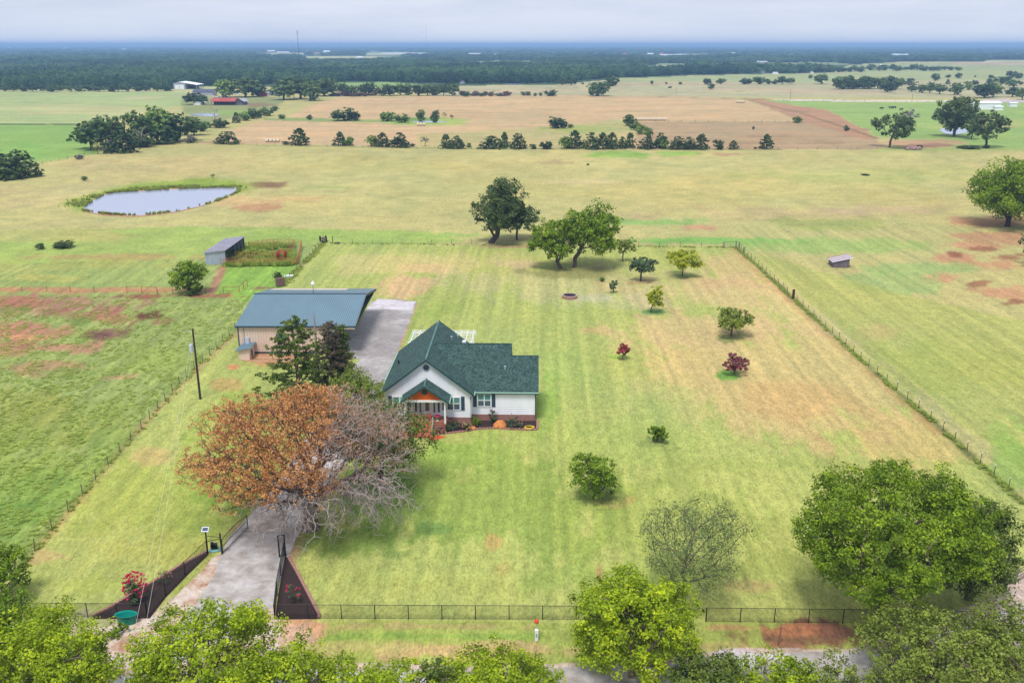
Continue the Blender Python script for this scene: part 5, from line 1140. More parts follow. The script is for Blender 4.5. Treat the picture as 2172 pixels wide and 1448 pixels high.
# ------------------------------------------------------------------ cattle
def cow_mesh():
    me = bpy.data.meshes.new('cow'); vs = [(-.8, 0, 1.05), (-.3, 0, 1.05), (.3, 0, 1.1), (.75, 0, 1.15), (1.1, 0, 1.25), (1.4, 0, 1.1), (1.65, 0, .9), (-1.0, 0, 1.15), (-1.1, 0, .6)]
    es = [(0, 1), (1, 2), (2, 3), (3, 4), (4, 5), (5, 6), (0, 7), (7, 8)]; rs = [.33, .4, .4, .34, .2, .17, .09, .05, .03]
    for (j, x) in ((3, .72), (0, -.72)):
        for s in (-1, 1):
            b = len(vs); vs += [(x, .22 * s, .75), (x + .02, .24 * s, .4), (x, .24 * s, 0)]; rs += [.14, .08, .07]; es += [(j, b), (b, b + 1), (b + 1, b + 2)]
    me.from_pydata(vs, es, []); o = bpy.data.objects.new('cow_tmp', me); COL.objects.link(o); o.modifiers.new('s', 'SKIN'); sb = o.modifiers.new('d', 'SUBSURF'); sb.levels = 1
    for i, r in enumerate(rs): me.skin_vertices[0].data[i].radius = (r, r)
    me.skin_vertices[0].data[1].use_root = True
    dg = bpy.context.evaluated_depsgraph_get(); out = bpy.data.meshes.new_from_object(o.evaluated_get(dg)); bpy.data.objects.remove(o); out.materials.clear(); out.materials.append(M['cow']); return out
cme = cow_mesh()
for i, (px, py, rz) in enumerate([(1869, 233, 0), (1889, 231.5, 2.8), (1893, 231, .3), (1897, 231, 3.3), (1911, 235.5, .2)]):
    p = G(px, py); c_ = link_mesh('cow', cme, None, (p[0], p[1], 0)); c_.rotation_euler = (0, 0, rz); c_.scale = (1.35,) * 3
    tag(c_, ('leftmost black cow grazing alone in the green field', 'black cow at the left of the middle trio', 'black cow in the middle of the trio', 'black cow at the right of the middle trio', 'rightmost black cow nearest the pale tree')[i], 'cow', 'black cows grazing in the green field')
p = G(1900, 243.5); c_ = link_mesh('cow', cme, None, (p[0] + 6, p[1], 0)); c_.scale = (1.35,) * 3; tag(c_, 'black cow just left of the gold-topped sapling', 'cow', 'black cows grazing in the green field')
# ------------------------------------------------------------------ hay bales
bl = MB(); n = 14
bl.prism([(.8 * math.cos(2 * math.pi * k / n), .8 + .8 * math.sin(2 * math.pi * k / n)) for k in range(n)], 'x', -.75, .75)
blm = bpy.data.meshes.new('hay_bale'); blm.from_pydata(bl.v, [], bl.f); blm.materials.append(M['hay'])
ORD0 = ['first', 'second', 'third', 'fourth', 'fifth', 'sixth', 'seventh', 'eighth', 'ninth', 'tenth', 'eleventh', 'twelfth', 'thirteenth', 'fourteenth', 'fifteenth', 'sixteenth']
def bales(px0, px1, py, lbl, slope=0):
    X0, D0 = G(px0, py); X1, D1 = G(px1, py + slope); n = max(1, int(math.hypot(X1 - X0, D1 - D0) / 1.6)); an = math.atan2(D1 - D0, X1 - X0)
    for k in range(n):
        o = link_mesh('hay_bale', blm, None, (X0 + (X1 - X0) * (k + .5) / n, D0 + (D1 - D0) * (k + .5) / n, -.02)); o.rotation_euler = (0, 0, an + random.uniform(-.03, .03)); o.scale = (1, 1.2, 1.2)
        tag(o, '%s %s' % (ORD0[k], lbl), 'hay bale', lbl.replace('round hay bale from the left in', 'bales of'))
bales(563, 594, 302, 'round hay bale from the left in the pale row beside the left cedars')
bales(884, 903, 267, 'round hay bale from the left in the short row by the field pond')
bales(1350, 1413, 256, 'round hay bale from the left in the long row behind the cedars')
bales(1562, 1580, 218, 'round hay bale from the left in the small tan field corner row', 1)

# ------------------------------------------------------------------ utility pole, wires
PXY = G(425, 846); up = empty('utility_pole', (PXY[0], PXY[1], 0), 0, 'dark wooden utility pole with a grey transformer near its top', 'pole')
HP = 10.7; MB().tube([(0, 0, -.2), (0.0, 0, HP)], [.17, .12], 8).build('pole', M['polewood'], up)
tf = MB().lathe([(0, 7.15), (.26, 7.2), (.28, 8.25), (.24, 8.35), (0, 8.4)], -.48, -.05, 12).build('transformer', M['transformer'], up)
for a in (-.12, .12): MB().lathe([(.04, 8.38), (.06, 8.45), (.03, 8.62), (0, 8.65)], -.48 + a, -.05, 6).build('bushing', M['hay'], tf)
MB().tube([(-.5, 0, 8.5), (0, 0, 8.5)], .03, 4).build('bracket', M['galv'], up); MB().lathe([(.05, HP - .35), (.07, HP - .1), (.03, HP)], -.75, 0, 6).build('insulator', M['galv'], up)
MB().tube([(0, 0, HP - .45), (-.75, 0, HP - .35)], .035, 5).build('bracket', M['galv'], up)
def wire(label, a, b, sag, r=.011, name='overhead_wire', group='overhead wires to the utility pole'):
    pts = [(a[0] + (b[0]-a[0]) * t, a[1] + (b[1]-a[1]) * t, a[2] + (b[2]-a[2]) * t - sag * 4 * t * (1 - t)) for t in np.linspace(0, 1, 15)]
    return tag(MB().tube([(p[0] - a[0], p[1] - a[1], p[2] - a[2]) for p in pts], r, 4).build(name, M['cable'], None, loc=a), label, 'wire', group)
wire('pale overhead wire from the transformer, left of the pair', (PXY[0] - .45, PXY[1] - .1, 8.4), at(262, 1448, 54), .5)
wire('pale overhead wire from the transformer, right of the pair', (PXY[0] - .2, PXY[1] - .1, 8.1), at(290, 1430, 55), .5)
for (px, py, top, lb) in [(1676, 212, 189, 'thin distant power pole before the tan pasture'), (1934, 216, 198, 'distant power pole on the pale lane at right'), (1434, 200, 186, 'distant power pole beyond the tan field'), (920, 203, 188, 'distant power pole in the rusty hedgerow'), (2095, 204, 180, 'leaning pale pole beside the long white barn'), (1175, 204, 188, 'distant power pole by the right end bushes'), (1564, 163, 155, 'faint power pole on the far pasture')]:
    p = G(px, py); h = at(px, top, p[1])[2]; tag(MB().tube([(0, 0, 0), (0, 0, h)], .16, 5).build('power_pole', M['greypost'], None, loc=(p[0], p[1], 0)), lb, 'pole')

# ------------------------------------------------------------------ fences
def t_fence(name, label, pts, sp, h, wires, m='tpost', cap=False, r=.035, cat='fence', wr=.008, jit=.0, wood_every=0):
    P = [Vector(G(*p)) for p in pts]; o0 = P[0]; o = empty(name, (o0.x, o0.y, 0), 0, label, cat); P = [p - o0 for p in P]; pos = []
    for a, b in zip(P[:-1], P[1:]):
        n = max(1, round((b - a).length / sp)); pos += [a.lerp(b, k / n) for k in range(n)]
    pos.append(P[-1])
    pmesh = MB().tube([(0, 0, 0), (0, 0, h)], r, 5); pm = bpy.data.meshes.new('post'); pm.from_pydata(pmesh.v, [], pmesh.f); pm.materials.append(M[m])
    cmesh = MB().tube([(0, 0, h), (0, 0, h + .16)], r * 1.4, 5); cm = bpy.data.meshes.new('post_tip'); cm.from_pydata(cmesh.v, [], cmesh.f); cm.materials.append(M['tpostcap'])
    for i, q in enumerate(pos[:290]):
        k = link_mesh('post', pm, o, (q.x, q.y, 0)); k.rotation_euler = (random.uniform(-.05, .05), random.uniform(-.05, .05), 0)
        if cap: link_mesh('post_tip', cm, k)
    for z in wires:
        w_ = MB()
        w_.tube([(q.x, q.y, z + random.uniform(-.02, .02)) for q in pos], wr, 3); w_.build('fence_wire', M['wire'], o)
    return o
t_fence('wire_fence', 'wire fence of thin dark posts along the left lawn edge', [(26, 1222), (34, 1216), (145, 1085), (300, 910), (395, 800), (430, 768), (499, 700)], 3.6, 1.45, (.3, .6, .9, 1.25), r=.045)
t_fence('wire_fence', 'wire fence with white-tipped posts down the right side of the lawn', [(1566, 522), (1680, 630), (1860, 792), (2000, 912), (2172, 1066), (2300, 1180)], 3.6, 1.35, (.25, .5, .75, 1.0, 1.25), cap=True, r=.045)
t_fence('wire_fence', 'low wire fence across the back of the lawn', [(706, 516), (1000, 518), (1310, 522), (1532, 525)], 5.5, 1.25, (.4, .8, 1.15), r=.05)
t_fence('wire_fence', 'wire fence running back from the barn to the lawn corner', [(580, 622), (615, 590), (650, 552), (688, 514)], 3.4, 1.35, (.4, .8, 1.2), m='greypost', r=.06)
t_fence('wire_fence', 'sagging field fence left of the rusty pipe panel', [(-60, 619), (100, 618), (200, 620), (270, 622)], 6, 1.2, (.4, .8, 1.15), r=.05)
t_fence('wire_fence', 'wire fence between the rusty panel and the barn', [(335, 624), (400, 626), (474, 622)], 4, 1.2, (.4, .8, 1.15), r=.05)
t_fence('wire_fence', 'field fence along the cedar row', [(180, 328), (400, 301), (545, 309), (1000, 317), (1650, 318), (1860, 318)], 9, 1.3, (.5, 1.1), r=.07)
t_fence('wire_fence', 'curving field fence up to the left grove', [(0, 372), (90, 348), (160, 335), (215, 325)], 6, 1.3, (.5, 1.1), r=.07)
t_fence('wire_fence', 'distant fence along the pale lane at right', [(1640, 214), (1900, 217), (2060, 218)], 9, 1.5, (.6, 1.3), r=.12)
t_fence('wire_fence', 'distant fence between the two straw fields', [(1390, 259), (1700, 259.5)], 9, 1.5, (.6, 1.3), r=.10)
bp_ = G(1682, 634); tag(MB().tube([(0, 0, 0), (.02, 0, 2.0)], .26, 8).build('corner_post', M['polewood'], None, loc=(bp_[0], bp_[1], 0)), 'thick dark stub post on the right fence line', 'post')
pipe_fence('field_gate', 'grey gate frame at the far right corner of the lawn', [G(1535, 526), G(1561, 525)], (.4, .8, 1.5), 1.6, 'wire', 9, r=.05, pr=.14, cat='gate')
o = pipe_fence('field_gate', 'grey gate with wooden end post at the right edge', [G(2130, 1242), G(2152, 1238), G(2200, 1210)], (.3, .7, 1.1, 1.45), 1.8, 'greypost', 3, r=.04, pr=.11, cat='gate')
for (px, py, l_) in ((1568, 527, 'first'), (1577, 536, 'second')):
    p = G(px, py); tag(MB().tube([(0, 0, 0), (0, 0, 1.5)], .14, 7).build('brace_post', M['greypost'], None, loc=(p[0], p[1], 0)), l_ + ' grey wooden brace post behind the lawn corner gate', 'post')
# black chain-link fence
def link_wires(a, b, z0, z1, sp=.11, r=.0045):
    """diagonal wires of a chain-link panel from a to b"""
    a, b = Vector(a), Vector(b); L_ = (b - a).length; d = (b - a) / L_; hh = z1 - z0; mb = MB(); nrm = Vector((-d.y, d.x)); k = -hh
    def P(s, z): return (a.x + d.x * s, a.y + d.y * s, z)
    while k < L_:
        for sg in (1, -1):
            s0, s1 = k, k + hh; za, zb = (z0, z1) if sg > 0 else (z1, z0)
            c0 = max(s0, 0); c1 = min(s1, L_)
            if c1 > c0:
                f0 = (c0 - s0) / hh; f1 = (c1 - s0) / hh; mb.tube([P(c0, za + (zb - za) * f0), P(c1, za + (zb - za) * f1)], r, 3, cap=False)
        k += sp
    return mb
def chain_fence(name, label, pts, sp=3.05, h=1.45, world=False, tall=None):
    P = [Vector(p if world else G(*p)) for p in pts]; o0 = P[0].copy(); o = empty(name, (o0.x, o0.y, 0), 0, label, 'fence'); P = [p - o0 for p in P]
    first = True
    for a, b in zip(P[:-1], P[1:]):
        n = max(1, round((b - a).length / sp))
        for k in range(n + 1):
            if k == 0 and not first: continue
            q = a.lerp(b, k / n); MB().tube([(q.x, q.y, 0), (q.x, q.y, h + .02)], .04 if 0 < k < n else .055, 8).build('post', M['black'], o)
        first = False
        MB().tube([(a.x, a.y, h), (b.x, b.y, h)], .028, 6).build('top_rail', M['black'], o)
        MB().tube([(a.x, a.y, .08), (b.x, b.y, .08)], .010, 4).build('bottom_wire', M['black'], o)
        tag(link_wires(a, b, .06, h - .02).build('chain_link_mesh', M['blackwire'], o), kind='stuff')
    return o
fL = G(320, 1309); fC = G(583, 1312)
chain_fence('chain_link_fence', 'black chain-link fence along the verge left of the entrance', [(-260, 1305), (60, 1308), (313, 1309)])
chain_fence('chain_link_fence', 'black chain-link wing angled up to the left gate post', [(313, 1309), (352, 1262), (393, 1219), (440, 1174)], sp=4.2)
chain_fence('chain_link_fence', 'black chain-link wing angled up to the right gate post', [(583, 1311), (588, 1262), (596, 1220), (603, 1178)], sp=4.2)
chain_fence('chain_link_fence', 'long black chain-link fence along the front lawn', [(583, 1311), (1222, 1314), (1452, 1316)])
chain_fence('chain_link_fence', 'black chain-link fence in front of the big right tree', [(1497, 1318), (1860, 1322), (2080, 1326)])
# gate left (open)
def gate_leaf(label, a, b, h0, h1):
    a, b = Vector(a), Vector(b); o = empty('entrance_gate', (a.x, a.y, 0), 0, label, 'gate'); b = b - a
    n = 8
    top = [(b.x * t, b.y * t, h0 + (h1 - h0) * t + .18 * math.sin(math.pi * t)) for t in np.linspace(0, 1, n + 1)]
    MB().tube(top, .04, 6).build('top_rail', M['black'], o); MB().tube([(0, 0, .15), (b.x, b.y, .15)], .04, 6).build('bottom_rail', M['black'], o)
    MB().tube([(0, 0, .85), (b.x, b.y, .95)], .03, 6).build('middle_rail', M['black'], o)
    for q, hh in (((0, 0), h0), ((b.x, b.y), h1)): MB().tube([(q[0], q[1], .1), (q[0], q[1], hh)], .045, 6).build('stile', M['black'], o)
    tag(link_wires((0, 0), (b.x, b.y), .16, min(h0, h1), sp=.12).build('chain_link_mesh', M['blackwire'], o), kind='stuff'); return o
gate_leaf('open black swing gate leaf standing along the left of the drive', G(473, 1174), G(526, 1120), 1.6, 1.55)
gl = G(471, 1175); gR = G(593, 1181); gR2 = G(606, 1179)
gate_leaf('folded black swing gate leaf right of the drive', gR, G(606, 1179), 2.3, 2.3)
for (p, lb, h) in ((G(441, 1173), 'black gate post carrying the small solar panel', 2.45), (gl, 'black gate post that hinges the open left leaf', 2.4), (gR, 'left of the two black posts beside the right mulch bed', 2.45), (gR2, 'right of the two black posts beside the right mulch bed', 2.45)):
    tag(MB().tube([(0, 0, 0), (0, 0, h)], .075, 8).build('gate_post', M['black'], None, loc=(p[0], p[1], 0)), lb, 'post', 'black entrance gate posts')
p = G(441, 1173); gb_ = empty('gate_brace', (p[0], p[1], 0), 0, 'black pipe brace between the two left gate posts', 'brace')
q = (gl[0] - p[0], gl[1] - p[1])
for (z0, z1) in ((2.0, 1.95), (1.35, 1.8)): MB().tube([(0, 0, z0), (q[0], q[1], z1)], .035, 6).build('rail', M['black'], gb_)
sp_ = empty('solar_panel', (p[0], p[1], 2.47), 0, 'small tilted solar panel on top of the left gate post', 'solar panel')
MB().add([(-.35, -.22, .12), (.35, -.22, .12), (.35, .22, .42), (-.35, .22, .42), (-.35, -.20, .07), (.35, -.20, .07), (.35, .24, .37), (-.35, .24, .37)], [(0,1,2,3),(7,6,5,4),(0,4,5,1),(1,5,6,2),(2,6,7,3),(3,7,4,0)]).build('frame', M['galv'], sp_)
MB().add([(-.28, -.155, .17), (.28, -.155, .17), (.28, .155, .382), (-.28, .155, .382)], [(0,1,2,3)]).build('cells', M['solar'], sp_); MB().tube([(0, 0, 0), (0, 0, .26)], .03, 6).build('bracket', M['black'], sp_)
p = G(455, 1163); pm = empty('water_pump', (p[0], p[1], 0), .2, 'black pump and coiled pale hose behind the left gate brace', 'pump')
MB().box(-.35, .3, -.2, .25, .1, .55).build('motor', M['black'], pm); MB().lathe([(.12, .55), (.16, .6), (.16, .75), (0, .8)], -.2, 0, 8).build('filter', M['bluetrim'], pm)
cl = MB()
for k in range(4): cl.tube([((.62 - .05 * k) * math.cos(a) + .1, (.42 - .04 * k) * math.sin(a) - .35, .05 + .05 * k) for a in np.linspace(0, 6.28, 22)], .035, 5)
cl.build('hose', M['hose'], pm)
# mulch beds with brick edging
bedL = [(196, 1308), (240, 1286), (290, 1255), (330, 1232), (375, 1205), (410, 1186), (440, 1170), (442, 1176), (395, 1222), (352, 1266), (318, 1311), (200, 1312)]
sheet('mulch_bed_left', bedL, .024, M['mulch'], n=60); 
def edge(name, label, pts):
    W = [G(*p) for p in pts]; o = empty(name, (W[0][0], W[0][1], 0), 0, label, 'edging'); lay_bricks(o, W, W[0], .36, mesh=bme2)
bm2 = MB().box(-.165, .165, -.13, .13, 0, .22); bme2 = bpy.data.meshes.new('brick'); bme2.from_pydata(bm2.v, [], bm2.f); bme2.materials.append(M['brickedge'])
edge('bed_edging', 'curved brick edging behind the left mulch bed', bedL[:7])
bedR = [(604, 1179), (612, 1183), (630, 1214), (652, 1256), (678, 1306), (676, 1312), (583, 1313), (590, 1262), (597, 1220)]
sheet('mulch_bed_right', bedR, .024, M['mulch'], n=60); edge('bed_edging', 'straight brick edging on the lawn side of the right mulch bed', bedR[1:6])
p = G(290, 1275); shrub('crepe_myrtle', 'pink-flowering crepe myrtle in the left mulch bed', p[0], p[1], 2.1, 2.9, 'shrub_leaves', 41, .14, 'shrub', 'pink_flowers', n=40, per=40, nfl=90, fsize=.17)
p = G(348, 1238); shrub('shrub', 'thin grey-green shrub behind the pink crepe myrtle', p[0], p[1], 1.7, 1.2, 'shrub_leaves', 42, .11, 'shrub', 'dried_leaves', n=14, per=16, nfl=20, fsize=.1)
p = G(623, 1278); shrub('rose_bush', 'red rose bush in the right mulch bed', p[0], p[1], 1.4, 1.9, 'shrub_leaves', 43, .12, 'shrub', 'pink_flowers', n=20, per=22, nfl=12, fsize=.15)
# stock tank
p = G(270, 1320); tk = empty('stock_tank', (p[0], p[1], 0), 0, 'teal green oval stock tank beside the left verge fence', 'tank')
def oval(r, z, sx=1.0, sy=.62): return [(r * sx * math.cos(a) * (1 + .08 * math.cos(2 * a)), r * sy * math.sin(a), z) for a in np.linspace(0, 2 * math.pi, 25)[:-1]]
def rings(rr, name, m, par):
    vs = []; [vs.extend(oval(*r)) for r in rr]; n = 24
    fs_ = [(i*n+k, i*n+(k+1) % n, (i+1)*n+(k+1) % n, (i+1)*n+k) for i in range(len(rr)-1) for k in range(n)]
    return MB().add(vs, fs_).build(name, m, par, smooth=False)
rings([(.74, 0), (.82, .8), (.93, .82), (.95, .92), (.90, .93)], 'shell', M['teal'], tk); rings([(.90, .93), (.82, .80), (.72, .12), (.0001, .11)], 'liner', M['tealin'], tk)
# marker post
p = G(1138, 1357); mk = empty('utility_marker', (p[0], p[1], 0), 0, 'white utility pedestal with a red marker ball in the front verge', 'marker')
MB().box(-.14, .14, -.12, .12, 0, 1.05).build('pedestal', M['whitemetal'], mk); MB().tube([(0, .1, 1.05), (0, .1, 1.75)], .03, 5).build('rod', M['transformer'], mk); MB().lathe([(0, 1.6), (.18, 1.7), (.2, 1.88), (.1, 2.02), (0, 2.05)], 0, .1, 10).build('marker_ball', M['redcap'], mk)
MB().box(-.08, .08, -.125, -.121, .35, .75).build('label_plate', M['galv'], mk)
p = G(1650, 1368); tag(MB().tube([(0, 0, 0), (.2, .2, 1.7)], .05, 6).build('leaning_stake', M['pallet'], None, loc=(p[0], p[1], 0)), 'leaning wooden stake on the brown bare earth by the road', 'stake')
# fire pit
fp = empty('fire_pit', (11.75, 180.9, 0), 0, 'round brick fire pit with dark inside on the back lawn', 'fire pit')
NB = 22
fbm_ = MB().box(-.21, .21, -.14, .14, 0, .2); fbme = bpy.data.meshes.new('brick'); fbme.from_pydata(fbm_.v, [], fbm_.f); fbme.materials.append(M['brickedge'])
for row in range(3):
    for k in range(NB):
        a = 2 * math.pi * (k + .5 * (row % 2)) / NB; q = link_mesh('brick', fbme, fp, (1.45 * math.cos(a), 1.45 * math.sin(a), row * .21)); q.rotation_euler = (0, 0, a + math.pi / 2 + random.uniform(-.04, .04))
MB().lathe([(1.33, .63), (1.3, .02), (0, .015)], n=24).build('pit_lining', M['charred'], fp); MB().lathe([(.9, .03), (.5, .16), (0, .2)], .1, 0, 12).build('ash', M['ash'], fp)
# junk by the barn back corner
p = G(596, 608); pj = empty('pallet_stack', (p[0], p[1], 0), .5, 'stack of dark wooden pallets leaning by the wire fence', 'pallets')
for k in range(5): MB().box(-.9, .9, -.1 + k * .18, .02 + k * .18, .1, 1.9).build('pallet', M['pallet'], pj)
for k in range(4): MB().box(-.95, .95, -.14, -.102, .2 + k * .45, .32 + k * .45).build('slat', M['greypost'], pj)
p = G(613, 589); bj = empty('bath_trough', (p[0], p[1], 0), .3, 'white bathtub trough lying in the grass by the fence', 'trough')
MB().lathe([(.5, 0), (.62, .5), (.66, .52), (.58, .5), (.5, .12), (0, .1)], 0, 0, 16, 1.6, 1.0).build('tub', M['white'], bj)
p = G(687, 513); tj = empty('old_tractor', (p[0], p[1], 0), .4, 'old grey garden tractor parked at the back corner of the lawn', 'tractor')
MB().box(-.3, .3, -1.2, .5, .7, 1.25).build('engine', M['greypost'], tj); MB().box(-.35, .35, .5, 1.2, .6, .95).build('seat', M['rust'], tj); MB().tube([(0, .2, 1.2), (0, .5, 1.7)], .05, 5).build('steering_column', M['tpost'], tj)
for (x, y, r) in ((-.75, .8, .75), (.75, .8, .75), (-.5, -1.0, .4), (.5, -1.0, .4)):
    MB().prism([(y + r * math.cos(a), r + r * math.sin(a)) for a in np.linspace(0, 6.28, 15)[:-1]], 'x', x - .14, x + .14).build('wheel', M['rubber'], tj)
p = G(706, 516); tag(MB().tube([(0, 0, 0), (0, 0, 1.9)], .09, 7).build('corner_post', M['polewood'], None, loc=(p[0], p[1], 0)), 'dark corner post right of the old tractor', 'post')
p = G(714, 517); lg = MB()
for k in range(9): lg.tube([(random.uniform(-.9, .9), random.uniform(-.4, .4), .1), (random.uniform(-.9, .9), random.uniform(-.4, .4), random.uniform(.2, .5))], .07, 5)
tag(lg.build('brush_pile', M['darkbark'], None, loc=(p[0], p[1], 0)), 'small dark heap of sticks by the back corner post', 'brush pile')
for (px, py, w_, lb) in ((1925, 316, 2.2, 'pinkish rock heap right of the lone pasture tree'), (1938, 318, 3.2, 'low flat rock heap trailing from the pinkish heap')):
    p = G(px, py); bm = bmesh.new()
    for k in range(6):
        m4 = Matrix.Translation((random.uniform(-w_, w_), random.uniform(-1, 1), .5)) @ Matrix.Diagonal((random.uniform(.8, 1.6), random.uniform(.8, 1.4), random.uniform(.4, 1.4), 1)); bmesh.ops.create_icosphere(bm, subdivisions=1, radius=1, matrix=m4)
    me = bpy.data.meshes.new('rock_heap'); bm.to_mesh(me); bm.free(); me.materials.append(M['brownsheet']); tag(link_mesh('rock_heap', me, None, (p[0], p[1], 0)), lb, 'rocks')

# ------------------------------------------------------------------ the dead oak
def dead_oak():
    rng = np.random.default_rng(12); x, y = G(660, 1120)
    root = empty('dying_oak', (x, y, 0), 0, 'huge half-dead oak, orange leaves at left and bare silver limbs at right', 'tree')
    n = 6400; K = 46; P = crown_points((-.9, 1.2, 8.8), (12.5, 10.2, 6.7), K, n, rng, .30, .2, zmin=-.5)
    P = P[P[:, 2] > 1.2]
    tr = [(0, 0, -.2), (-.02, 0, .8), (.05, .05, 1.7), (.1, .1, 2.6), (.12, .2, 3.4)]
    N, par = grow(P, tr, .36, .36, rng, jit=.28, maxit=170, maxn=20000)
    # limbs that hang toward the ground, each a crooked walk with side twigs
    N = list(N); par = list(par); NA = np.array(N); front = np.where((NA[:, 1] < .5) & (NA[:, 2] > 3.6) & (NA[:, 2] < 7.6) & (NA[:, 0] > -3.2) & (NA[:, 0] < 9.0))[0]
    hang0 = len(N)
    for k in range(100):
        i = int(rng.choice(front)); p = N[i].copy(); pr = i; d = np.array((p[0] * .10 + rng.normal() * .3, -.35 + rng.normal() * .3, .05)); st = int(rng.integers(9, 20))
        for j in range(st):
            d = d * .72 + rng.normal(size=3) * .34 + np.array((p[0] * .012, -.03, -.20)); d /= np.linalg.norm(d); p = p + d * .34
            if p[2] < .7: break
            N.append(p.copy()); par.append(pr); pr = len(N) - 1
            if rng.random() < .75:
                q = p.copy(); pq = pr; e = rng.normal(size=3); e[2] -= .3; e /= np.linalg.norm(e)
                for _ in range(int(rng.integers(2, 6))):
                    e = e + rng.normal(size=3) * .4; e /= np.linalg.norm(e); q = q + e * .24; N.append(q.copy()); par.append(pq); pq = len(N) - 1
    N = np.array(N); par = np.array(par)
    raw, ch = radii(par, .020, 1.0, 2.25); t_ = np.clip((raw - .02) / .98, 0, 1); r = .020 + .74 * t_ ** 1.22
    isw = np.arange(len(N)) >= hang0
    rel = N[:, 0] + (fbm(N[:, 1] / 2.5 + 9, N[:, 2] / 2.5, 31) - .5) * 6; right = (rel > 2.4) | isw | ((N[:, 2] < 5.6) & (N[:, 1] < 1.5) & (rel > -4))
    twig = r < .085
    def lm_(nm, mask, m, sides):
        p2 = np.where(mask, par, -1); p2[0] = -1; link_mesh(nm, limb_mesh(nm, N, p2, r, m, sides, 0.0), root)
    lm_('trunk', ~twig, M['bark'], 8); lm_('twigs', twig & ~right, M['darkbark'], 4); lm_('bare_twigs', twig & right, M['deadbark'], 4)
    relp = P[:, 0] + (fbm(P[:, 1] / 2.5 + 9, P[:, 2] / 2.5, 31) - .5) * 6
    T = P[(relp < 2.8) & (P[:, 2] > 4.4 + 3.6 * np.exp(-(P[:, 0] - .3) ** 2 / 9) * (P[:, 1] < 2.5))]; gate = fbm(T[:, 0] / 1.5 + T[:, 2], T[:, 1] / 1.5, 5, 2); T = T[gate > .39]
    V, Q, rn = leaf_arrays(T, np.full(len(T), .42), 11, .21, rng, flat=.7); link_mesh('orange_leaves', leaf_mesh('orange_leaves', V, Q, rn, M['orange_leaves']), root)
    T = P[(relp >= 2.0) & (P[:, 2] > 7.0)]; gate = fbm(T[:, 0] / 1.6 + T[:, 2], T[:, 1] / 1.6, 8, 2); T = T[gate > .55]
    V, Q, rn = leaf_arrays(T, np.full(len(T), .4), 6, .18, rng); link_mesh('dried_leaves', leaf_mesh('dried_leaves', V, Q, rn, M['dried_leaves']), root)
    print('dead oak nodes', len(N))
dead_oak()
# ------------------------------------------------------------------ near trees
tree('oak_tree', 'dark green oak behind the bare right side of the dying oak', 'tree', (-15.2, 97.0), (0, 0, 6.3, 6.3, 4.6, 4.2), .3, 'cedar_leaves', .24, 61, n_att=500, K=24, cover=1.3, bark='darkbark')
tree('oak_tree', 'small olive oak between the cedar and the dying oak', 'tree', (-21.4, 112.0), (.8, 0, 5.0, 4.4, 4.0, 3.6), .25, 'olive_leaves', .25, 62, n_att=280, K=14, cover=1.5, bark='darkbark', tipr=.02)
def cedar(name, label, base, h, w_, leafm, seed, size, n=520, per=26, bark='bark', lean=0., gap=.25):
    """conifer with a straight stem and tiers of upswept boughs"""
    rng = np.random.default_rng(seed); root = empty(name, (base[0], base[1], 0), 0, label, 'tree')
    nb = 95; Bn = []; Bp = []; tr = [(lean * z * z / h, 0, z) for z in np.linspace(-.1, h * .97, 24)]
    N = [np.array(t) for t in tr]; par = [-1] + list(range(23)); P = []
    for b in range(nb):
        z = h * (.07 + .9 * (b / nb) ** .95); k = min(22, int(z / h * 23)); a = b * 2.4 + rng.normal() * .3; L_ = w_ / 2 * ((1 - z / h) ** .62) * (.6 + .6 * rng.random()) + .25
        pr = k; p = N[k].copy(); st = 6
        for s in range(st):
            t = (s + 1) / st; p = N[k] + np.array((math.cos(a) * L_ * t, math.sin(a) * L_ * t, L_ * (.38 * t * t - .30 * t))) + rng.normal(size=3) * .05
            N.append(p); par.append(pr); pr = len(N) - 1
            if t > gap:
                for _ in range(1 + int(2.2 * L_ / (w_ / 2) * n / 520)): P.append(p + rng.normal(size=3) * np.array((.28, .28, .1)) * (.5 + L_ * .25))
    N = np.array(N); par = np.array(par); r, ch = radii(par, .018, h * .022)
    link_mesh('trunk', limb_mesh('trunk', N, par, r, M[bark], 5), root)
    P = np.array(P)
    if per:
        V, Q, rn = leaf_arrays(P, np.full(len(P), size * 1.5), per, size, rng, updir=.8, flat=.5); V[:, 2] = np.maximum(V[:, 2], .03); link_mesh('crown', leaf_mesh('crown', V, Q, rn, M[leafm]), root)
    return root
cedar('cedar_tree', 'tall green cedar standing in front of the barn wall', (-29.6, 119.5), 14.9, 13.0, 'cedar_leaves', 71, .27, per=22, lean=-.03)
cedar('dying_cedar', 'brown dying cedar behind the tall green one', (-26.3, 126.0), 12.2, 7.6, 'brown_cedar_leaves', 72, .24, per=14, gap=.3)
cedar('bare_cedar', 'leafless grey cedar top above the brown dying cedar', (-28.6, 127.5), 13.2, 4.6, 'brown_cedar_leaves', 73, .2, per=0, bark='deadbark')
cedar('cedar_tree', 'green cedar sliver between the brown cedar and the drive', (-25.0, 127.6), 11.2, 4.2, 'cedar_leaves', 74, .25, per=10)
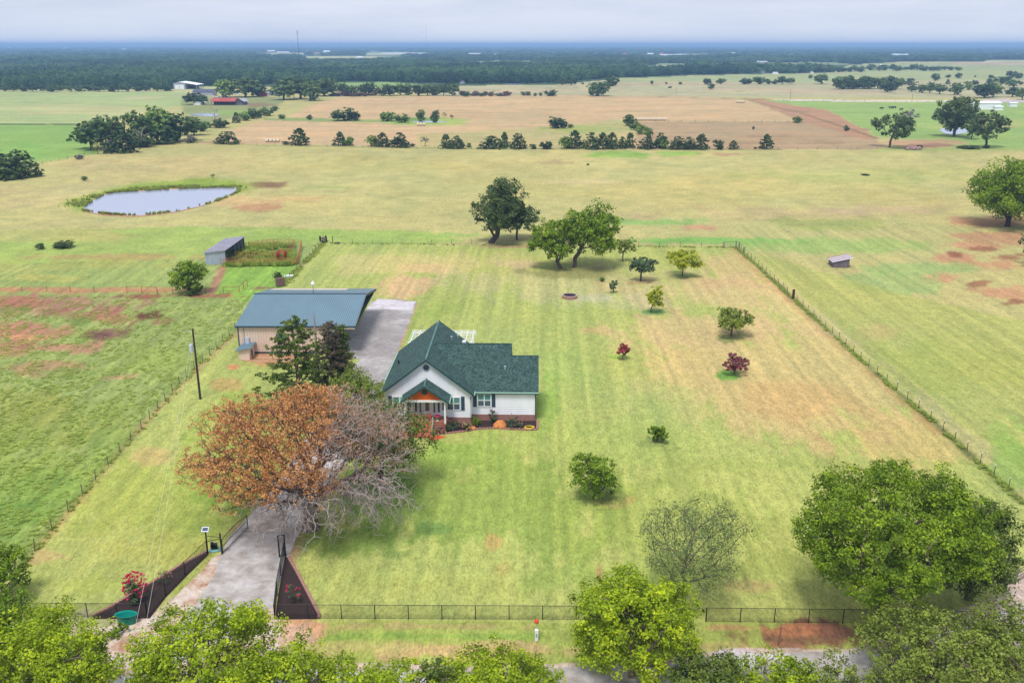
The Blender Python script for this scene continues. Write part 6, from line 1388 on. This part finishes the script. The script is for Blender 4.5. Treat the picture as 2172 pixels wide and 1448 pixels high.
# yard trees
def T(name, label, bx, by, top, wpx, leafm, seed, size, dx=0, cat='tree', clear=.25, D=None, depth=1.0, group=None, **k):
    if wpx < 65: k.setdefault('lob', .55); k.setdefault('hollow', .3)
    b, c = spec(bx, by, top, wpx, clear, D, depth); c[0] += dx * mpp(b[1]); return tree(name, label, cat, b, c, k.pop('tr', max(.08, c[3] * .055)), leafm, size, seed, group=group, **k)
T('oak_tree', 'large dark oak at the far edge of the lawn with a leaning trunk', 1041, 515, 375, 110, 'oak_leaves', 81, .55, dx=22, n_att=330, K=17, cover=2.1, clear=.13, lean=(1.6, 0), tr=.75, bark='darkbark')
T('oak_tree', 'low dark oak limb mass leaning right of the large dark oak', 1096, 508, 432, 90, 'oak_leaves', 82, .55, dx=8, n_att=180, K=11, cover=1.7, clear=.18, tr=.3, bark='darkbark')
T('shade_tree', 'broad bright green tree at the right of the back-lawn pair', 1219, 566, 432, 128, 'green_leaves', 83, .5, dx=34, n_att=360, K=17, cover=1.8, clear=.16, tr=.5)
T('shade_tree', 'bright green tree with a slanting trunk at the left of the pair', 1190, 569, 462, 100, 'green_leaves', 84, .48, dx=-18, n_att=260, K=14, cover=1.8, clear=.15, lean=(-1.0, 0), tr=.42)
T('small_tree', 'small pale green tree right of the back-lawn pair', 1321, 555, 503, 42, 'olive_leaves', 85, .4, dx=6, n_att=90, K=8, cover=1.2, clear=.3, tr=.16)
T('small_tree', 'compact dark green tree on a browner patch of the back lawn', 1359, 596, 545, 60, 'shrub_leaves', 86, .38, dx=6, n_att=120, K=10, cover=1.5, clear=.3, tr=.2, bark='darkbark')
T('small_tree', 'round yellow-green tree nearest the back lawn corner', 1447, 586, 528, 72, 'gold_leaves', 87, .4, n_att=140, K=11, cover=1.6, clear=.28, tr=.16)
T('small_tree', 'narrow yellow-green tree ringed with green grass', 1380, 662, 604, 40, 'gold_leaves', 88, .34, dx=8, n_att=90, K=8, cover=1.4, clear=.1, tr=.1)
T('shrub', 'small dark upright shrub right of the fire pit', 1301, 620, 593, 21, 'shrub_leaves', 89, .3, n_att=40, K=6, cover=1.6, clear=.1, cat='shrub', tr=.08)
T('weeping_tree', 'umbrella-shaped green tree in the middle of the right lawn', 1551, 712, 652, 84, 'olive_leaves', 90, .34, n_att=170, K=13, cover=1.6, clear=.28, tr=.2, bark='bark')
T('crepe_myrtle', 'small red crepe myrtle on the middle lawn', 1321, 762, 729, 36, 'myrtle_mix', 91, .24, n_att=60, K=7, cover=1.8, clear=.15, cat='shrub', tr=.09)
T('crepe_myrtle', 'mauve crepe myrtle beside its shade, painted as a green patch', 1557, 794, 747, 54, 'mauve_flowers', 92, .27, n_att=90, K=9, cover=1.8, clear=.12, cat='shrub', tr=.12)
T('bush', 'round dark green bush alone in the lower middle lawn', 1394, 937, 899, 44, 'green_leaves', 93, .26, n_att=70, K=8, cover=2.4, clear=.02, cat='bush', tr=.09, zmin=-.95)
T('young_tree', 'open bushy young tree with upright shoots on the lower lawn', 1259, 1057, 950, 106, 'green_leaves', 94, .26, n_att=230, K=15, cover=1.15, clear=.06, tr=.16)
T('field_tree', 'round bright tree with a dark base in the left field', 402, 622, 551, 82, 'green_leaves', 95, .42, n_att=180, K=12, cover=1.6, clear=.1, tr=.3)
T('bush', 'dark bush hugging the trunk of the left field tree', 410, 625, 588, 48, 'cedar_leaves', 96, .36, n_att=60, K=7, cover=1.6, clear=.02, cat='bush', tr=.1, zmin=-.95)
T('oak_tree', 'big spreading oak over bare earth at the right edge', 2137, 480, 335, 190, 'green_leaves', 97, .6, dx=18, n_att=330, K=18, cover=2.0, clear=.12, tr=.7, bark='darkbark')
T('oak_tree', 'dark tree cut by the right edge below the spreading oak', 2200, 565, 490, 90, 'oak_leaves', 98, .5, n_att=140, K=10, cover=1.6, clear=.15, tr=.4)
T('pasture_tree', 'layered dark tree alone beyond the pasture at right', 1887, 313, 240, 82, 'oak_leaves', 99, .95, n_att=130, K=12, cover=1.25, clear=.2, tr=.5, lob=.34, bark='darkbark')
T('oak_tree', 'tall round oak left of the pair by the right pond', 2023, 290, 203, 84, 'oak_leaves', 100, .95, n_att=230, K=14, cover=2.1, clear=.08, tr=.8)
T('oak_tree', 'ragged dark oak right of the pair by the right pond', 2091, 313, 236, 78, 'oak_leaves', 101, .95, n_att=130, K=14, cover=1.25, clear=.16, tr=.55, lob=.33, bark='darkbark')
T('oak_tree', 'small tree tucked between the two pond oaks', 2060, 296, 238, 34, 'oak_leaves', 102, .9, n_att=60, K=8, cover=1.2, clear=.1, tr=.3)
# front row by the road
T('shade_tree', 'huge round green tree at the lower right', 1868, 1300, 948, 380, 'green_leaves', 111, .23, dx=5, n_att=1900, K=44, cover=1.75, clear=.13, tr=.5, lob=.27, sprig=.62)
T('cedar_tree', 'dark olive cedar merging into the right side of the huge round tree', 2052, 1300, 1040, 180, 'cedar_leaves', 112, .25, n_att=560, K=22, cover=1.3, clear=.03, tr=.3, D=74, lob=.3, sprig=.6)
T('sparse_tree', 'thin half-bare tree with grey limbs before the front fence', 1437, 1290, 1036, 235, 'feathery_leaves', 113, .17, dx=30, n_att=1100, K=26, cover=.32, on_twigs=.05, clear=.08, tr=.15, D=74, lob=.30, bark='bark', hollow=.1, tipr=.016)
T('roadside_tree', 'bright green roadside tree with a forked top in the lower middle', 1340, 1448, 1190, 275, 'lime_leaves', 114, .23, n_att=760, K=26, cover=1.9, clear=.08, tr=.3, D=63, lob=.32, sprig=.62)
T('roadside_tree', 'bright sprawling tree in front of the entrance drive', 452, 1448, 1252, 325, 'lime_leaves', 115, .22, n_att=900, K=26, cover=1.5, clear=.04, tr=.25, D=58, lob=.3, sprig=.6)
T('roadside_tree', 'yellow-green treetop along the bottom right of the entrance tree', 650, 1448, 1335, 300, 'lime_leaves', 116, .22, n_att=420, K=20, cover=1.3, clear=.03, tr=.2, D=56, lob=.3, sprig=.6)
T('roadside_tree', 'low yellow-green treetop at the bottom left of centre', 830, 1448, 1385, 230, 'lime_leaves', 117, .21, n_att=320, K=16, cover=1.5, clear=.03, tr=.2, D=56, sprig=.5)
T('roadside_tree', 'yellow-green treetop at the bottom centre', 1060, 1448, 1348, 290, 'lime_leaves', 118, .22, n_att=420, K=20, cover=1.7, clear=.03, tr=.22, D=57, sprig=.6)
T('cedar_tree', 'thin dark cedar sprig between the bottom treetops', 930, 1448, 1380, 80, 'cedar_leaves', 119, .2, n_att=80, K=8, cover=1.2, clear=.03, tr=.15, D=58)
T('roadside_tree', 'bright bushy tree in the lower left corner', 112, 1448, 1258, 320, 'lime_leaves', 120, .22, n_att=900, K=28, cover=1.5, clear=.04, tr=.3, D=57, lob=.32, sprig=.65)
T('roadside_tree', 'leafy tree cut by the left edge near the bottom', -40, 1380, 1205, 260, 'green_leaves', 121, .23, n_att=420, K=18, cover=1.5, clear=.04, tr=.3, D=61, sprig=.7)
T('small_tree', 'small dark green tree at the left edge by the wire fence', 12, 1270, 1150, 105, 'green_leaves', 122, .22, n_att=160, K=11, cover=1.6, clear=.1, tr=.14, D=74)
T('roadside_tree', 'low bright tree at the bottom right of the forked tree', 1650, 1448, 1368, 290, 'lime_leaves', 123, .22, n_att=400, K=18, cover=1.6, clear=.03, tr=.2, D=58, sprig=.55)
T('roadside_tree', 'dark bushy cedar at the foot of the forked tree', 1500, 1448, 1362, 170, 'cedar_leaves', 124, .22, n_att=200, K=12, cover=1.5, clear=.03, tr=.2, D=59, sprig=.5)
T('roadside_tree', 'thin hazy treetop beside the bottom right bushes', 1800, 1448, 1375, 190, 'olive_leaves', 125, .2, n_att=220, K=14, cover=.8, clear=.03, tr=.2, D=59, sprig=.5)
T('roadside_tree', 'dull olive twiggy tree at the lower right', 1960, 1448, 1262, 300, 'olive_leaves', 126, .22, n_att=560, K=24, cover=1.15, clear=.04, tr=.22, D=61, sprig=.6)
T('roadside_tree', 'olive twiggy tree in the lower right corner', 2130, 1448, 1262, 260, 'olive_leaves', 127, .22, n_att=480, K=22, cover=1.2, clear=.04, tr=.22, D=62, sprig=.6)
T('bush', 'small bush on the verge beside the stock tank', 248, 1345, 1318, 50, 'green_leaves', 128, .2, n_att=50, K=7, cover=1.2, clear=.02, tr=.08, cat='bush', zmin=-.95)

# ------------------------------------------------------------------ trees of the middle distance
GC = 'cedars and shrubs along the middle field fence'
ORD = ['first', 'second', 'third', 'fourth', 'fifth', 'sixth', 'seventh', 'eighth', 'ninth', 'tenth', 'eleventh', 'twelfth', 'thirteenth', 'fourteenth', 'fifteenth', 'sixteenth', 'seventeenth', 'eighteenth', 'nineteenth', 'twentieth', 'twenty-first', 'twenty-second', 'twenty-third', 'twenty-fourth', 'twenty-fifth', 'twenty-sixth', 'twenty-seventh', 'twenty-eighth', 'twenty-ninth', 'thirtieth', 'thirty-first', 'thirty-second', 'thirty-third']
row = [('broad', 485, 305, 278, 44, 'C'), ('bush', 605, 307, 299, 17, 'C'), ('cedar', 637, 308, 274, 38, 'C'), ('cedar', 722, 309, 281, 25, 'C'), ('bush', 738, 309, 287, 26, 'B'), ('bush', 788, 310, 286, 25, 'B'), ('cedar', 812, 311, 283, 32, 'C'), ('broad', 848, 312, 282, 40, 'C'), ('bush', 875, 311, 304, 12, 'C'), ('sapling', 902, 310, 289, 20, 'G'), ('cedar', 946, 315, 286, 25, 'C'), ('broad', 970, 315, 289, 36, 'C'), ('bush', 995, 313, 303, 12, 'B'),
       ('broad', 1045, 315, 289, 48, 'C'), ('cedar', 1070, 312, 282, 20, 'C'), ('broad', 1098, 316, 283, 30, 'C'), ('bush', 1130, 316, 305, 16, 'C'), ('bush', 1159, 316, 297, 26, 'C'), ('bush', 1197, 315, 288, 28, 'B'), ('cedar', 1219, 315, 279, 32, 'C'), ('broad', 1255, 316, 282, 38, 'C'), ('cedar', 1278, 316, 283, 32, 'C'), ('cedar', 1298, 316, 283, 28, 'C'), ('broad', 1319, 315, 291, 24, 'C'), ('cedar', 1336, 314, 283, 22, 'C'), ('broad', 1372, 316, 290, 32, 'C'), ('bush', 1400, 314, 282, 32, 'C'), ('bush', 1410, 316, 296, 22, 'B'), ('broad', 1437, 317, 289, 32, 'C'), ('broad', 1460, 317, 291, 30, 'C'), ('cedar', 1487, 317, 286, 34, 'C'), ('bush', 1523, 317, 296, 24, 'C'), ('cedar', 1555, 317, 299, 20, 'C')]
lm = {'C': 'far_cedar_leaves', 'B': 'far_bright_leaves', 'G': 'far_grey_leaves', 'O': 'far_oak_leaves', 'R': 'far_rust_leaves'}
for i, (k, a, b, c, d, m_) in enumerate(row):
    far_tree(k, a, b, c, d, '%s %s from the left in the fence row of cedars' % (ORD[i], {'C': 'dark evergreen', 'B': 'bright green shrub', 'G': 'thin pale sapling'}[m_]), lm[m_], 'bush' if k == 'bush' else 'tree', group=GC)
singles = [('cedar', 1625, 316, 286, 26, 'C', 'lone dark cedar right of the cedar row'), ('bush', 1602, 316, 311, 6, 'C', 'tiny dark bush left of the lone cedar'),
 ('bush', 1333, 267, 242, 28, 'O', 'round tree at the near end of the long bale row'), ('bush', 1346, 276, 256, 22, 'B', 'green shrub below the tree at the bale row end'), ('bush', 1360, 285, 264, 24, 'B', 'green shrub halfway down the short diagonal hedge'), ('bush', 1374, 292, 270, 22, 'B', 'green shrub at the foot of the short diagonal hedge'),
 ('bush', 1183, 272, 245, 38, 'C', 'round dark tree alone in the straw field centre'), ('bush', 1210, 271, 263, 12, 'O', 'tiny shrub beside the round dark field tree'),
 ('bush', 730, 256, 228, 52, 'O', 'large rounded grey-green bush at the straw field edge'), ('bush', 754, 256, 239, 24, 'O', 'low lobe of bush right of the large rounded bush'), ('bush', 657, 254, 243, 13, 'O', 'small tree left of the large rounded bush'), ('bush', 598, 252, 241, 14, 'O', 'small dark shrub at the left tip of the straw field'),
 ('bush', 825, 257, 236, 34, 'B', 'bright willow left of the field pond'), ('bush', 853, 260, 241, 30, 'B', 'bright willow nearest the field pond'), ('bush', 894, 257, 233, 20, 'B', 'airy tree behind the pond bales'), ('bush', 924, 260, 233, 20, 'O', 'egg-shaped tree right of the pond bales'), ('sapling', 943, 251, 238, 9, 'B', 'thin sapling behind the field pond'), ('sapling', 958, 254, 243, 9, 'C', 'dark thin sapling right of the field pond'),
 ('bush', 567, 246, 225, 26, 'O', 'bushy tree on the slope left of the straw field'), ('bush', 585, 236, 225, 14, 'O', 'small round tree above the bushy slope tree'), ('cedar', 502, 261, 240, 18, 'C', 'dark narrow cedar right of the bare grey tree'), ('bush', 520, 256, 236, 24, 'B', 'light shrub in the diagonal hedge by the farm'), ('bush', 536, 252, 230, 26, 'O', 'green tree in the diagonal hedge by the farm'), ('bush', 552, 250, 233, 20, 'O', 'last shrub in the diagonal hedge by the farm'),
 ('sapling', 458, 270, 226, 52, 'G', 'bare grey spreading tree beyond the grove'), ('bush', 468, 271, 250, 32, 'C', 'dark bush at the foot of the bare grey tree'), ('bush', 446, 271, 260, 18, 'B', 'light shrub left of the bare grey tree foot'),
 ('oak', 195, 317, 253, 78, 'O', 'big round oak at the left end of the grove'), ('oak', 236, 313, 248, 60, 'O', 'second round oak in the left grove'), ('broad', 262, 323, 270, 62, 'C', 'pointed cedar at the front of the grove'), ('bush', 240, 322, 291, 26, 'G', 'grey twiggy shrub before the grove'), ('oak', 292, 308, 236, 54, 'O', 'tall oak above the grey shrub in the grove'), ('sapling', 302, 312, 262, 42, 'G', 'grey bare tree in the middle of the grove'), ('oak', 335, 302, 228, 70, 'B', 'lightest tallest oak of the grove'), ('oak', 375, 300, 234, 76, 'O', 'wide oak at the right of the grove'), ('bush', 345, 306, 266, 62, 'O', 'rounded bush at the right front of the grove'), ('oak', 412, 287, 250, 46, 'O', 'last small oak at the right end of the grove'), ('bush', 432, 279, 256, 26, 'B', 'light bush trailing the grove end'), ('bush', 300, 312, 284, 50, 'C', 'dark bush under the bare grove tree'),
 ('sapling', 208, 327, 303, 22, 'B', 'bright sapling in front of the big round oak'), ('bush', 407, 303, 287, 26, 'G', 'pale shrub below the grove end'), ('broad', -8, 380, 314, 76, 'C', 'cedar cut by the left edge'), ('broad', 44, 377, 318, 64, 'C', 'cedar right of the one cut by the left edge'), ('bush', 22, 381, 330, 50, 'C', 'low bush between the two left-edge cedars'), ('bush', 168, 338, 328, 18, 'G', 'dead grey brush by the left field fence'),
 ('bush', 180, 383, 373, 14, 'B', 'small light bush above the pond at left'), ('sapling', 452, 380, 368, 10, 'O', 'tiny sapling above the pond at right'), ('bush', 136, 525, 507, 40, 'C', 'dark low bush in the left pasture'), ('bush', 86, 529, 515, 17, 'C', 'smaller dark bush left of the low pasture bush'),
 ('sapling', 1926, 271, 233, 40, 'G', 'gold-topped bare tree near the black cows'), ('bush', 1795, 278, 265, 12, 'O', 'small bush in the brown field near the lone tree'), ('bush', 1690, 261, 247, 20, 'B', 'yellowish bush at the fence corner'), ('bush', 1598, 275, 268, 6, 'O', 'tiny bush in the straw field by the fence'), ('bush', 2055, 315, 307, 44, 'C', 'low dark bush strip under the ragged oak'), ('bush', 2092, 315, 307, 16, 'C', 'dark bush at the ragged oak foot'), ('bush', 1951, 314, 307, 12, 'C', 'small bush right of the rock heap'), ('bush', 1834, 372, 368, 18, 'C', 'dark weeds in the right pasture'),
 ('bush', 1277, 597, 587, 12, 'B', 'little green clump left of the dark upright shrub'), ('bush', 1247, 351, 346, 6, 'C', 'speck of dark weed in the middle pasture'), ('bush', 589, 598, 575, 16, 'O', 'small tree beside the pallet stack'),
 ('oak', 412, 222, 197, 36, 'O', 'tree over the small white farm shed'), ('oak', 431, 222, 203, 22, 'O', 'smaller tree right of the shed tree'), ('oak', 479, 207, 169, 38, 'B', 'light green tree at the farm'), ('oak', 521, 206, 167, 62, 'O', 'dark wide oak at the farm centre'), ('oak', 546, 205, 176, 36, 'O', 'oak left of the red farmhouse'), ('oak', 602, 212, 172, 54, 'O', 'oak right of the farmhouse annex'), ('oak', 638, 210, 163, 60, 'O', 'tallest oak at the tan field corner'), ('oak', 658, 214, 176, 42, 'O', 'front oak at the tan field corner'), ('oak', 688, 204, 166, 52, 'O', 'oak right of the tallest corner oak'), ('bush', 456, 199, 189, 12, 'O', 'round shrub right of the grey farm building'), ('sapling', 624, 211, 178, 30, 'G', 'white-limbed dead tree among the corner oaks'), ('oak', 706, 200, 172, 34, 'O', 'last oak before the rusty hedgerow'),
 ('oak', 1269, 204, 171, 46, 'O', 'dark tree with a bare trunk at the far field edge'), ('bush', 1295, 183, 161, 32, 'O', 'round tree behind the bare-trunk tree'), ('bush', 1254, 202, 185, 16, 'O', 'bush left of the bare-trunk tree'), ('bush', 1168, 204, 189, 26, 'O', 'bush at the right end of the shrub row'), ('bush', 1146, 204, 196, 8, 'O', 'tiny bush left of the shrub row end'), ('bush', 1135, 204, 197, 9, 'O', 'very small bush in the shrub row'), ('bush', 1120, 203, 194, 15, 'O', 'second bush in the right shrub row'), ('bush', 1109, 203, 194, 11, 'O', 'first bush in the right shrub row'),
 ('oak', 1192, 181, 168, 24, 'O', 'left tree of the small pasture stand'), ('oak', 1212, 181, 169, 24, 'O', 'right tree of the small pasture stand'), ('bush', 1236, 179, 175, 6, 'O', 'speck bush by the pasture stand'), ('bush', 1382, 179, 171, 7, 'O', 'single bush in the far pasture centre'), ('bush', 1421, 187, 183, 10, 'C', 'low dark bush in the far pasture'), ('bush', 1443, 179, 174, 9, 'O', 'bush right of the low dark one'), ('bush', 1413, 179, 174, 5, 'R', 'tiny rusty bush on the far pasture'),
 ('oak', 1500, 180, 167, 16, 'O', 'left tree of the far pasture trio'), ('oak', 1508, 190, 177, 14, 'O', 'front tree of the far pasture trio'), ('oak', 1529, 179, 167, 22, 'O', 'right tree of the far pasture trio'), ('bush', 1582, 179, 164, 24, 'O', 'first tree in the distant clump row'), ('oak', 1612, 179, 162, 30, 'O', 'widest tree in the distant clump row'), ('bush', 1629, 179, 168, 12, 'O', 'small tree right of the widest distant one'), ('bush', 1643, 179, 168, 14, 'O', 'tree in the middle of the distant clump row'), ('oak', 1659, 179, 163, 20, 'O', 'tall tree near the end of the distant clump row'), ('oak', 1676, 179, 165, 15, 'O', 'last tree of the distant clump row'),
 ('bush', 1719, 167, 159, 9, 'O', 'small tree above the dark strip wood'), ('oak', 1743, 178, 158, 26, 'O', 'separate tree left of the dark strip wood'), ('oak', 1882, 196, 175, 30, 'O', 'rounded tree in front of the strip wood'), ('cedar', 1930, 181, 167, 26, 'C', 'pointed cedar right of the strip wood'), ('cedar', 1912, 180, 168, 14, 'C', 'slim cedar left of the pointed one'), ('oak', 1934, 195, 182, 20, 'O', 'first tree of the right far group'), ('oak', 1955, 197, 178, 18, 'O', 'second tree of the right far group'), ('oak', 1971, 198, 175, 20, 'O', 'pale tree of the right far group'), ('oak', 1993, 200, 178, 26, 'O', 'dark tree of the right far group'), ('oak', 2024, 201, 177, 30, 'O', 'last tree of the right far group'), ('cedar', 2010, 179, 169, 9, 'C', 'tiny dark cedar above the right far group'), ('bush', 2052, 191, 172, 18, 'B', 'light round tree before the white barn'), ('bush', 2067, 180, 169, 15, 'C', 'dark dome-shaped cedar by the white barn'), ('oak', 2088, 208, 176, 44, 'O', 'large tree cluster behind the long white barn'), ('oak', 2106, 206, 174, 34, 'B', 'light tree behind the long white barn'), ('bush', 2098, 178, 166, 14, 'C', 'cedar above the white barn trees'), ('oak', 2125, 178, 161, 34, 'O', 'broad tree beyond the white barn'), ('oak', 2147, 206, 186, 26, 'O', 'tree left of the pair by the white box shed'), ('oak', 2168, 212, 186, 26, 'O', 'tree over the white box shed at the edge'), ('oak', 2145, 166, 151, 20, 'O', 'tree above the right far lane'), ('oak', 2160, 168, 155, 16, 'O', 'tree cut by the right edge near the lane'), ('oak', 2150, 186, 170, 30, 'B', 'light tree behind the right edge houses'), ('oak', 1984, 172, 155, 18, 'O', 'tree with a thin trunk on the right far pasture'), ('bush', 2011, 165, 158, 11, 'O', 'small tree right of the thin-trunked one'), ('bush', 2033, 166, 155, 14, 'O', 'round tree left of the far hedge gap'), ('bush', 2068, 164, 160, 5, 'O', 'speck tree on the right far pasture'), ('bush', 2102, 166, 158, 11, 'C', 'dark tree on the right far pasture edge')]
for (k, a, b, c, d, m_, lb) in singles: far_tree(k, a, b, c, d, lb, lm[m_], 'bush' if k == 'bush' and ('bush' in lb or 'shrub' in lb or 'weed' in lb or 'brush' in lb or 'clump' in lb) else 'tree', bark='deadbark' if m_ == 'G' else None, bare=(m_ == 'G' and 'bare' in lb and 'grove' in lb))
rg = random.Random(4)
def hedge(n, x0, x1, by, top, w_, kinds, mats, lab, grp, dy=1.0):
    for i in range(n):
        t = (i + .5) / n; px = x0 + (x1 - x0) * t + rg.uniform(-3, 3); k = kinds[i % len(kinds)]; m_ = mats[i % len(mats)]
        far_tree(k, px, by + rg.uniform(-dy, dy), top + rg.uniform(-3, 3), w_ * rg.uniform(.8, 1.25), '%s %s' % (ORD[i], lab), lm[m_], 'tree', group=grp)
hedge(13, 722, 972, 203, 178, 26, ['oak', 'bush', 'oak'], ['O', 'O', 'C'], 'tree from the left in the dark hedgerow behind the tan field', 'trees in the dark hedgerow behind the tan field')
hedge(14, 700, 800, 204, 196, 14, ['bush'], ['R'], 'rust-brown bush from the left under the dark hedgerow', 'rust-brown bushes under the dark hedgerow')
hedge(10, 975, 1080, 204, 195, 15, ['bush'], ['R', 'O', 'R'], 'low rusty bush from the left in the thinning hedgerow', 'low bushes in the thinning hedgerow')
hedge(13, 1772, 1905, 189, 163, 26, ['oak', 'bush'], ['O'], 'tree from the left in the dark strip wood at right', 'trees of the dark strip wood')
hedge(20, -40, 362, 194, 181, 22, ['oak', 'bush', 'oak'], ['O'], 'tree from the left in the hedge behind the far left field', 'trees in the hedge behind the far left field')
hedge(12, 1690, 1830, 153, 141, 18, ['oak', 'bush'], ['O'], 'tree from the left on the edge of the far right wood', 'trees on the edge of the far right wood')
hedge(14, 1840, 2040, 150, 139, 16, ['bush', 'oak'], ['O', 'B', 'O'], 'tree from the left around the pointed-roof house', 'trees around the pointed-roof house')

# ------------------------------------------------------------------ small growth nobody could count
def tuft_mesh(name, nb, w_, h, m, seed, spread=.35):
    rg = np.random.default_rng(seed); V = []; Q = []
    for i in range(nb):
        a = rg.random() * 6.28; r0 = rg.random() * spread * .5; r1 = spread * (.5 + rg.random()); b = np.array((r0 * math.cos(a), r0 * math.sin(a), 0)); t = np.array((r1 * math.cos(a), r1 * math.sin(a), h * (.6 + .5 * rg.random()))); s = np.array((-math.sin(a), math.cos(a), 0)) * w_
        k = len(V); V += [b - s, b + s, (b + t) / 2 + s * .8 + np.array((0, 0, h * .12)), (b + t) / 2 - s * .8 + np.array((0, 0, h * .12)), t + s * .1, t - s * .1]; Q += [(k, k+1, k+2, k+3), (k+3, k+2, k+4, k+5)]
    me = np_mesh(name, np.array(V), np.array(Q), m); at2 = me.attributes.new('rnd', 'FLOAT', 'FACE'); at2.data.foreach_set('value', rg.random(len(Q)).astype(np.float32)); return me
def pts_in(polyp, n, seed, cond=None):
    W = np.array([G(*p) for p in polyp]); rg = np.random.default_rng(seed); lo = W.min(0); hi = W.max(0); P = lo + rg.random((n, 2)) * (hi - lo)
    P = P[pip(P[:, 0], P[:, 1], [tuple(w_) for w_ in W])]
    if cond is not None: P = P[cond(P[:, 0], P[:, 1], rg)]
    return P
green_t = [tuft_mesh('grass_tuft', 16, .035, .22, M['weed_blades'], s, .30) for s in (1, 2, 3)]
P = pts_in([(-60, 1230), (-60, 640), (100, 625), (430, 630), (560, 640), (499, 704), (300, 905), (30, 1216)], 42000, 3, lambda x, y, rg: (fbm(x / 1.2, y / 2.5, 7) > .46) & (rg.random(len(x)) < np.clip(1.25 - y / 200, .12, 1)))
sc = .4 + .7 * np.random.default_rng(1).random(len(P)); scatter('rough_grass', np.c_[P, np.zeros(len(P))], np.c_[sc, sc, sc * .6], green_t, label='rough tufted grass of the left field'); print('tufts', len(P))
def along(pts, n, spread, seed):
    W = [np.array(G(*p)) for p in pts]; rg = np.random.default_rng(seed); L_ = np.array([np.linalg.norm(b - a) for a, b in zip(W[:-1], W[1:])]); c = np.cumsum(L_) / L_.sum(); t = rg.random(n); k = np.searchsorted(c, t); k = np.minimum(k, len(L_) - 1)
    c0 = np.r_[0, c[:-1]]; f = (t - c0[k]) / (c[k] - c0[k]); A = np.array(W)[k]; B = np.array(W)[k + 1]; return A + (B - A) * f[:, None] + rg.normal(size=(n, 2)) * spread
weed = [tuft_mesh('weed_clump', 22, .05, .45, M['weed_blades'], s, .35) for s in (5, 6)]
P = np.concatenate([along([(1562, 524), (1680, 632), (1860, 794), (2000, 912), (2172, 1068)], 1000, .22, 1), along([(499, 705), (420, 780), (300, 905), (36, 1216)], 200, .25, 2), along([(600, 606), (690, 512)], 500, .6, 3), along([(700, 516), (1560, 525)], 500, .5, 4)])
P = P[fbm(P[:, 0] / 3, P[:, 1] / 3, 4) > .42]
sc = .4 + .9 * np.random.default_rng(2).random(len(P)); scatter('fence_weeds', np.c_[P, np.zeros(len(P))], np.c_[sc, sc, sc * .7] * .75, weed, label='weeds growing along the wire fences')
P = np.concatenate([pts_in([(490, 562), (512, 520), (620, 520), (630, 560)], 1500, 8), along([(480, 564), (632, 562)], 400, .5, 6)])
P = P[fbm(P[:, 0] / 2.5, P[:, 1] / 2.5, 14) > .47]
sc = .9 + 1.6 * np.random.default_rng(3).random(len(P)); scatter('corral_weeds', np.c_[P, np.zeros(len(P))], np.c_[sc, sc, sc], weed, label='tall weeds inside the rusty corral')
reed = [tuft_mesh('reed_clump', 20, .05, 1.0, M['weed_blades'], s, .3) for s in (9, 10)]; dry = [tuft_mesh('reed_clump', 18, .05, .9, M['dry_blades'], s, .3) for s in (11,)]
pe = [(p[0], p[1]) for p in pond]
P = along(pe + [pe[0]], 1300, .35, 9); P = np.concatenate([P, along([(180, 436), (215, 414), (290, 402), (370, 398), (440, 395), (505, 398)], 1700, 1.5, 10), along([(140, 440), (200, 415), (190, 440)], 300, 2.0, 12)])
Wp = [G(*p) for p in [(342 + (q[0] - 342) * .985, 427 + (q[1] - 427) * .95) for q in pond]]
P = P[~pip(P[:, 0], P[:, 1], Wp) & (fbm(P[:, 0] / 4, P[:, 1] / 4, 19) > .44)]; sc = .5 + .7 * np.random.default_rng(4).random(len(P)); scatter('pond_reeds', np.c_[P, np.zeros(len(P))], np.c_[sc, sc, sc * .85], reed + dry, label='reeds and rushes round the pond')

# ------------------------------------------------------------------ haze
hb = MB().box(-60000, 60000, -900, 92000, -3.0, 71.0); hme = bpy.data.meshes.new('haze'); hme.from_pydata(hb.v, [], hb.f)
hm = bpy.data.materials.new('haze_air'); hm.use_nodes = True; ht_ = hm.node_tree; ht_.nodes.clear(); ho = ht_.nodes.new('ShaderNodeOutputMaterial'); pv = ht_.nodes.new('ShaderNodeVolumePrincipled')
pv.inputs['Color'].default_value = (0.38, 0.63, 1.0, 1); pv.inputs['Density'].default_value = 0.00016; pv.inputs['Anisotropy'].default_value = 0.0
ht_.links.new(pv.outputs[0], ho.inputs['Volume']); hme.materials.append(hm)
tag(link_mesh('haze', hme), kind='stuff')
